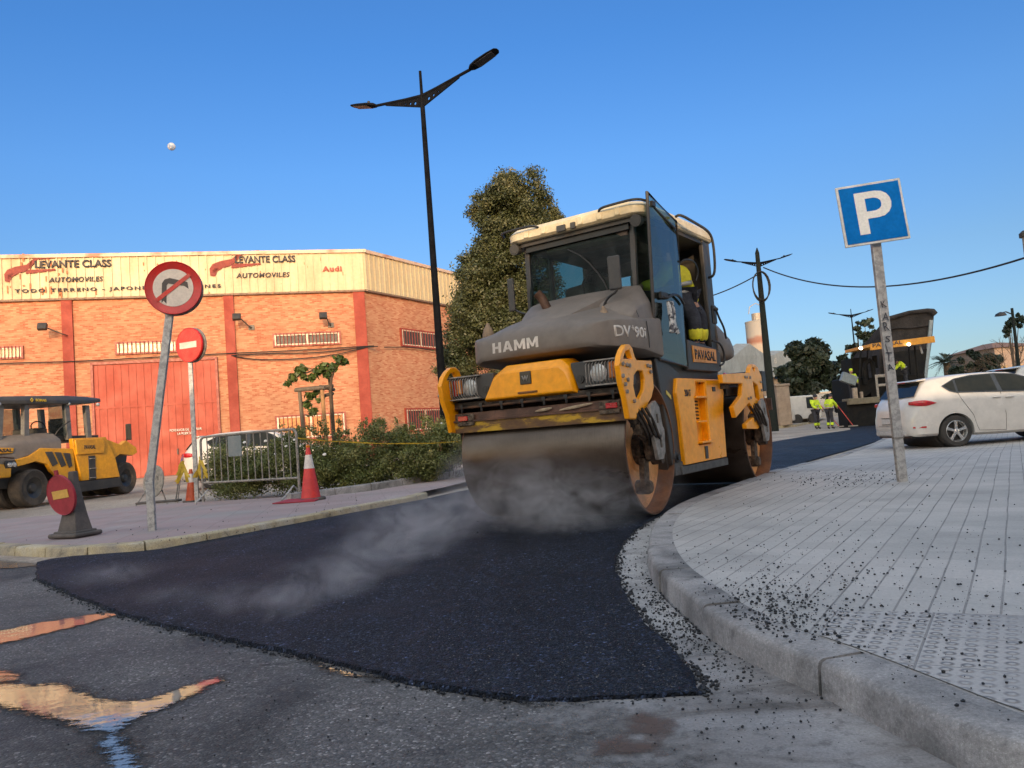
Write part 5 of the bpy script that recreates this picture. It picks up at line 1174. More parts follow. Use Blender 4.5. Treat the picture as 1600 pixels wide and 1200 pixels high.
mb = MB(); mb.cyl(p+Vector((0, 0, -.1)), p+Vector((0, 0, .0)), .075, .07, 16); mb.obj('exhaust_collar', darkgrey, ex_)
tan = M('tan_bellows', (.30, .21, .13), .8, c2=(.22, .15, .10))
for (a_, x_) in ((c1(587, 490), 1.66), (c1(185, 545), 1.78)):
    p = B.X(*a_, x_); mb = MB(); mb.lathe([(.06, -.03), (.06, .02), (.048, .05), (.045, .07), (.03, .09), (.012, .13), (.001, .135)], p, 'Z', 16); mb.obj('bellows', tan, hd, smooth=True)
# rear hood
mb = MB(); mb.loft([rsec(-.58, .80, 1.42, 2.02), rsec(-.75, .80, 1.44, 1.96), rsec(-1.0, .80, 1.46, 1.84), rsec(-1.2, .76, 1.48, 1.74), rsec(-1.32, .66, 1.50, 1.66)]); mb.obj('rear_hood', hoodgrey, rl, smooth=True, auto=50)
p = B.Y(*c1(1003, 682), .84); mb = MB(); mb.cyl(p+Vector((.0, 0, -.02)), p+Vector((0, .03, .0)), .04, n=14); mb.box(p+Vector((.02, .01, -.02)), (.10, .05, .03)); mb.obj('red_cap', M('cap_red', (.60, .03, .03), .3), rl)
mb = MB(); q = p+Vector((.02, 0, -.06))
for k in range(7): mb.tube([q+Vector((g.uniform(-.05, .12), g.uniform(-.02, .05), g.uniform(-.05, .05))) for _ in range(4)], .012, 6)
mb.box(q+Vector((.03, 0, -.04)), (.16, .06, .10)); mb.obj('hose', dirtsteel, rl)
# ------------- cab
cabm = M('cab_frame', (.035, .032, .03), .5, c2=(.06, .05, .042), scale=5)
mb = MB(); mb.box((.24, 0, 1.46), (1.76, 1.50, .16)); cab = mb.obj('cab', cabm, rl, bev=.02)
ZT = 2.86
def pillar(x, y, w=.06, d=.07, x2=None, y2=None, z0=1.46, z1=ZT):
    mb = MB(); x2 = x if x2 is None else x2; y2 = y if y2 is None else y2
    mb.loft([[(xx+sx*w/2, yy+sy*d/2, z) for sx, sy in ((-1, -1), (1, -1), (1, 1), (-1, 1))] for xx, yy, z in ((x, y, z0), (x2, y2, z1))]); return mb.obj('cab_pillar', cabm, cab, bev=.01)
for s in (1, -1):
    pillar(1.13, s*.60, .05, .06, 1.05, s*.63); pillar(.39, s*.76, .05, .05); pillar(-.42, s*.76, .045, .05); pillar(-.60, s*.74, .07, .07)
mb = MB(); mb.sheet([[(1.13, -.60, 2.10), (1.155, -.3, 2.12), (1.16, 0, 2.13), (1.155, .3, 2.12), (1.13, .60, 2.10)], [(1.05, -.62, ZT-.02), (1.075, -.3, ZT-.02), (1.08, 0, ZT-.02), (1.075, .3, ZT-.02), (1.05, .62, ZT-.02)]]); mb.obj('windshield', glasst, cab, smooth=True)
mb = MB(); mb.sheet([[(1.13, -.60, 1.9), (1.155, -.3, 1.9), (1.16, 0, 1.9), (1.155, .3, 1.9), (1.13, .60, 1.9)], [(1.13, -.60, 2.10), (1.155, -.3, 2.12), (1.16, 0, 2.13), (1.155, .3, 2.12), (1.13, .60, 2.10)]]); mb.obj('dash_panel', cabm, cab)
# curved front-side quarter windows
for s in (1, -1):
    mb = MB(); mb.sheet([[(1.13, s*.60, 1.50), (1.02, s*.69, 1.50), (.80, s*.755, 1.50), (.42, s*.77, 1.50)], [(1.05, s*.63, ZT-.02), (.98, s*.69, ZT-.02), (.80, s*.75, ZT-.02), (.42, s*.77, ZT-.02)]]); mb.obj('quarter_window', glasst, cab, smooth=True)
    mb = MB(); mb.box((1.0, s*.655, 1.53), (.3, .12, .05), rot=(0, 0, -s*22)); mb.obj('window_sill', cabm, cab)
mb = MB(); mb.quad((.37, -.765, 1.52), (-.40, -.765, 1.52), (-.40, -.765, ZT), (.37, -.765, ZT)); mb.obj('side_window', glasst, cab)
mb = MB(); mb.quad((-.60, -.72, 1.9), (-.60, .72, 1.9), (-.60, .72, ZT), (-.60, -.72, ZT)); mb.obj('rear_window', glassc, cab)
mb = MB(); mb.box((-.60, 0, 1.68), (.05, 1.44, .42)); mb.box((-.60, .37, 2.3), (.05, .72, 1.1)); mb.box((-.60, -.62, 2.3), (.05, .2, 1.1)); mb.box((-.60, 0, 2.74), (.05, 1.44, .2)); mb.obj('rear_wall', cabm, cab)
for s in (1, -1):
    mb = MB(); mb.box((-.51, s*.765, 1.62), (.17, .03, .2)); mb.box((-.51, s*.77, 2.2), (.12, .02, 1.25)); mb.obj('corner_panel', cabm, cab)
# sill with name plate
mb = MB(); mb.prism([(.44, 1.34), (.36, 1.66), (-.44, 1.60), (-.56, 1.56), (-.56, 1.36), (-.44, 1.33)], (0, .79, 0), (1, 0, 0), (0, 0, 1), .05); sill = mb.obj('door_sill', cabm, cab, bev=.012)
q0, q1 = B.Y(*c1(890, 655), .82), B.Y(*c1(966, 663), .82); print('plate', q0, q1, B.Y(*c1(888, 598), .82))
mb = MB(); mb.prism([(.27, 1.425), (.275, 1.60), (-.40, 1.585), (-.395, 1.43)], (0, .820, 0), (1, 0, 0), (0, 0, 1), .012); npz = mb.obj('name_plate', M('plate_orange', (.78, .30, .04), .4), sill)
text('lettering', 'PAVASAL', (.235, .8275, 1.458), (-1, 0, -.012), (0, 0, 1), .105, M('plate_black', (.015, .015, .015), .5), npz, w=.60, off=.012)
mb = MB(); mb.tube(smooth([Vector(p) for p in ((-.30, .83, 1.68), (-.46, .86, 1.66), (-.56, .86, 1.56), (-.55, .86, 1.44), (-.42, .85, 1.40))], 2), .012, 7); mb.obj('grab_handle', blackm, sill)
# roof
mb = MB(); mb.loft([[(x*sx_s, y, z) for x, y in ()] for _ in ()]) if False else None
def rrect(x0, x1, y0, y1, r, z, n=5):
    out = []
    for cx_, cy_, a0_ in ((x1-r, y1-r, 0), (x0+r, y1-r, 90), (x0+r, y0+r, 180), (x1-r, y0+r, 270)):
        for k in range(n+1): a = R_(a0_+90*k/n); out.append((cx_+r*math.cos(a), cy_+r*math.sin(a), z))
    return out
mb = MB(); mb.loft([rrect(-.74, 1.20, -.78, .80, .16, 2.845), rrect(-.76, 1.23, -.80, .82, .16, 2.865), rrect(-.76, 1.235, -.80, .82, .16, 2.94), rrect(-.72, 1.19, -.76, .78, .16, 2.985), rrect(-.60, 1.06, -.66, .68, .14, 3.005)]); roof = mb.obj('cab_roof', cream, rl, smooth=True, auto=30)
mb = MB(); mb.loft([rrect(-.70, 1.15, -.75, .77, .14, 2.80), rrect(-.70, 1.15, -.75, .77, .14, 2.848)]); mb.obj('roof_lining', cabm, roof)
mb = MB()
for y in (-.52, -.30, -.08, .14, .36, .56): mb = MB(); mb.box((1.232, y, 2.905), (.02, .06, .075)); mb.obj('roof_rib', cream, roof, bev=.006)
mb = MB(); mb.box((1.235, -.08, 2.875), (.03, .10, .06)); mb.box((1.235, .06, 2.875), (.03, .05, .06)); mb.obj('light_bracket', darkgrey, roof)
for s in (-1, 1):
    mb = MB(); mb.tube(smooth([Vector(p) for p in ((1.20, s*.35, 2.93), (1.27, s*.38, 2.965), (1.29, s*.55, 2.965), (1.29, s*.80, 2.965), (1.15, s*.86, 2.95))], 2), .013, 7); mb.obj('roof_rail', blackm, roof)
    mb = MB(); mb.cyl((1.10, s*.72, 2.80), (1.18, s*.72, 2.79), .055, .06, 16); mb.cyl((1.175, s*.72, 2.79), (1.183, s*.72, 2.789), .05, .045, 16); mb.obj('work_light', darkgrey, roof)
hr = [c1(*p) for p in ((835, 130), (850, 122), (900, 150), (950, 180), (965, 215), (972, 300), (968, 335), (950, 342))]
pts = [B.Y(*hr[0], .86), B.Y(*hr[1], .92), B.Y(*hr[2], .94), B.Y(*hr[3], .94), B.Y(*hr[4], .93), B.Y(*hr[5], .90), B.Y(*hr[6], .88), B.Y(*hr[7], .80)]
mb = MB(); mb.tube(smooth(pts, 2), .015, 8); mb.obj('grab_rail', M('rail_grey', (.10, .09, .08), .45, .5), roof, smooth=True)
# door, swung fully open along the cab side
def dz(u, v, y): return B.Y(*c1(u, v), y)
D = [Vector((.40, .815, 2.90)), Vector((1.19, .87, 3.03)), Vector((1.15, .80, 1.50)), Vector((1.08, .80, 1.43)), Vector((.42, .81, 1.37))]
mb = MB(); cen = sum(D, Vector())/5
def inset(P, k): return [p.lerp(cen, k) for p in P]
mb.tube(D, .017, 8, closed=True); dr_ = mb.obj('cab_door', cabm, rl, smooth=True)
mb = MB(); off_ = Vector((0, .004, 0)); mb.bm.faces.new([mb.bm.verts.new(p+off_) for p in D]); mb.obj('door_glass', glassdoor, dr_)
mb = MB(); mb.tube(smooth([Vector((1.02, .86, 2.04)), Vector((.95, .88, 2.02)), Vector((.8, .88, 2.08)), Vector((.60, .86, 2.09)), Vector((.45, .84, 2.02))], 2), .014, 7); mb.box((.98, .855, 2.05), (.16, .03, .06)); mb.obj('door_handle', blackm, dr_)
mb = MB(); mb.tube([(1.12, .875, 2.93), (.98, .86, 2.90), (.5, .84, 2.80)], .012, 6); mb.box((1.10, .88, 2.93), (.07, .03, .05)); mb.obj('gas_strut', blackm, dr_)
rag = M('checked_rag', (.55, .54, .52), .9, c2=(.06, .06, .07), scale=26, amt=(.45, .52), bump=.5)
mb = MB()
for dx in (0, .03, -.03): mb.tube(smooth([Vector((.93+dx, .89, 1.99)), Vector((.92+dx*1.6, .90, 1.88)), Vector((.93+dx*.8, .90, 1.78)), Vector((.92+dx*2.6, .91, 1.68))], 1), [.028, .028, .030, .032, .024, .018][:6] if False else .022, 7)
mb.obj('rag', rag, dr_)
mb = MB(); mb.tube(smooth([Vector((.39, .80, 2.45)), Vector((.36, .86, 2.5)), Vector((.1, .86, 2.52)), Vector((-.05, .84, 2.42)), Vector((.0, .82, 2.32))], 2), .009, 6); mb.obj('rail', blackm, cab)
# mirrors
def mirror(px_, px2, x_, arm):
    p = B.X(*px_, x_); q = B.X(*px2, x_); c = (p+q)/2; h = abs(p.z-q.z)
    mb = MB(); mb.box(c, (.035, .12 if x_ > 1.4 else .075, h), rot=(0, 0, 15), bev=.015, seg=2); m_ = mb.obj('mirror', darkgrey, rl)
    mb = MB(); mb.tube(smooth(arm(c), 2), .012, 7); mb.obj('mirror_arm', blackm, m_)
mirror(c1(620, 265), c1(625, 385), 1.50, lambda c: [c+Vector((0, 0, -.02)), c+Vector((.0, .03, -.17)), c+Vector((.02, -.08, -.22)), c+Vector((.03, -.13, -.30)), c+Vector((.02, -.13, -.36))])
mirror(c1(262, 345), c1(268, 460), 1.30, lambda c: [c, c+Vector((0, -.04, -.12)), c+Vector((-.05, .10, -.22)), c+Vector((-.1, .30, -.24))])
p = B.Y(*c1(968, 470), .86); mb = MB(); mb.box(p, (.10, .035, .22), bev=.015); m_ = mb.obj('mirror', darkgrey, rl); 
mb = MB(); mb.tube(smooth([B.Y(*c1(975, 452), .90), B.Y(*c1(985, 480), .90), B.Y(*c1(1003, 515), .90), B.Y(*c1(1010, 552), .85)], 2), .012, 7); mb.sph(B.Y(*c1(975, 452), .90), .025); mb.obj('mirror_arm', blackm, m_)
# interior
mb = MB(); mb.box((-.20, .30, 2.0), (.46, .50, .12), bev=.04, seg=2); mb.box((-.42, .12, 2.30), (.14, .5, .62), rot=(0, -6, 18), bev=.05, seg=2); mb.box((.25, -.45, 2.15), (.14, .44, .62), rot=(0, 6, -18), bev=.05, seg=2); mb.obj('seat', M('seat_brown', (.11, .085, .07), .8, c2=(.08, .06, .05)), cab)
mb = MB(); mb.box((.55, -.10, 1.85), (.30, .9, .75), bev=.05, seg=2); mb.box((.80, -.25, 2.12), (.16, .5, .1), rot=(0, 20, 0), bev=.03, seg=2); mb.box((-.3, .1, 1.7), (.5, .9, .3), bev=.03); con = mb.obj('console', cabm, cab)
mb = MB(); mb.tube([Vector((.50+.10*math.cos(a/3*math.pi), -.12+.19*math.sin(a/3*math.pi), 2.33+.06*math.cos(a/3*math.pi))) for a in range(6)] if False else [Vector((.48+.06*math.cos(a*math.pi/8), -.12+.19*math.sin(a*math.pi/8), 2.35+.16*math.cos(a*math.pi/8))) for a in range(16)], .014, 7, closed=True); mb.cyl((.50, -.12, 2.2), (.48, -.12, 2.35), .025); mb.obj('steering_wheel', blackm, con)
mb = MB(); mb.box((.95, .1, 2.72), (.25, 1.0, .10), bev=.03); mb.box((.0, .25, 2.73), (.9, .3, .12), bev=.03); mb.obj('roof_console', M('console_tan', (.16, .11, .08), .7), cab)
mb = MB(); mb.tube(smooth([Vector((1.15, .35, 2.16)), Vector((1.155, .3, 2.3)), Vector((1.12, .1, 2.55)), Vector((1.10, -.1, 2.68))], 1), .009, 6); mb.obj('wiper', blackm, cab)
mb = MB(); mb.box((1.10, 0, 2.79), (.03, 1.22, .10)); mb.obj('sun_visor', blackm, cab)
mb = MB(); mb.cyl((.2, .5, 3.0), (.2, .5, 3.16), .004, n=5); mb.obj('antenna', blackm, roof)
# ================================================================ PEOPLE
def skin_part(name, V, E, Rr, mat, parent, sub=2, root=0):
    me = bpy.data.meshes.new(name+'_k'); me.from_pydata([tuple(v) for v in V], E, []); o = bpy.data.objects.new(name+'_k', me); col.objects.link(o)
    md = o.modifiers.new('s', 'SKIN'); md.use_smooth_shade = True; 
    lay = me.skin_vertices[0].data
    for i, r in enumerate(Rr):
        lay[i].radius = (r, r) if not hasattr(r, '__len__') else r; lay[i].use_root = (i == root)
    sb_ = o.modifiers.new('b', 'SUBSURF'); sb_.levels = sb_.render_levels = sub
    dg = bpy.context.evaluated_depsgraph_get(); m2 = bpy.data.meshes.new_from_object(o.evaluated_get(dg)); m2.name = name
    bpy.data.objects.remove(o); m2.materials.clear(); m2.materials.append(mat)
    p = bpy.data.objects.new(name, m2); col.objects.link(p); p.parent = parent; return p
def person(label, loc, rz, J, top, bottom, stripe=reflective, head=hairm, helmet=None, group=None, boots=blackm, gloves=True, lowleg=None):
    """J: joints in local metres: pelvis chest neck head shL elL wrL shR elR wrR hipL knL anL toL hipR ..."""
    t = thing('person', label, 'person', loc, rz, group)
    J = {k: Vector(v) for k, v in J.items()}
    def chain(names): return [J[n] for n in names]
    # body: one continuous surface
    keys = ['pelvis', 'chest', 'neck', 'head', 'crown', 'shL', 'elL', 'wrL', 'haL', 'shR', 'elR', 'wrR', 'haR', 'hipL', 'knL', 'anL', 'toL', 'hipR', 'knR', 'anR', 'toR']
    J.setdefault('crown', J['head']+(J['head']-J['neck']).normalized()*.10)
    for s in 'LR': J.setdefault('ha'+s, J['wr'+s]+(J['wr'+s]-J['el'+s]).normalized()*.08)
    V = [J[k] for k in keys]; ix = {k: i for i, k in enumerate(keys)}
    E = [('pelvis', 'chest'), ('chest', 'neck'), ('neck', 'head'), ('head', 'crown')]
    for s in 'LR': E += [('chest', 'sh'+s), ('sh'+s, 'el'+s), ('el'+s, 'wr'+s), ('wr'+s, 'ha'+s), ('pelvis', 'hip'+s), ('hip'+s, 'kn'+s), ('kn'+s, 'an'+s), ('an'+s, 'to'+s)]
    Rd = dict(pelvis=.10, chest=.105, neck=.055, head=.10, crown=.075)
    for s in 'LR': Rd.update({'sh'+s: .055, 'el'+s: .045, 'wr'+s: .032, 'ha'+s: .036, 'hip'+s: .07, 'kn'+s: .052, 'an'+s: .042, 'to'+s: .04})
    bd = skin_part('body', V, [(ix[a], ix[b]) for a, b in E], [Rd[k] for k in keys], skinm, t)
    def cloth(name, ks, es, rad, mat, sub=2): 
        return skin_part(name, [J[k] if isinstance(k, str) else k for k in ks], es, rad, mat, t, sub)
    mid = lambda a, b, f: J[a].lerp(J[b], f)
    # jacket
    ks = ['chest', mid('pelvis', 'chest', .1), mid('chest', 'neck', .75), 'shL', 'elL', mid('elL', 'wrL', .9), 'shR', 'elR', mid('elR', 'wrR', .9)]
    cloth('jacket', ks, [(0, 1), (0, 2), (0, 3), (3, 4), (4, 5), (0, 6), (6, 7), (7, 8)], [.185, .18, .10, .098, .072, .056, .098, .072, .056], top)
    ks = ['pelvis', 'hipL', 'knL', mid('knL', 'anL', .9), 'hipR', 'knR', mid('knR', 'anR', .9)]
    cloth('trousers', ks, [(0, 1), (1, 2), (2, 3), (0, 4), (4, 5), (5, 6)], [.155, .11, .082, .07, .11, .082, .07], bottom)
    if lowleg:
        for s in 'LR': cloth('trouser_leg', [mid('kn'+s, 'an'+s, .25), mid('kn'+s, 'an'+s, .85)], [(0, 1)], [.088, .08], lowleg, 1)
    for s in 'LR':
        a, b = mid('kn'+s, 'an'+s, .82), J['an'+s]
        cloth('boot', [a, b, J['to'+s]], [(0, 1), (1, 2)], [.055, .056, .045], boots, 1)
        # hand: palm, four fingers and a thumb
        w, h = J['wr'+s], J['ha'+s]; d = (h-w).normalized(); sd_ = d.cross(Vector((0, 0, 1))); sd_ = sd_.normalized() if sd_.length > .1 else Vector((1, 0, 0)); dn = d.cross(sd_)
        V_ = [w, w+d*.05]; E_ = [(0, 1)]; R_s = [.028, .034]
        for k, (o_, L_) in enumerate(((-.027, .062), (-.009, .072), (.009, .068), (.027, .052))):
            i = len(V_); V_ += [w+d*.085+sd_*o_, w+d*(.085+L_*.5)+sd_*o_+dn*.012, w+d*(.085+L_*.85)+sd_*o_+dn*.035]; E_ += [(1, i), (i, i+1), (i+1, i+2)]; R_s += [.0105, .0095, .0085]
        i = len(V_); V_ += [w+d*.05-sd_*.04+dn*.01, w+d*.085-sd_*.055+dn*.025]; E_ += [(1, i), (i, i+1)]; R_s += [.012, .009]
        skin_part('hand', V_, E_, R_s, skinm if not gloves else navy, t, 1)
    # reflective bands round the jacket
    for f in ((.25, .62) if stripe else ()):
        c = mid('pelvis', 'chest', f); up = (J['chest']-J['pelvis']).normalized(); r = .172
        mb = MB(); mb.cyl(c-up*.022, c+up*.022, r*1.03, n=20, caps=False); o = mb.obj('reflective_band', stripe, t, smooth=True)
        o.modifiers.new('so', 'SOLIDIFY').thickness = .004
    up = (J['head']-J['neck']).normalized()
    mb = MB(); mb.sph(J['head']+up*.045+Vector((-.012, 0, 0)), .112, 16, (1, .88, .95)); mb.obj('hair' if helmet is None else 'cap', helmet or head, t, smooth=True)
    fwd = J.get('face', Vector((1, 0, 0))).normalized(); sdv = up.cross(fwd).normalized()
    mb = MB(); c = J['head']-up*.005
    mb.sph(c+fwd*.055-up*.02, .068, 14, (1, .9, 1.15)); mb.sph(c+fwd*.125-up*.015, .018, 8, (1, .8, 1.3))
    for s in (-1, 1): mb.sph(c+sdv*(s*.092)-up*.01, .024, 8, (.7, .5, 1.2))
    mb.obj('face', skinm, bd, smooth=True)
    for s in (-1, 1):
        mb = MB(); mb.sph(c+fwd*.112+sdv*(s*.032)+up*.012, .010, 8); mb.obj('eye', hairm, bd, smooth=True)
    mb = MB(); mb.box(c+fwd*.118-up*.058, (.012, .04, .008)); mb.obj('mouth', M('lips', (.25, .08, .07), .6), bd)
    return t
stand = dict(pelvis=(0, 0, .98), chest=(.0, 0, 1.34), neck=(0.01, 0, 1.52), head=(.03, 0, 1.66), shL=(0, .20, 1.44), elL=(.05, .27, 1.16), wrL=(.22, .22, .98), shR=(0, -.20, 1.44), elR=(.08, -.26, 1.17), wrR=(.28, -.18, 1.05),
             hipL=(0, .10, .92), knL=(.02, .11, .50), anL=(-.02, .12, .09), toL=(.13, .13, .04), hipR=(0, -.10, .92), knR=(.05, -.11, .50), anR=(.0, -.12, .09), toR=(.15, -.13, .04))
def pose(**k): d = dict(stand); d.update(k); return d
# worker pair by the far kerb
wn = gnd(1277, 669); wf = gnd(1298, 670)
SC = 39.2
w1 = at(1277, 669, SC); w2 = at(1298, 671, 38.4)
person('road worker in yellow jacket and dark trousers standing left of his workmate', (w1.x, w1.y, gz(w1.x, w1.y)+.05), R_(-60), pose(head=(.06, 0, 1.64), neck=(.03, 0, 1.51)), hivis, navy, group='road workers near the paver', helmet=navy, lowleg=hivis)
person('road worker in yellow vest leaning on a rake beside the paver', (w2.x, w2.y, gz(w2.x, w2.y)+.03), R_(20), pose(chest=(.06, 0, 1.33), neck=(.12, 0, 1.50), head=(.18, 0, 1.62), shL=(.07, .20, 1.42), shR=(.07, -.20, 1.42), elL=(.30, .22, 1.25), wrL=(.50, .12, 1.18), elR=(.30, -.18, 1.22), wrR=(.48, -.05, 1.05), toL=(.12, .2, .04)), hivis, navy, group='road workers near the paver', helmet=navy, lowleg=hivis)
def rake(a, b, lab):
    a, b = Vector(a), Vector(b); t = thing('asphalt_rake', lab, 'rake', tuple(b), 0, 'asphalt rakes')
    mb = MB(); mb.cyl(a-b, (0, 0, .03), .018, n=8); mb.obj('handle', M('rake_red', (.55, .05, .03), .5), t)
    mb = MB(); mb.box((0, 0, .02), (.45, .08, .05)); mb.obj('rake_head', galvd, t)
rake((w2.x+.45, w2.y+.15, 1.10), (w2.x+1.0, w2.y-.3, -.1), 'red handled rake leaning away from the worker in a vest')
rake((w1.x+.15, w1.y-.35, 1.05), (w1.x+.95, w1.y-.4, -.1), 'red handled rake held by the worker in the jacket')
# roller driver, sitting sideways, bent towards the rear
def LP(x, y, z): return (x, y, z)
hp = B.Y(1085, 478, .52); kp = B.Y(1093, 512, .60); sh = B.Y(1076, 436, .38); hdp = B.Y(1073, 408, .30)
print('driver', hp, kp, sh, hdp)
tdr = person('roller driver in yellow hi-vis jacket and black trousers sitting sideways in the open cab', tuple(MID), RZ,
    dict(pelvis=(-.24, .52, 2.20), chest=(-.20, .50, 2.42), neck=(-.14, .46, 2.57), head=(-.08, .42, 2.69), shL=(-.04, .50, 2.50), elL=(.14, .44, 2.34), wrL=(.34, .30, 2.30), shR=(-.34, .52, 2.49), elR=(-.38, .60, 2.26), wrR=(-.24, .70, 2.10), face=(.8, -.6, 0),
         hipL=(-.16, .58, 2.16), knL=(-.12, .72, 1.94), anL=(-.14, .70, 1.62), toL=(-.08, .76, 1.57), hipR=(-.30, .58, 2.16), knR=(-.28, .74, 1.95), anR=(-.29, .70, 1.62), toR=(-.24, .77, 1.57)), hivis2, navy, helmet=navy, lowleg=hivis2)

# ================================================================ PNEUMATIC ROLLER (left)
pf_, pr2 = gnd(55, 792), gnd(206, 771)
def flatg(u, v): d = ray(u, v); return _C+d*((0-CAMZ)/d.z)
pf_, pr2 = flatg(55, 792), flatg(206, 771)
BA = math.atan2(pf_.y-pr2.y, pf_.x-pr2.x); BM = (pf_+pr2)/2
ex = Vector((math.cos(BA), math.sin(BA), 0)); ey = Vector((-math.sin(BA), math.cos(BA), 0))
HW = .95
BO = BM-ey*HW
K = Frm(BM, BA); kk = lambda x, y: (x/4.2846, 580+y/4.2846)
WB = (pf_-pr2).length
pn = thing('pneumatic_roller', 'yellow and dark grey rubber tyred roller parked before the warehouse', 'road roller', tuple(BO), BA)
print('pneu WB', WB, [K.Y(*kk(*p), 0) for p in ((45, 160), (715, 145), (420, 400))])
tyre = M('tyre_dusty', (.09, .07, .052), .9, c2=(.045, .038, .032), scale=4, bump=.2)
y5 = yellow2
def wheel(x, y, r, w, parent, tag_='wheel', rim=darkgrey):
    mb = MB(); mb.lathe([(r*.55, -w/2+.02), (r*.9, -w/2), (r*.985, -w/2+.03), (r, -w*.2), (r, w*.2), (r*.985, w/2-.03), (r*.9, w/2), (r*.55, w/2-.02)], (0, 0, 0), 'Y', 36, closed=True); o = mb.obj(tag_, tyre, parent, smooth=True); o.location = (x, y, r)
    for s in (1, -1):
        mb = MB(); mb.lathe([(r*.56, s*(w/2-.03)), (r*.5, s*(w/2-.05)), (r*.28, s*(w/2-.10)), (r*.2, s*(w/2-.04)), (.001, s*(w/2-.03))], (0, 0, 0), 'Y', 24, caps=False); mb.obj('rim', rim, o, smooth=True)
    return o
rw = .52*WB/4.05
xf, xr = WB/2, -WB/2
for k in range(4): wheel(xf, HW-.16-k*.50, rw, .36, pn)
for k in range(4): wheel(xr, HW-.30-k*.48, rw, .36, pn)
s_ = WB/4.35     # side view was measured for a 4.35 wheelbase
def SP(pts, y, th, name, mat, parent=None, bev=.012, hole=None):
    mb = MB(); mb.prism([(a*s_, b*s_) for a, b in pts], (0, y, 0), (1, 0, 0), (0, 0, 1), th, hole=[(a*s_, b*s_) for a, b in hole] if hole else None); return mb.obj(name, mat, parent or pn, bev=bev)
YN = HW-.02
SP([(3.2, .70), (2.9, .62), (-.3, .32), (-1.65, .32), (-1.75, .8), (-2.5, 1.0), (-2.6, 1.4), (3.4, 1.35)], 0, 1.25, 'chassis', darkgrey)
SP([(2.78, 1.42), (2.3, 1.50), (1.85, 1.72), (.52, 1.66), (.42, .60), (1.10, .72), (1.45, 1.0), (1.60, 1.22), (2.05, 1.33), (2.5, 1.25), (2.72, 1.22)], YN-.05, .10, 'side_cover', y5)
SP([(.52, 1.66), (.55, 1.98), (-.98, 2.0), (-1.15, 1.70), (-1.40, 1.30), (-1.60, .62), (.20, .62)], YN-.04, .12, 'side_cover', y5)
SP([(-.9, 1.98), (-1.8, 1.72), (-2.1, 1.86), (-2.62, 1.60), (-2.66, 1.42), (-2.4, 1.32), (-1.75, 1.40), (-1.3, 1.2)], YN-.10, .14, 'rear_cover', y5)
SP([(.42, .60), (-1.60, .60), (-1.70, .30), (.50, .26), (1.25, .60), (1.2, .75)], YN-.02, .08, 'side_skirt', darkgrey)
for q in ([(1.70, 1.60), (1.42, 1.60), (1.20, 1.22), (1.42, 1.14)], [(1.32, 1.58), (1.06, 1.56), (.86, 1.15), (1.06, 1.10)], [(.96, 1.54), (.68, 1.52), (.60, 1.12), (.74, 1.06)]): SP(q, YN+.005, .03, 'vent', darkgrey)
SP([(-.10, 1.40), (-.42, 1.40), (-.42, .62), (-.10, .62)], YN+.022, .02, 'step_recess', darkgrey)
for z in (1.32, 1.0, .70): SP([(-.12, z), (-.40, z), (-.40, z-.03), (-.12, z-.03)], YN+.04, .05, 'step', galvd)
SP([(.50, 1.94), (-.72, 1.95), (-.86, 1.82), (-.80, 1.46), (.44, 1.46)], YN+.03, .06, 'name_panel', y5)
text('lettering', 'PAVASAL', (.12*s_, YN+.062, 1.62*s_), (-1, 0, 0), (0, 0, 1), .13*s_, ink, pn, w=.52*s_, off=.02)
# bonnet
def bsec(x, w, b, t_, wt): return [(x*s_, y, z*s_) for y, z in ((-w, b), (w, b), (w, t_-.32), (w*.97, t_-.22), (wt, t_), (-wt, t_), (-w*.97, t_-.22), (-w, t_-.32))]
mb = MB(); mb.loft([bsec(3.55, .72, 1.10, 1.92, .40), bsec(3.38, .86, 1.0, 2.04, .50), bsec(2.6, .90, 1.42, 2.14, .60), bsec(1.8, .90, 1.60, 2.18, .66), bsec(.95, .90, 1.6, 2.20, .66)]); bn = mb.obj('hood', hoodgrey, pn, bev=.03)
mb = MB(); mb.loft([[(x*s_, y, z*s_) for y, z in ((-.88, .92), (.88, .92), (.90, 1.22), (.84, 1.40), (-.84, 1.40), (-.90, 1.22))] for x in (2.9, 3.45, 3.60)]); fb = mb.obj('front_bumper', y5, pn, bev=.03)
mb = MB(); mb.box((2.92*s_, .895, 1.29*s_), (.46*s_, .03, .22*s_), bev=.02); hl = mb.obj('headlight', darkgrey, fb)
for k in (0, 1): mb = MB(); mb.lathe([(.001, .03), (.05, .025), (.06, 0)], (0, 0, 0), 'Y', 14); o = mb.obj('lens', lensw, hl, smooth=True); o.location = ((2.84+.15*k)*s_, .91, (1.28)*s_)
mb = MB(); mb.prism([(-.88, -.14), (.60, -.14), (.64, .16), (-.84, .16)], (3.43*s_, .02, 1.64*s_), (-.17, 1, 0), (-.2, 0, 1), .03); q_ = mb.obj('name_plate', M('plate_orange', (0, 0, 0)), bn) if False else mb.obj('name_plate', y5, bn)
SP([(3.42, 1.36+.25), (2.86, 1.44+.17), (2.80, 1.76), (3.38, 1.78)], .895, .03, 'name_plate', y5, bn)
text('lettering', 'ASAL', (3.38*s_, .912, 1.645*s_), (-1, 0, 0), (0, 0, 1), .10*s_, ink, bn, w=.5*s_, off=.03)
mb = MB(); mb.tube(smooth([Vector(p) for p in ((3.3, .99, 1.15), (3.0, 1.0, 1.12), (2.7, 1.0, 1.18), (2.3, .99, 1.14))], 1), .018, 6); mb.tube([(2.9, .5, 1.3), (2.9, .98, 1.12)], .03, 6); mb.obj('scraper_arm', rust, pn)
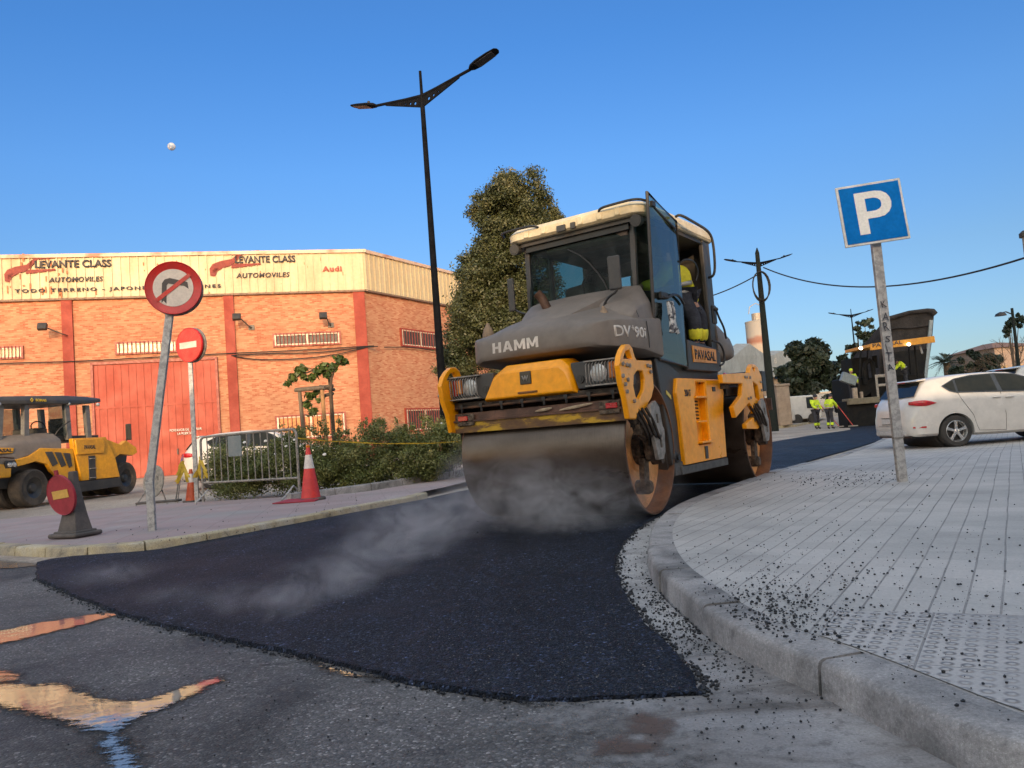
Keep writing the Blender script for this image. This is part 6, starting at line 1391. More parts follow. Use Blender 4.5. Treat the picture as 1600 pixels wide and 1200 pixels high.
# cab
cabp = darkgrey
ctp = 2.98
for (x0, x1, y) in ((2.98, 2.86, .62), (2.05, 2.0, .66), (.35, .42, .70), (-.62, -.55, .66)):
    for s in (1, -1):
        mb = MB(); w_ = .07; 
        mb.loft([[(xx*s_+a*w_, s*y+b*.05, z*s_) for a, b in ((-1, -1), (1, -1), (1, 1), (-1, 1))] for xx, z in ((x0, 2.0 if x0 > .5 else 1.95), (x1, 3.08))]); mb.obj('cab_pillar', M('cab_pillar_grey', (.17, .165, .16), .5), pn)
mb = MB(); mb.loft([[(x*s_, y, z*s_) for y, z in ((-w_, zb), (w_, zb), (w_*1.0, zb+.12), (w_*.9, zt), (-w_*.9, zt), (-w_, zb+.12))] for x, w_, zb, zt in ((3.22, .72, 3.0, 3.14), (2.9, .82, 3.02, 3.26), (.6, .84, 3.08, 3.36), (-.5, .82, 3.12, 3.36), (-1.15, .74, 3.20, 3.34))]); rf = mb.obj('cab_roof', darkgrey, pn, bev=.02)
text('lettering', 'BOMAG', (1.85*s_, .845, 3.13*s_), (-1, 0, 0), (0, 0, 1), .085*s_, M('letter_yellow', (.75, .5, .03), .5), rf, w=.42*s_, off=.03)
mb = MB(); mb.prism([(0, -.05), (.05, 0), (0, .05), (-.05, 0)], (2.0*s_, .846, 3.17*s_), (-1, 0, 0), (0, 0, 1), .01, hole=[(0, -.025), (.025, 0), (0, .025), (-.025, 0)]); mb.obj('emblem', M('letter_yellow', (0, 0, 0)), rf)
for x in (3.15, .45, -.9): mb = MB(); mb.sph((x*s_, .80, (3.10 if x < 3 else 3.02)*s_), .06, 10, (1, .8, .8)); mb.obj('work_light', lensw, rf, smooth=True)
SP([(2.8, 2.05), (.45, 2.1), (.45, 3.05), (2.75, 3.02)], -.64, .01, 'cab_glass', glassc, bev=0); SP([(1.15, 2.1), (.40, 2.1), (.42, 3.05), (1.15, 3.05)], .70, .01, 'cab_glass', glassc, bev=0)
mb = MB(); mb.box((-.05*s_, 0, 2.12*s_), (.5, .5, .12), bev=.04); mb.box((-.25*s_, 0, 2.38*s_), (.12, .48, .5), bev=.04); mb.obj('seat', rubber, pn)
mb = MB(); mb.box((.3*s_, 0, 2.0*s_), (2.2, 1.3, .14)); mb.box((.9*s_, 0, 2.15*s_), (.35, .7, .35), bev=.03); mb.obj('console', darkgrey, pn)
mb = MB(); mb.tube([Vector((.55*s_+.05*math.cos(a), .2*math.sin(a), 2.42*s_+.15*math.cos(a))) for a in [i*math.pi/8 for i in range(16)]], .015, 6, closed=True); mb.obj('steering_wheel', blackm, pn)
mb = MB(); mb.box((-2.32*s_, .85, 2.16*s_), (.06, .16, .45), bev=.02); mb.tube([(-2.3*s_, .83, 1.95*s_), (-2.25*s_, .7, 1.7*s_)], .02, 6); mb.obj('mirror', blackm, pn)
mb = MB(); mb.tube(smooth([Vector(p) for p in ((1.05*s_, .73, 2.0*s_), (.9*s_, .80, 2.3*s_), (.5*s_, .80, 2.5*s_), (.36*s_, .78, 2.55*s_))], 1), .015, 6); mb.obj('grab_rail', blackm, pn)
# ================================================================ CARS
def make_hatch():
    t = thing('parked_car', 'white hatchback with alloy wheels parked on the pavement behind the parking sign', 'car', (0, 0, 0))
    paint = M('car_white', (.58, .55, .51), .3, c2=(.565, .535, .495), scale=.6, bump=0, coat=.35)
    St = [(-.905, .42, .56, .72, .42, .34), (-.885, .34, .58, .80, .60, .48), (-.84, .29, .62, .88, .70, .58), (-.77, .26, .72, .97, .785, .66), (-.68, .25, .86, 1.06, .835, .70), (-.60, .25, .93, 1.16, .855, .68), (-.50, .25, .97, 1.28, .868, .66), (-.40, .25, .98, 1.365, .875, .645), (-.30, .24, .985, 1.40, .88, .635), (-.0, .23, .985, 1.435, .885, .63), (.4, .21, .98, 1.455, .885, .63), (.9, .20, .965, 1.462, .885, .63), (1.3, .20, .95, 1.44, .885, .63), (1.6, .20, .94, 1.37, .885, .64), (1.95, .20, .92, 1.20, .885, .66), (2.3, .20, .90, 1.0, .88, .74), (2.6, .20, .86, .94, .87, .72), (3.0, .22, .78, .86, .84, .66), (3.25, .25, .68, .76, .78, .6), (3.38, .32, .58, .64, .62, .45)]
    secs = []
    for x, zb, zl, zt, w, wt in St:
        h = [(w*.90, zb), (w*.975, zb+.05), (w, zb+(zl-zb)*.45), (w*1.0, zl-.09), (w*.978, zl), (wt+(w*.978-wt)*.5, (zl+zt-.05)/2), (wt+.02, zt-.055), (wt-.03, zt-.02), (wt*.6, zt), (0, zt+.006)]
        secs.append([(x, y, z) for y, z in h] + [(x, -y, z) for y, z in h[-2::-1]] + [(x, 0, zb)])
    mb = MB(); mb.loft(secs); bd = mb.obj('body', paint, t, smooth=True, auto=38)
    bx = []
    for wx in (0, 2.58):
        mb = MB(); mb.cyl((wx, -1.2, .31), (wx, -.62, .31), .365, n=40); mb.cyl((wx, .62, .31), (wx, 1.2, .31), .365, n=40); c = mb.obj('cut', paint); bx.append(c)
        md = bd.modifiers.new('b', 'BOOLEAN'); md.object = c; md.operation = 'DIFFERENCE'; md.solver = 'EXACT'
    dg = bpy.context.evaluated_depsgraph_get(); me = bpy.data.meshes.new_from_object(bd.evaluated_get(dg)); bd.modifiers.clear(); bd.data = me
    for c in bx: bpy.data.objects.remove(c)
    try: me.set_sharp_from_angle(angle=R_(38))
    except Exception: pass
    mb = MB(); mb.box((1.25, 0, .40), (4.1, 1.30, .34)); 
    for wx in (0, 2.58): mb.cyl((wx, -.66, .31), (wx, .66, .31), .355, n=24)
    mb.obj('underbody', blackm, t)
    def ys(z): return .868-(z-.98)/(1.405-.98)*(.868-.66)+.006
    def pane(name, pts, mat, s, par=bd, lift=0):
        mb = MB(); mb.bm.faces.new([mb.bm.verts.new((x, s*(ys(z)+lift), z)) for x, z in pts]); return mb.obj(name, mat, par)
    blk = M('black_trim', (.01, .01, .011), .3, bump=0, coat=.5)
    gl_ = M('car_glass', (.012, .015, .015), .06, c2=(.02, .022, .02), scale=3, bump=0); gl_.node_tree.nodes['Principled BSDF'].inputs['Specular IOR Level'].default_value = .12
    for s in (-1, 1):
        pane('window_surround', [(-.14, 1.235), (-.02, 1.115), (.10, 1.075), (1.02, 1.03), (1.95, .985), (2.02, 1.0), (1.62, 1.30), (1.40, 1.385), (1.0, 1.42), (.5, 1.415), (.15, 1.365)], blk, s)
        pane('side_window', [(-.10, 1.235), (.0, 1.14), (.10, 1.105), (.12, 1.335)], gl_, s, lift=.004)
        pane('side_window', [(.15, 1.10), (.93, 1.06), (.92, 1.40), (.5, 1.395), (.17, 1.35)], gl_, s, lift=.004)
        pane('side_window', [(1.03, 1.055), (1.88, 1.01), (1.55, 1.305), (1.36, 1.37), (1.01, 1.40)], gl_, s, lift=.004)
        mb = MB(); seam = [(.13, 1.07), (.15, .95), (.36, .62), (.42, .40), (.46, .30), (1.0, .27), (1.02, .6), (.98, 1.03)]
        mb.tube([Vector((x, s*(.889 if .45 < z < .9 else (.872 if z < .45 else ys(z)-.002)), z)) for x, z in seam], .004, 4); mb.obj('door_seam', blk, bd)
        mb = MB(); mb.box((.86, s*.895, .93), (.17, .03, .028), bev=.01); mb.box((1.12, s*.895, .92), (.17, .03, .028), bev=.01); mb.obj('door_handle', paint, bd)
        mb = MB(); mb.loft([[(-.86+i*.0+a*.0, 0, 0) for a in range(3)] for i in range(2)], cap=False) if False else None
        L = []
        for k in range(9):
            f = k/8; x = -.80+.44*f; hw = .052*math.sin(math.pi*min(1, .15+f*.85))+.006; yc = .70+.165*min(1, f*2.2)**.6; L.append([(x, s*(yc+dy), .925-.02*f+dz*hw) for dy, dz in ((.012, -1), (.03, -.4), (.03, .4), (.012, 1), (-.05, 1), (-.05, -1))])
        mb = MB(); mb.loft(L); mb.obj('tail_light', lensr, t, smooth=True)
        mb = MB(); mb.box((-.70, s*.80, .44), (.24, .03, .03), rot=(0, 0, s*28)); mb.obj('reflector', lensr, t)
        mb = MB(); mb.box((1.92, s*.98, 1.0), (.12, .18, .13), bev=.04, seg=2); mb.obj('mirror', paint, t)
    mb = MB(); mb.sheet([[(-.705+.0*abs(y), y, 1.045) if abs(y) < .5 else (-.68, y, 1.05) for y in (-.70, -.5, -.2, 0, .2, .5, .70)], [(-.47, y, 1.33) for y in (-.60, -.42, -.2, 0, .2, .42, .60)]]); o = mb.obj('rear_window', gl_, bd, smooth=True); o.location = (-.022, 0, .008)
    mb = MB(); mb.loft([[(x, y, z) for x, z in ((-.36, 1.375), (-.56, 1.36), (-.57, 1.375), (-.36, 1.41))] for y in (-.60, 0, .60)]); mb.obj('spoiler', paint, bd, bev=.008)
    mb = MB(); mb.box((-.572, 0, 1.367), (.012, .3, .014)); mb.obj('brake_light', lensr, bd)
    mb = MB(); mb.box((-.895, 0, .58), (.02, .56, .15)); mb.obj('plate_recess', M('recess_grey', (.25, .25, .25), .5), bd)
    mb = MB(); mb.box((-.91, 0, .58), (.012, .52, .11)); pl_ = mb.obj('number_plate', M('plate_white', (.6, .6, .58), .4), bd)
    mb = MB(); mb.box((-.80, 0, .33), (.20, 1.2, .12), bev=.03); mb.obj('lower_bumper', M('bumper_grey', (.5, .48, .46), .5), bd)  # lower bumper slightly greyer than the body paint
    rimm = M('alloy', (.62, .61, .60), .28, .7, c2=(.5, .49, .48), scale=6, bump=0)
    for wx, s in ((0, -1), (0, 1), (2.58, -1), (2.58, 1)):
        r, w = .315, .205
        mb = MB(); mb.lathe([(r*.66, -w/2+.01), (r*.92, -w/2), (r, -w/2+.03), (r, w/2-.03), (r*.92, w/2), (r*.66, w/2-.01)], (0, 0, 0), 'Y', 48, closed=True); wh_ = mb.obj('wheel', rubber, t, smooth=True); wh_.location = (wx, s*.775, r)
        mb = MB(); mb.lathe([(r*.68, s*.095), (r*.66, s*.10), (r*.63, s*.085), (r*.62, s*.0), (r*.58, s*.0)], (0, 0, 0), 'Y', 40, caps=False)
        for k in range(5):
            a = k*2*math.pi/5+.3; d = Vector((math.cos(a), 0, math.sin(a))); n_ = Vector((-d.z, 0, d.x)); Y0 = Vector((0, s*.075, 0))
            mb.loft([[d*q+n_*(w1_*x)+Y0+Vector((0, s*y, 0)) for x, y in ((-1, -.02), (-1, .008), (0, .016), (1, .008), (1, -.02))] for q, w1_ in ((.03, .028), (r*.4, .023), (r*.65, .034))])
        mb.lathe([(.001, s*.10), (.03, s*.098), (.045, s*.09), (.05, s*.06), (.001, s*.06)], (0, 0, 0), 'Y', 20); mb.obj('rim', rimm, wh_, smooth=True)
        mb = MB(); mb.lathe([(.001, s*.005), (r*.6, s*.005), (r*.6, 0), (.001, 0)], (0, 0, 0), 'Y', 20); mb.obj('brake_disc', blackm, wh_)
    return t
P0 = gnd(1495, 698, .117); car = make_hatch(); car.location = (P0.x, P0.y+.84, P0.z-.003); car.rotation_euler = (0, 0, R_(1.5))
car['group'] = 'parked white cars'
q = gnd(1580, 650, .13); copy_tree(car, loc=(14.0, 21.2, .20), rz=R_(1), label='white car parked behind the white hatchback, only its roof showing')
q = at(440, 690, 20.5); copy_tree(car, loc=(q.x-1.8, 21.0, 0.0), rz=R_(2), label='white car parked behind the rose hedge and crowd barrier')

# ================================================================ PAVER, TIPPER TRUCK
YP = 40.0
def T(u, v, Y=YP): return at(u, v, Y)
pb = gnd(1352, 667); pb = Vector((T(1352, 667).x, YP, -.2))
pv = thing('asphalt_paver', 'dark asphalt paver with orange canopy bar and lit lamps on the new asphalt', 'asphalt paver', tuple(pb))
rr_ = lambda P: P-pb
def bxp(u0, v0, u1, v1, Y0, Y1, name, mat, parent=pv, bev=.03, base=None):
    base = base or pb
    a, b = T(u0, v0, Y0), T(u1, v1, Y0); c = Vector(((a.x+b.x)/2, (Y0+Y1)/2, (a.z+b.z)/2))-base
    mb = MB(); mb.box(c, (abs(b.x-a.x), Y1-Y0, abs(a.z-b.z))); return mb.obj(name, mat, parent, bev=bev)
pdark = M('paver_dark', (.008, .009, .011), .7, c2=(.018, .017, .016), scale=3, bump=.2, spec=.08)
can = M('canopy_orange', (.62, .27, .02), .5, c2=(.5, .22, .03))
bxp(1322, 627, 1384, 664, YP, YP+1.2, 'screed', pdark); bxp(1326, 623, 1376, 629, YP-.25, YP+.6, 'screed_deck', M('deck_tan', (.16, .135, .09), .7))
bxp(1330, 560, 1362, 628, YP+2.0, YP+3.4, 'engine_cover', pdark); bxp(1358, 590, 1452, 650, YP+1.4, YP+5.0, 'tractor_body', pdark)
bxp(1333, 606, 1342, 628, YP-.1, YP+.1, 'control_box', M('box_tan', (.33, .26, .20), .6)); bxp(1345, 612, 1350, 625, YP-.1, YP+.1, 'control_box', M('box_tan', (0, 0, 0)))
a, b = T(1339, 545, YP+1), T(1436, 533, YP+1)
c = (a+b)/2-pb; mb = MB(); mb.box(c, ((b-a).length, 3.0, .16), rot=(0, math.degrees(-math.atan2(b.z-a.z, b.x-a.x)), 0)); mb.box(c+Vector((0, -1.5, -.08)), ((b-a).length, .1, .34), rot=(0, math.degrees(-math.atan2(b.z-a.z, b.x-a.x)), 0)); cp = mb.obj('canopy', can, pv, bev=.02)
text('lettering', 'PAVASAL', rr_(T(1363, 544, YP-.5))+Vector((0, -.06, .02)), (b-a), (0, 0, 1), .20, ink, cp, w=1.55, off=.01)
for (u, v) in ((1345, 544), (1420, 538)):
    mb = MB(); mb.sph((0, 0, 0), .10, 12, (1, .5, .8)); o = mb.obj('work_lamp', emis('lamp_lit_%d' % u, (1, .93, .75), 5.0), cp, smooth=True); o.location = rr_(T(u, v, YP-.7))
for (u0, v0, u1, v1, Y) in ((1345, 546, 1341, 625, YP+.2), (1429, 541, 1434, 590, YP+.2), (1356, 545, 1352, 600, YP+3), (1420, 540, 1424, 600, YP+3)):
    mb = MB(); mb.cyl(rr_(T(u0, v0, Y)), rr_(T(u1, v1, Y)), .05, n=8); mb.obj('canopy_post', pdark, pv)
mb = MB(); mb.tube([rr_(T(1432, 538, YP)), rr_(T(1437, 540, YP)), rr_(T(1441, 552, YP-.4))], .05, 6); mb.obj('lamp_arm', galv, cp)
for (x0, x1, y0, y1) in ((1366, 1384, 612, 625),): bxp(1371, 585, 1398, 588, YP+.1, YP+.16, 'rail', galvd); bxp(1371, 600, 1398, 602, YP+.1, YP+.16, 'rail', galvd); bxp(1371, 585, 1373, 640, YP+.1, YP+.16, 'rail', galvd)
mb = MB(); mb.tube(smooth([rr_(T(*p, YP+1)) for p in ((1352, 600), (1350, 570), (1362, 560), (1366, 590))], 1), .12, 10); mb.obj('duct', pdark, pv); mb = MB(); mb.cyl(rr_(T(1368, 575, YP+2)), rr_(T(1366, 556, YP+2)), .13, n=10); mb.obj('exhaust', pdark, pv)
mb = MB(); mb.lathe([(.001, -.2), (.5, -.2), (.55, 0), (.5, .2), (.001, .2)], rr_(T(1346, 605, YP+1.4)), 'Y', 20); mb.obj('auger_drum', pdark, pv)
mb = MB(); mb.box(rr_(T(1326, 592, YP+.6)), (.8, .3, .5), rot=(0, 25, 0)); mb.obj('side_hopper', M('hopper_grey', (.20, .24, .26), .5), pv, bev=.02)
tb = Vector((T(1425, 650, 47).x, 47, -.2))
tr_ = thing('tipper_truck', 'tipper truck with raised dark grey covered bed feeding the paver', 'truck', tuple(tb))
bedm = M('truck_bed_cover', (.040, .036, .036), .75, c2=(.026, .024, .024), scale=1.5, bump=.5, bscale=6, bd=.1, spec=.1)
def TT(u, v, Y=47): return at(u, v, Y)-tb
f0 = [TT(1375, 508), TT(1390, 498), TT(1420, 489), TT(1448, 486), TT(1456, 488), TT(1460, 492), TT(1457, 530), TT(1448, 596), TT(1375, 596)]
f1 = [p+Vector((-.3, 5, -2.2 if p.z > 3 else -.2)) for p in f0]
mb = MB(); mb.loft([[tuple(p) for p in f0], [tuple(p) for p in f1]]); bed = mb.obj('bed', bedm, tr_, bev=.05)
mb = MB(); mb.tube([p+Vector((0, -.06, .02)) for p in f0[:6]], [.10, .14, .12, .14, .22, .2], 8); mb.tube([TT(1376, 520, 46.9), TT(1400, 512, 46.9), TT(1425, 512, 46.9), TT(1450, 508, 46.9)], .06, 6); mb.obj('tarp_roll', bedm, bed, smooth=True)
mb = MB(); mb.loft([[tuple(TT(u+du, v, 46.9)+Vector((0, dy, 0))) for du, dy in ((0, 0), (5, 0), (5, .2), (0, .2))] for u, v in ((1453, 500), (1444, 592))]); mb.obj('bed_edge', M('bed_edge_grey', (.22, .27, .30), .5), bed)
mb = MB(); mb.prism([(p.x, p.z) for p in (TT(1378, 552), TT(1448, 545), TT(1440, 596), TT(1378, 596))], (0, -.06, 0), (1, 0, 0), (0, 0, 1), .05); mb.obj('tailgate', pdark, bed)
mb = MB(); mb.box(Vector((.3, 3.5, 1.0)), (2.2, 8, .5)); mb.box((.3, 8.2, 1.9), (2.4, 2.0, 2.4), bev=.1); mb.obj('chassis', pdark, tr_)
for s in (-1, 1):
    for yy in (1.0, 2.4, 7.6): wheel(0, 0, .5, .35, tr_); o = [x for x in bpy.data.objects if x.parent == tr_ and x.name.startswith('wheel')][-1]; o.location = (.3+s*.95, yy, .5); o.rotation_euler = (0, 0, R_(90))
o = T(1418, 612, YP+1.0)
person('paver operator in yellow jacket bent over the controls under the canopy', (o.x, YP+1.0, T(1418, 622, YP+1).z+.55), R_(160), pose(chest=(.18, 0, 1.26), neck=(.30, 0, 1.38), head=(.40, 0, 1.44), shL=(.2, .22, 1.36), shR=(.2, -.22, 1.36), elL=(.42, .28, 1.12), wrL=(.55, .2, .98), elR=(.42, -.28, 1.12), wrR=(.55, -.2, .98)), hivis, navy, group='road workers near the paver', helmet=navy)
o = T(1334, 600, YP+1.0)
person('paver crewman in yellow vest on the left end of the paver deck', (o.x, YP+1.2, T(1334, 625, YP+1).z-.1), R_(-90), pose(), hivis, navy, group='road workers near the paver', helmet=hivis)

# ================================================================ POLES, CABLES
def tapered(p0, p1, r0, r1, n=12): mb = MB(); mb.cyl(p0, p1, r0, r1, n); return mb
YU = 40.0
ub = at(1209, 665, YU); ut = at(1183, 395, YU); ub.z = -.1
t = thing('utility_pole', 'dark leaning utility pole with a coil of cable near its top', 'utility pole', tuple(ub))
gp = M('pole_green_black', (.010, .015, .014), .8, c2=(.018, .022, .02), scale=6, spec=.15)
mb = tapered((0, 0, 0), ut-ub, .24, .11); mb.cyl(ut-ub, at(1183, 390, YU)-ub+Vector((0, 0, .1)), .11, .02, 10); mb.obj('pole', gp, t, smooth=True)
mb = MB(); c = at(1189, 448, YU-.3)-ub
for k in range(3): mb.tube([c+Vector((.42*math.cos(a)*(1+.04*k), -.05*k, .80*math.sin(a)*(1-.03*k)+.02*k)) for a in [i*math.pi/10 for i in range(20)]], .035, 6, closed=True)
mb.obj('cable_coil', blackcable, t, smooth=True)
b2 = at(1212, 665, 42); t2p = at(1190, 418, 42)
street_lamp('street_lamp', 'black street lamp with two arms standing right behind the leaning utility pole', (at(1196, 640, 42).x+.42, 42, -.1), at(1188, 411, 42).z+.1, arm=1.75, rz=R_(2))
street_lamp('street_lamp', 'far street lamp with two arms seen left of the parking sign post', (at(1345, 600, 66).x-.2, 66, -.1), at(1338, 492, 66).z+.1, arm=1.85, rz=R_(2))
rp = thing('utility_pole', 'pale concrete pole cut by the right edge of the photo', 'utility pole', (at(1604, 368, 22).x, 22, 0))
mb = MB(); H_ = at(1597, 368, 22).z; mb.cyl((0, 0, 0), (0, 0, H_), .15, .12, 16); mb.obj('pole', galvd, rp, smooth=True); mb = MB(); mb.lathe([(.19, -.05), (.19, .06), (.10, .14), (.001, .15)], (0, 0, H_), 'Z', 16); mb.obj('pole_cap', blackm, rp)
def cable(name, label, pts, r=.025, px=True):
    mb = MB(); mb.tube(pts, r, 6); o = mb.obj(name, blackcable, None, smooth=True); tag(o, label, 'cable', 'overhead cables'); return o
def cat(p, q, sag, n=28):
    return [p.lerp(q, k/n)+Vector((0, 0, -sag*4*(k/n)*(1-k/n))) for k in range(n+1)]
A_, B_ = at(1193, 418, YU), at(1604, 402, 22); mid_ = at(1400, 453, 31)
lin = A_.lerp(B_, .5); cable('overhead_cable', 'black overhead cable sagging from the leaning pole to the right edge of the photo', cat(A_, B_, .95), .032)
cable('overhead_cable', 'short black cable running from the leaning pole down behind the roller cab', cat(at(1184, 429, YU), at(1060, 474, 44), .25), .032)
# small hooded lamp and thin tree at far right
hl_ = thing('hooded_lamp', 'small hooded lamp on a thin dark pole by the right edge', 'street lamp', (at(1595, 600, 48).x, 48, -.1))
mb = MB(); hz_ = at(1594, 478, 48).z; mb.cyl((0, 0, 0), (0, 0, hz_), .12, .08, 8); mb.obj('pole', gp, hl_); mb = MB(); mb.tube([(0, 0, hz_-.4), (-.4, 0, hz_-.2), (-.7, 0, hz_-.25)], .04, 6); mb.lathe([(.34, -.05), (.28, .08), (.08, .18), (.001, .2)], (-.75, 0, hz_-.38), 'Z', 16); mb.obj('lamp_head', blackm, hl_)

# ================================================================ FAR BUILDINGS
def quadbuild(name, label, cat_, base): return thing(name, label, cat_, tuple(base))
# silo
YS = 110
sb_ = at(1194, 640, YS); sb_.z = 0
si = thing('silo', 'tall pale rusty silo rising behind the sawtooth roofed factory', 'silo', tuple(sb_))
r_ = (at(1197, 520, YS)-at(1164, 520, YS)).x/2; zt_ = at(1180, 503, YS).z
sim, t_, bs = nt('silo_paint'); tc = t_.nodes.new('ShaderNodeTexCoord'); sxx = t_.nodes.new('ShaderNodeSeparateXYZ'); t_.links.new(tc.outputs['Object'], sxx.inputs[0]); nz = noise(t_, .5, 7, .65)
zz = mth(t_, 'DIVIDE', mth(t_, 'ADD', sxx.outputs[2], mth(t_, 'MULTIPLY', nz.outputs[0], 1.2)), zt_)
r = ramp(t_, zz, [(0, (.22, .20, .17)), (.60, (.23, .20, .175)), (.80, (.26, .23, .20)), (.835, (.19, .085, .06)), (.875, (.20, .11, .09)), (.90, (.24, .23, .22)), (1, (.22, .215, .21))]); 
n4 = noise(t_, .35, 5, .6, stretch=(1, 1, .6)); k4 = ramp(t_, n4.outputs[0], [(.50, 1), (.56, .25)]); hm = ramp(t_, zz, [(.55, 1), (.70, 1), (.74, 0)])
c_ = mixc(t_, 1, r.outputs[0], mixc(t_, hm.outputs[0], (1, 1, 1), k4.outputs[0]), 'MULTIPLY'); t_.links.new(c_, bs.inputs['Base Color']); bs.inputs['Roughness'].default_value = .8
mb = MB(); mb.cyl((0, 0, 0), (0, 0, zt_), r_, n=32); mb.lathe([(r_*1.02, -.1), (r_*1.02, .05), (.5, .25)], (0, 0, zt_), 'Z', 32); mb.obj('tank', sim, si, smooth=True)
mb = MB(); mb.cyl((.2, 0, zt_+.1), (.2, 0, zt_+1.2), .7, n=14); mb.box((.9, 0, zt_+.5), (1.0, 1, .8)); mb.obj('hatch', galvd, si)
mb = MB(); mb.tube([(-.9, 0, zt_+1.2), (-.7, 0, zt_+2.2), (.2, 0, zt_+2.7), (1.1, 0, zt_+2.2), (1.3, 0, zt_+1.2)], .06, 5); mb.obj('guard_rail', galvd, si)
# factory with sawtooth gables
YF = 85.0
fb_ = at(1150, 650, YF); fb_.z = -.1
fa = thing('factory', 'pale factory with grey sawtooth gables behind the tandem roller', 'building', tuple(fb_))
fwall = M('factory_wall', (.17, .135, .105), .85, c2=(.13, .105, .085), scale=.4); fgab = M('factory_gable', (.15, .185, .22), .8, c2=(.12, .15, .18), scale=.5)
tf = lambda u, v, Y=YF: at(u, v, Y)-fb_
def YT(u): return YF+(u-1110)/120*26
pts = [(1105, 560), (1125, 556), (1150, 537), (1178, 556), (1188, 556), (1205, 548), (1233, 575)]
mb = MB(); lo = [(1105, 600), (1125, 594), (1150, 589), (1178, 590), (1188, 590), (1205, 590), (1233, 592)]
def face(P, name, mat, d=6):
    mb = MB(); A = [at(u, v, YT(u))-fb_ for u, v in P]; Bk = [p+Vector((2, d, 0)) for p in A]; mb.loft([[tuple(p) for p in A], [tuple(p) for p in Bk]]); return mb.obj(name, mat, fa)
face(pts+lo[::-1], 'gable', fgab, 1.2)
face([(1100, 596), (1125, 592.5), (1150, 587.5), (1178, 588.5), (1205, 588.5), (1236, 592), (1236, 648), (1100, 660)], 'wall', fwall, 13.5)
for q in ((1157, 577, 1166, 592), (1189, 600, 1198, 618)): 
    mb = MB(); A = [at(u, v, YT(u)-.15)-fb_ for u, v in ((q[0], q[1]), (q[2], q[1]), (q[2], q[3]), (q[0], q[3]))]; mb.loft([[tuple(p) for p in A], [tuple(p+Vector((.1, .3, 0))) for p in A]]); mb.obj('window', glassd, fa)
mb = MB(); A = [at(u, v, YT(u)-.2)-fb_ for u, v in ((1152, 553), (1165, 555), (1165, 562), (1152, 560))]; mb.loft([[tuple(p) for p in A], [tuple(p+Vector((.1, .3, 0))) for p in A]]); mb.obj('sign_board', M('sign_blue_far', (.03, .10, .30), .5), fa)
for u, v, w_ in ((1190, 566, 3.0),): text('lettering', 'HIERROS', at(u, v+2, YT(u)-.2)-fb_, (.8, .55, 0), (0, 0, 1), .7, M('faded_letters', (.3, .31, .33), .7), fa, w=3.2)
# gate pillar
YG = 52.0
gb = at(1226, 664, YG); gb.z = -.05
gt = thing('gate_pillar', 'square brown masonry gate pillar right of the utility pole', 'pillar', tuple(gb))
mas = M('masonry', (.22, .17, .13), .9, c2=(.30, .24, .19), scale=2, bump=.4)
a, b = at(1213, 604, YG)-gb, at(1239, 664, YG)-gb; mb = MB(); mb.box(((a.x+b.x)/2, .5, a.z/2), (b.x-a.x, 1.0, a.z)); mb.obj('shaft', mas, gt, bev=.04); mb = MB(); mb.box(((a.x+b.x)/2, .5, a.z+.08), (b.x-a.x+.12, 1.12, .16)); mb.obj('cap', mas, gt, bev=.03)
# distant street wall and houses closing the view
def lowblock(name, label, u0, u1, vt, Y, mat, cat_='building', depth=8, roofm=None, wins=0):
    a, b = at(u0, vt, Y), at(u1, vt, Y); base = Vector(((a.x+b.x)/2, Y, -.2)); t = thing(name, label, cat_, tuple(base)); w = b.x-a.x; h = (a.z+b.z)/2+.2
    mb = MB(); mb.box((0, depth/2, h/2), (w, depth, h)); mb.obj('wall', mat, t)
    if roofm: mb = MB(); mb.loft([[(x, y, z) for x, y, z in ((-w/2-.4, -.4, h), (w/2+.4, -.4, h), (w/2+.4, depth+.4, h), (-w/2-.4, depth+.4, h))], [(x, y, z) for x, y, z in ((-w*.1, depth*.4, h+w*.16), (w*.1, depth*.4, h+w*.16), (w*.1, depth*.6, h+w*.16), (-w*.1, depth*.6, h+w*.16))]]); mb.obj('roof', roofm, t)
    else: mb = MB(); mb.box((0, depth/2, h+.1), (w+.2, depth+.2, .2)); mb.obj('roof', galvd, t)
    for k in range(wins):
        mb = MB(); x = -w/2+(k+.5)*w/wins; mb.box((x, -.03, h*.55), (w/wins*.4, .08, h*.25)); mb.obj('window', glassd, t)
    return t
lowblock('shed', 'grey shed closing the street behind the two road workers', 1240, 1345, 614, 105, M('shed_grey', (.20, .22, .24), .8), wins=5)
lowblock('shed', 'low pale shed far down the street right of the truck', 1440, 1530, 592, 100, M('shed_tan', (.30, .27, .24), .8), wins=4)
lowblock('house', 'pale two storey house with hipped roof behind bare trees on the right', 1553, 1625, 541, 95, M('house_wall', (.22, .17, .145), .85), roofm=M('roof_tile', (.15, .09, .07), .8), wins=3, depth=10)
lowblock('garden_wall', 'long low garden wall running behind the white hatchback', 1452, 1700, 600, 70, M('wall_dark', (.10, .10, .09), .9), cat_='wall', depth=.4)
lowblock('garden_wall', 'low dark wall running behind the white van and the factory gate', 1100, 1252, 628, 66, M('wall_dark', (0, 0, 0)), cat_='wall', depth=.4)
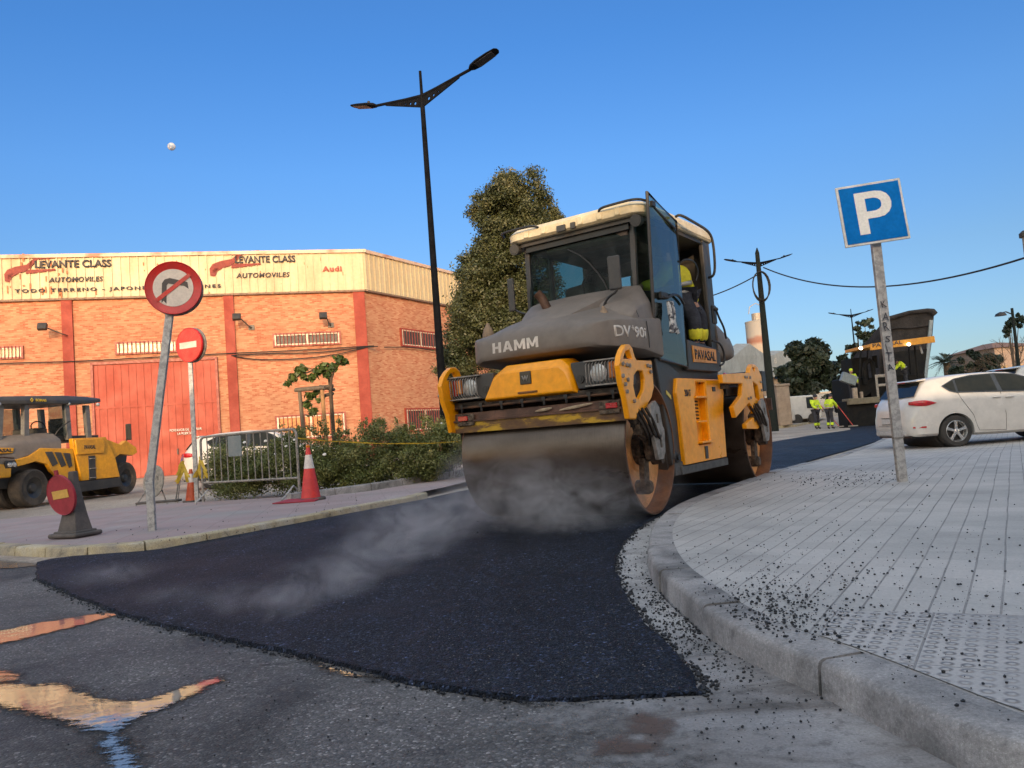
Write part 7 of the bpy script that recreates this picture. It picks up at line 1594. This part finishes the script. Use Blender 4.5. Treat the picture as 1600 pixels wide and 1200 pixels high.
# white van and white truck cab
def van(label, u, v, Y, L_, hgt, w_, nose):
    b = at(u, v, Y); b.z = -.15; t = thing('parked_van' if not nose else 'parked_truck', label, 'van' if not nose else 'truck', tuple(b))
    P_ = [(-L_/2, .35), (L_/2, .35), (L_/2, .9), (L_/2-.15, 1.15), (L_/2-.55, hgt), (-L_/2, hgt)]
    mb = MB(); mb.prism(P_, (0, 0, 0), (1, 0, 0), (0, 0, 1), w_); mb.obj('body', M('van_white', (.50, .49, .47), .4, c2=(.47, .46, .44), scale=.5, bump=0), t, bev=.08)
    mb = MB(); mb.prism([(L_/2-1.1, 1.15), (L_/2-.28, 1.15), (L_/2-.6, hgt-.15), (L_/2-1.1, hgt-.15)], (0, -w_/2, 0), (1, 0, 0), (0, 0, 1), .03); mb.obj('window', glassd, t)
    for x in (-L_/2+.7, L_/2-.7): 
        for s in (-1, 1): mb = MB(); mb.cyl((x, s*(w_/2-.2), .38), (x, s*(w_/2+.02), .38), .38, n=18); mb.obj('wheel', rubber, t)
    mb = MB(); mb.box((L_/2-.02, 0, .7), (.06, w_*.8, .2)); mb.obj('grille', darkgrey, t)
    return t
van('white delivery van parked beyond the left kerb behind the roller', 1190, 660, 55, 4.2, 2.2, 1.9, False)
van('small white truck parked behind the gate pillar', 1251, 652, 60, 2.6, 2.15, 1.9, True)

# ================================================================ VEGETATION
lf_oak = leafmat('oak_leaves', (.038, .050, .018), (.075, .084, .030), (.125, .120, .048), 1.6)
lf_dark = leafmat('dark_leaves', (.012, .022, .014), (.022, .036, .020), (.04, .055, .03), .6)
lf_rose = leafmat('rose_leaves', (.080, .105, .028), (.145, .165, .045), (.25, .23, .08), 2.2)
lf_fig = leafmat('young_leaves', (.05, .085, .02), (.09, .13, .03), (.16, .17, .045), 3)
def branch_mesh(segs, n=7):
    mb = MB()
    for pts, r0, r1 in segs:
        k = len(pts); mb.tube([Vector(p) for p in pts], [r0+(r1-r0)*i/(k-1) for i in range(k)], n)
    return mb
def px_tree(name, label, base, Y, blobs, nleaf, size, mat, trunk_r, seed, sub=14, cr=.35, group=None, inner=True, shell=.4):
    b = Vector(base); t = thing(name, label, 'tree', tuple(b), 0, group)
    allb = []; g = random.Random(seed); segs = []
    for (u, v, ru, rv, dy) in blobs:
        c = at(u, v, Y+dy)-b; s = (Y+dy)/FPX; rx, rz = ru*s, rv*s
        allb += clumps(c.x, c.y, c.z, rx, (rx+rz)/2*.9, rz, sub, min(rx, rz)*cr, seed+len(allb))
        segs.append(([(0, 0, max(.3, c.z*.3)), (c.x*.4, c.y*.4, c.z*.65), tuple(c)], trunk_r*.5, trunk_r*.1))
    V_ = leaves_in(allb, nleaf, size, shell=shell)
    mesh_np('crown', V_, 4, mat, t)
    top = max(x[2] for x in allb)
    br = branch_mesh([([(0, 0, -.1), (.05, 0, top*.3), (0, .05, top*.6), (0, 0, top*.85)], trunk_r, trunk_r*.2)]+segs); br.obj('trunk', bark, t, smooth=True)
    return t
px_tree('tree', 'tall dense evergreen tree rising between the warehouse and the roller cab', (at(790, 700, 20).x, 20, 0), 20,
    [(806, 300, 42, 36, 0), (845, 332, 30, 26, .2), (772, 330, 34, 40, .2), (800, 370, 62, 50, 0), (795, 325, 42, 50, 0), (862, 342, 18, 20, 0), (766, 385, 30, 40, 0), (768, 420, 38, 36, 0), (850, 360, 26, 30, .2), (775, 430, 50, 50, 0), (830, 430, 45, 60, .3), (745, 490, 42, 50, -.1), (800, 510, 60, 60, 0), (722, 545, 40, 48, 0), (706, 570, 26, 30, 0), (745, 430, 28, 40, 0), (760, 500, 46, 46, 0), (765, 580, 62, 40, 0), (850, 540, 40, 60, .3), (800, 640, 70, 40, .2)], 300000, .036, lf_oak, .2, 21, sub=28, cr=.44, shell=.1)
px_tree('tree', 'dark round crowned tree far behind the two road workers', (at(1262, 640, 70).x, 70, -.2), 70, [(1262, 562, 34, 34, 0), (1245, 590, 30, 24, 0), (1288, 588, 26, 24, 0), (1268, 610, 44, 20, 0), (1240, 616, 20, 14, 0)], 16000, .26, lf_dark, .4, 31, sub=16, cr=.34)
px_tree('tree', 'slim dark tree standing behind the far street lamp', (at(1352, 640, 75).x, 75, -.2), 75, [(1352, 512, 12, 18, 0), (1345, 535, 18, 16, 0), (1358, 560, 20, 20, 0)], 4500, .25, lf_dark, .25, 41, sub=12, cr=.3)
px_tree('tree', 'small dark tree left of the paver canopy', (at(1330, 640, 72).x, 72, -.2), 72, [(1330, 550, 14, 18, 0), (1328, 580, 20, 22, 0), (1320, 610, 26, 22, 0)], 5000, .25, lf_dark, .25, 42, sub=12, cr=.3)
px_tree('tree', 'low dark bushy tree behind the roof of the white hatchback', (at(1528, 640, 62).x, 62, -.2), 62, [(1520, 565, 22, 14, 0), (1545, 570, 18, 16, 0), (1500, 578, 20, 12, 0), (1530, 588, 50, 16, 0)], 8000, .18, lf_dark, .2, 43, sub=12, cr=.34)
px_tree('tree', 'thin leafy branches at the right edge above the house', (at(1592, 640, 50).x, 50, -.2), 50, [(1580, 508, 8, 10, 0), (1592, 500, 8, 9, 0), (1575, 520, 7, 6, 0)], 900, .14, lf_dark, .12, 44, sub=8, cr=.4)
# palm
pb_ = at(1487, 640, 68); pb_.z = -.2
t = thing('palm_tree', 'short palm with drooping fronds between the truck and the house', 'tree', tuple(pb_))
hz_ = at(1487, 566, 68).z+.2; mb = MB(); mb.cyl((0, 0, 0), (0, 0, hz_), .35, .28, 10); mb.obj('trunk', bark, t)
Q = []; g = random.Random(3)
for k in range(46):
    a = g.uniform(0, 6.28); el_ = g.uniform(-.5, 1.3); L_ = g.uniform(1.2, 1.9); d = Vector((math.cos(a)*math.cos(el_), math.sin(a)*math.cos(el_), math.sin(el_)))
    sd_ = d.cross(Vector((0, 0, 1))).normalized()
    for j in range(9):
        f = (j+1)/10; p = Vector((0, 0, hz_))+d*L_*f+Vector((0, 0, -.7*f*f)); 
        for s in (-1, 1): q = p+sd_*s*.32*(1-.5*f)+d*.25+Vector((0, 0, -.12)); w_ = d*.035; Q += [p-w_, q-w_*.3, q+w_*.3, p+w_]
mesh_np('crown', [tuple(v) for v in Q], 4, lf_dark, t)
# bare trees
def bare_tree(label, u, v, Y, h, seed):
    b = at(u, v, Y); b.z = -.2; t = thing('bare_tree', label, 'tree', tuple(b), 0, 'bare trees on the right'); g = random.Random(seed); segs = []
    def grow(p, d, L_, r, n):
        q = p+d*L_; segs.append(([p, p+d*L_*.5+Vector((g.uniform(-.05, .05), 0, 0)), q], r, r*.6))
        if n: 
            for _ in range(3): nd = (d+Vector((g.uniform(-.8, .8), g.uniform(-.8, .8), g.uniform(-.1, .5)))).normalized(); grow(q, nd, L_*g.uniform(.6, .85), r*.6, n-1)
    grow(Vector((0, 0, 0)), Vector((0, 0, 1)), h*.3, .09, 4); branch_mesh(segs, 4).obj('trunk', bark, t)
bare_tree('bare tree with fine twigs over the roof of the white hatchback', 1505, 600, 58, 4.5, 1); bare_tree('bare tree in front of the pale house on the right', 1568, 600, 60, 6.0, 2); bare_tree('bare tree closest to the right edge by the house', 1590, 600, 58, 6.5, 5)
# young staked tree
YY = 15.4
yb = at(520, 700, YY); yb.z = .1
t = thing('young_tree', 'young leafy tree tied between wooden stakes in the rose hedge', 'tree', tuple(yb))
ya_ = lambda u, v, dy=0: at(u, v, YY+dy)-yb
br = branch_mesh([([ya_(524, 700), ya_(519, 650), ya_(516, 610), ya_(518, 590)], .035, .03), ([ya_(518, 592), ya_(510, 580), ya_(490, 578), ya_(462, 590), ya_(448, 598)], .025, .01), ([ya_(518, 592), ya_(524, 575), ya_(530, 563)], .025, .01), ([ya_(516, 605), ya_(500, 612, .2), ya_(485, 625)], .015, .008), ([ya_(490, 578), ya_(475, 572)], .012, .006)]); br.obj('trunk', bark, t, smooth=True)
bl_ = []
for (u, v, r) in ((530, 560, 8), (538, 566, 6), (520, 575, 7), (505, 574, 9), (497, 582, 8), (488, 590, 8), (470, 578, 9), (476, 590, 6), (458, 590, 8), (449, 599, 6), (512, 585, 7), (484, 618, 8), (495, 612, 6), (480, 632, 7), (486, 645, 6), (500, 625, 5), (466, 583, 6), (526, 570, 5), (492, 640, 6)):
    c = ya_(u, v); s = r*YY/FPX*1.05; bl_.append((c.x, c.y, c.z, s, s, s*.8))
mesh_np('crown', leaves_in(bl_, 620, .068, shell=.2, aspect=.6), 4, lf_fig, t)
st = thing('tree_stakes', 'three wooden stakes with cross rails holding the young tree', 'stakes', tuple(yb))
wood = M('weathered_wood', (.20, .15, .10), .85, c2=(.13, .10, .075), scale=8, bump=.5, stretch=(1, 1, .2)); woodo = M('orange_wood', (.42, .22, .09), .8, c2=(.34, .18, .08), scale=6, bump=.3)
for (u0, v0, u1, v1, dy, m_) in ((468, 612, 476, 690, .0, wood), (503, 610, 512, 712, -.2, woodo), (515, 588, 522, 690, .3, wood)): mb = MB(); mb.cyl(ya_(u1, v1, dy), ya_(u0, v0, dy), .042, .038, 10); mb.obj('stake', m_, st, smooth=True)
for (u0, v0, u1, v1, d0, d1) in ((461, 610, 507, 606, 0, -.2), (500, 604, 522, 609, -.2, .3), (461, 609, 521, 603, 0, .3), (500, 620, 520, 615, -.1, .3)): mb = MB(); mb.cyl(ya_(u0, v0, d0), ya_(u1, v1, d1), .035, n=8); mb.obj('rail', wood, st)
# rose hedge
hb = gnd(520, 775, .082); t = thing('rose_hedge', 'dense rose hedge with a few pale blooms behind the kerb and barrier', 'hedge', (hb.x, hb.y, .1))
blob = []; g = np.random.default_rng(12)
for k in range(480):
    f = g.random(); u = 332+f*430; y0 = gnd(332+f*430, 783-f*36, .082).y if u < 740 else 14.6; dpt = g.random()*1.7+.12
    topz = (.90 if u < 420 else .98)+.10*math.sin(u*.045)+.10*math.sin(u*.11+1)-.1*(dpt < .4)*1.8
    c = at(u, 700, y0+dpt); z = .12+g.random()**.75*(topz-.10); r = .12+.14*g.random(); blob.append((c.x-hb.x, c.y-hb.y, z-.1, r, r, r*.85))
mesh_np('foliage', leaves_in(blob, 110000, .020, shell=.35, aspect=.6), 4, lf_rose, t)
segs = []; gg = random.Random(6); tips = []
for k in range(90):
    u = gg.uniform(340, 740); y = 13.6+(u-332)/400*1.2+gg.uniform(.2, 1.5); c = at(u, 700, y); p = Vector((c.x-hb.x, y-hb.y, 0)); h = gg.uniform(.9, 1.28) if u > 430 else gg.uniform(.6, 1.0); q = p+Vector((gg.uniform(-.2, .2), gg.uniform(-.2, .1), h)); segs.append(([p, p.lerp(q, .5)+Vector((gg.uniform(-.05, .05), 0, .05)), q], .007, .003)); tips.append(q)
branch_mesh(segs, 4).obj('stem', bark, t)
mesh_np('shoot_leaves', leaves_in([(q.x, q.y, q.z-.06, .09, .09, .13) for q in tips], 4500, .024, shell=.2, aspect=.6), 4, lf_rose, t)
for k, (u, v, m_, r) in enumerate(((507, 713, white, .035), (673, 708, M('bloom_yellow', (.70, .55, .15), .6), .038), (398, 705, white, .025), (415, 692, white, .03), (372, 706, white, .022), (447, 700, white, .025), (382, 694, white, .028), (430, 712, white, .022), (460, 690, white, .024), (690, 664, white, .018))):
    p = at(u, v, 13.4+(u-332)/400*1.0); mb = MB()
    for j in range(7): a = j*.9; mb.sph(p-hb+Vector((math.cos(a)*r*.5, math.sin(a)*r*.4, math.sin(a)*r*.4))+Vector((0, 0, .015)), r*.6, 8, (1, .8, .7))
    mb.obj('rose', m_, t, smooth=True)

# ================================================================ STEAM OFF THE HOT ASPHALT
puffs = [((930, 800), 1.0, .34, .9), ((850, 818), .75, .50, 1.1), ((780, 812), .65, .6, 1.5), ((900, 822), .7, .4, .8), ((960, 815), .45, .35, .6), ((820, 800), .5, .9, .7), ((700, 835), .5, .30, 1.0), ((640, 865), .5, .26, 1.1), ((570, 895), .42, .2, 1.0), ((500, 930), .40, .16, 1.0), ((430, 955), .34, .12, .8), ((380, 940), .5, .08, .35), ((280, 930), .5, .07, .3), ((180, 905), .45, .10, .5), ((1150, 760), .3, .25, .5), ((620, 830), .6, .28, .6)]
sm_, t, bs = nt('steam'); t.nodes.remove(bs); tc = t.nodes.new('ShaderNodeTexCoord'); P = tc.outputs['Object']
acc = None
for (uv, rx, rz_, w_) in puffs:
    c = gnd(uv[0], uv[1], .05); c.z = .03+rz_*.55
    mp = t.nodes.new('ShaderNodeVectorMath'); mp.operation = 'SUBTRACT'; t.links.new(P, mp.inputs[0]); mp.inputs[1].default_value = tuple(c)
    dv = t.nodes.new('ShaderNodeVectorMath'); dv.operation = 'DIVIDE'; t.links.new(mp.outputs[0], dv.inputs[0]); dv.inputs[1].default_value = (rx, rx*.8, rz_)
    ln = t.nodes.new('ShaderNodeVectorMath'); ln.operation = 'LENGTH'; t.links.new(dv.outputs[0], ln.inputs[0])
    f = mth(t, 'MULTIPLY', mth(t, 'POWER', mth(t, 'MAXIMUM', mth(t, 'SUBTRACT', 1.0, ln.outputs['Value']), 0.0), 1.3), w_)
    acc = f if acc is None else mth(t, 'ADD', acc, f)
nz = noise(t, 3.4, 7, .66, vec=P, stretch=(.8, 1, 1.2), dist=1.8); nr = ramp(t, nz.outputs[0], [(.42, .0), (.54, .35), (.72, 1)])
pvn = t.nodes.new('ShaderNodeVolumePrincipled'); pvn.inputs['Color'].default_value = (.86, .84, .86, 1); pvn.inputs['Anisotropy'].default_value = .2
t.links.new(mth(t, 'MULTIPLY', mth(t, 'MULTIPLY', acc, nr.outputs[0]), 5.5), pvn.inputs['Density']); t.links.new(pvn.outputs[0], t.nodes['Material Output'].inputs['Volume'])
mb = MB(); mb.box((-.9, 6.1, .42), (6.2, 6.2, .80)); o = mb.obj('steam', sm_, None); tag(o, 'thin white steam drifting over the hot fresh asphalt', 'steam', kind='stuff')
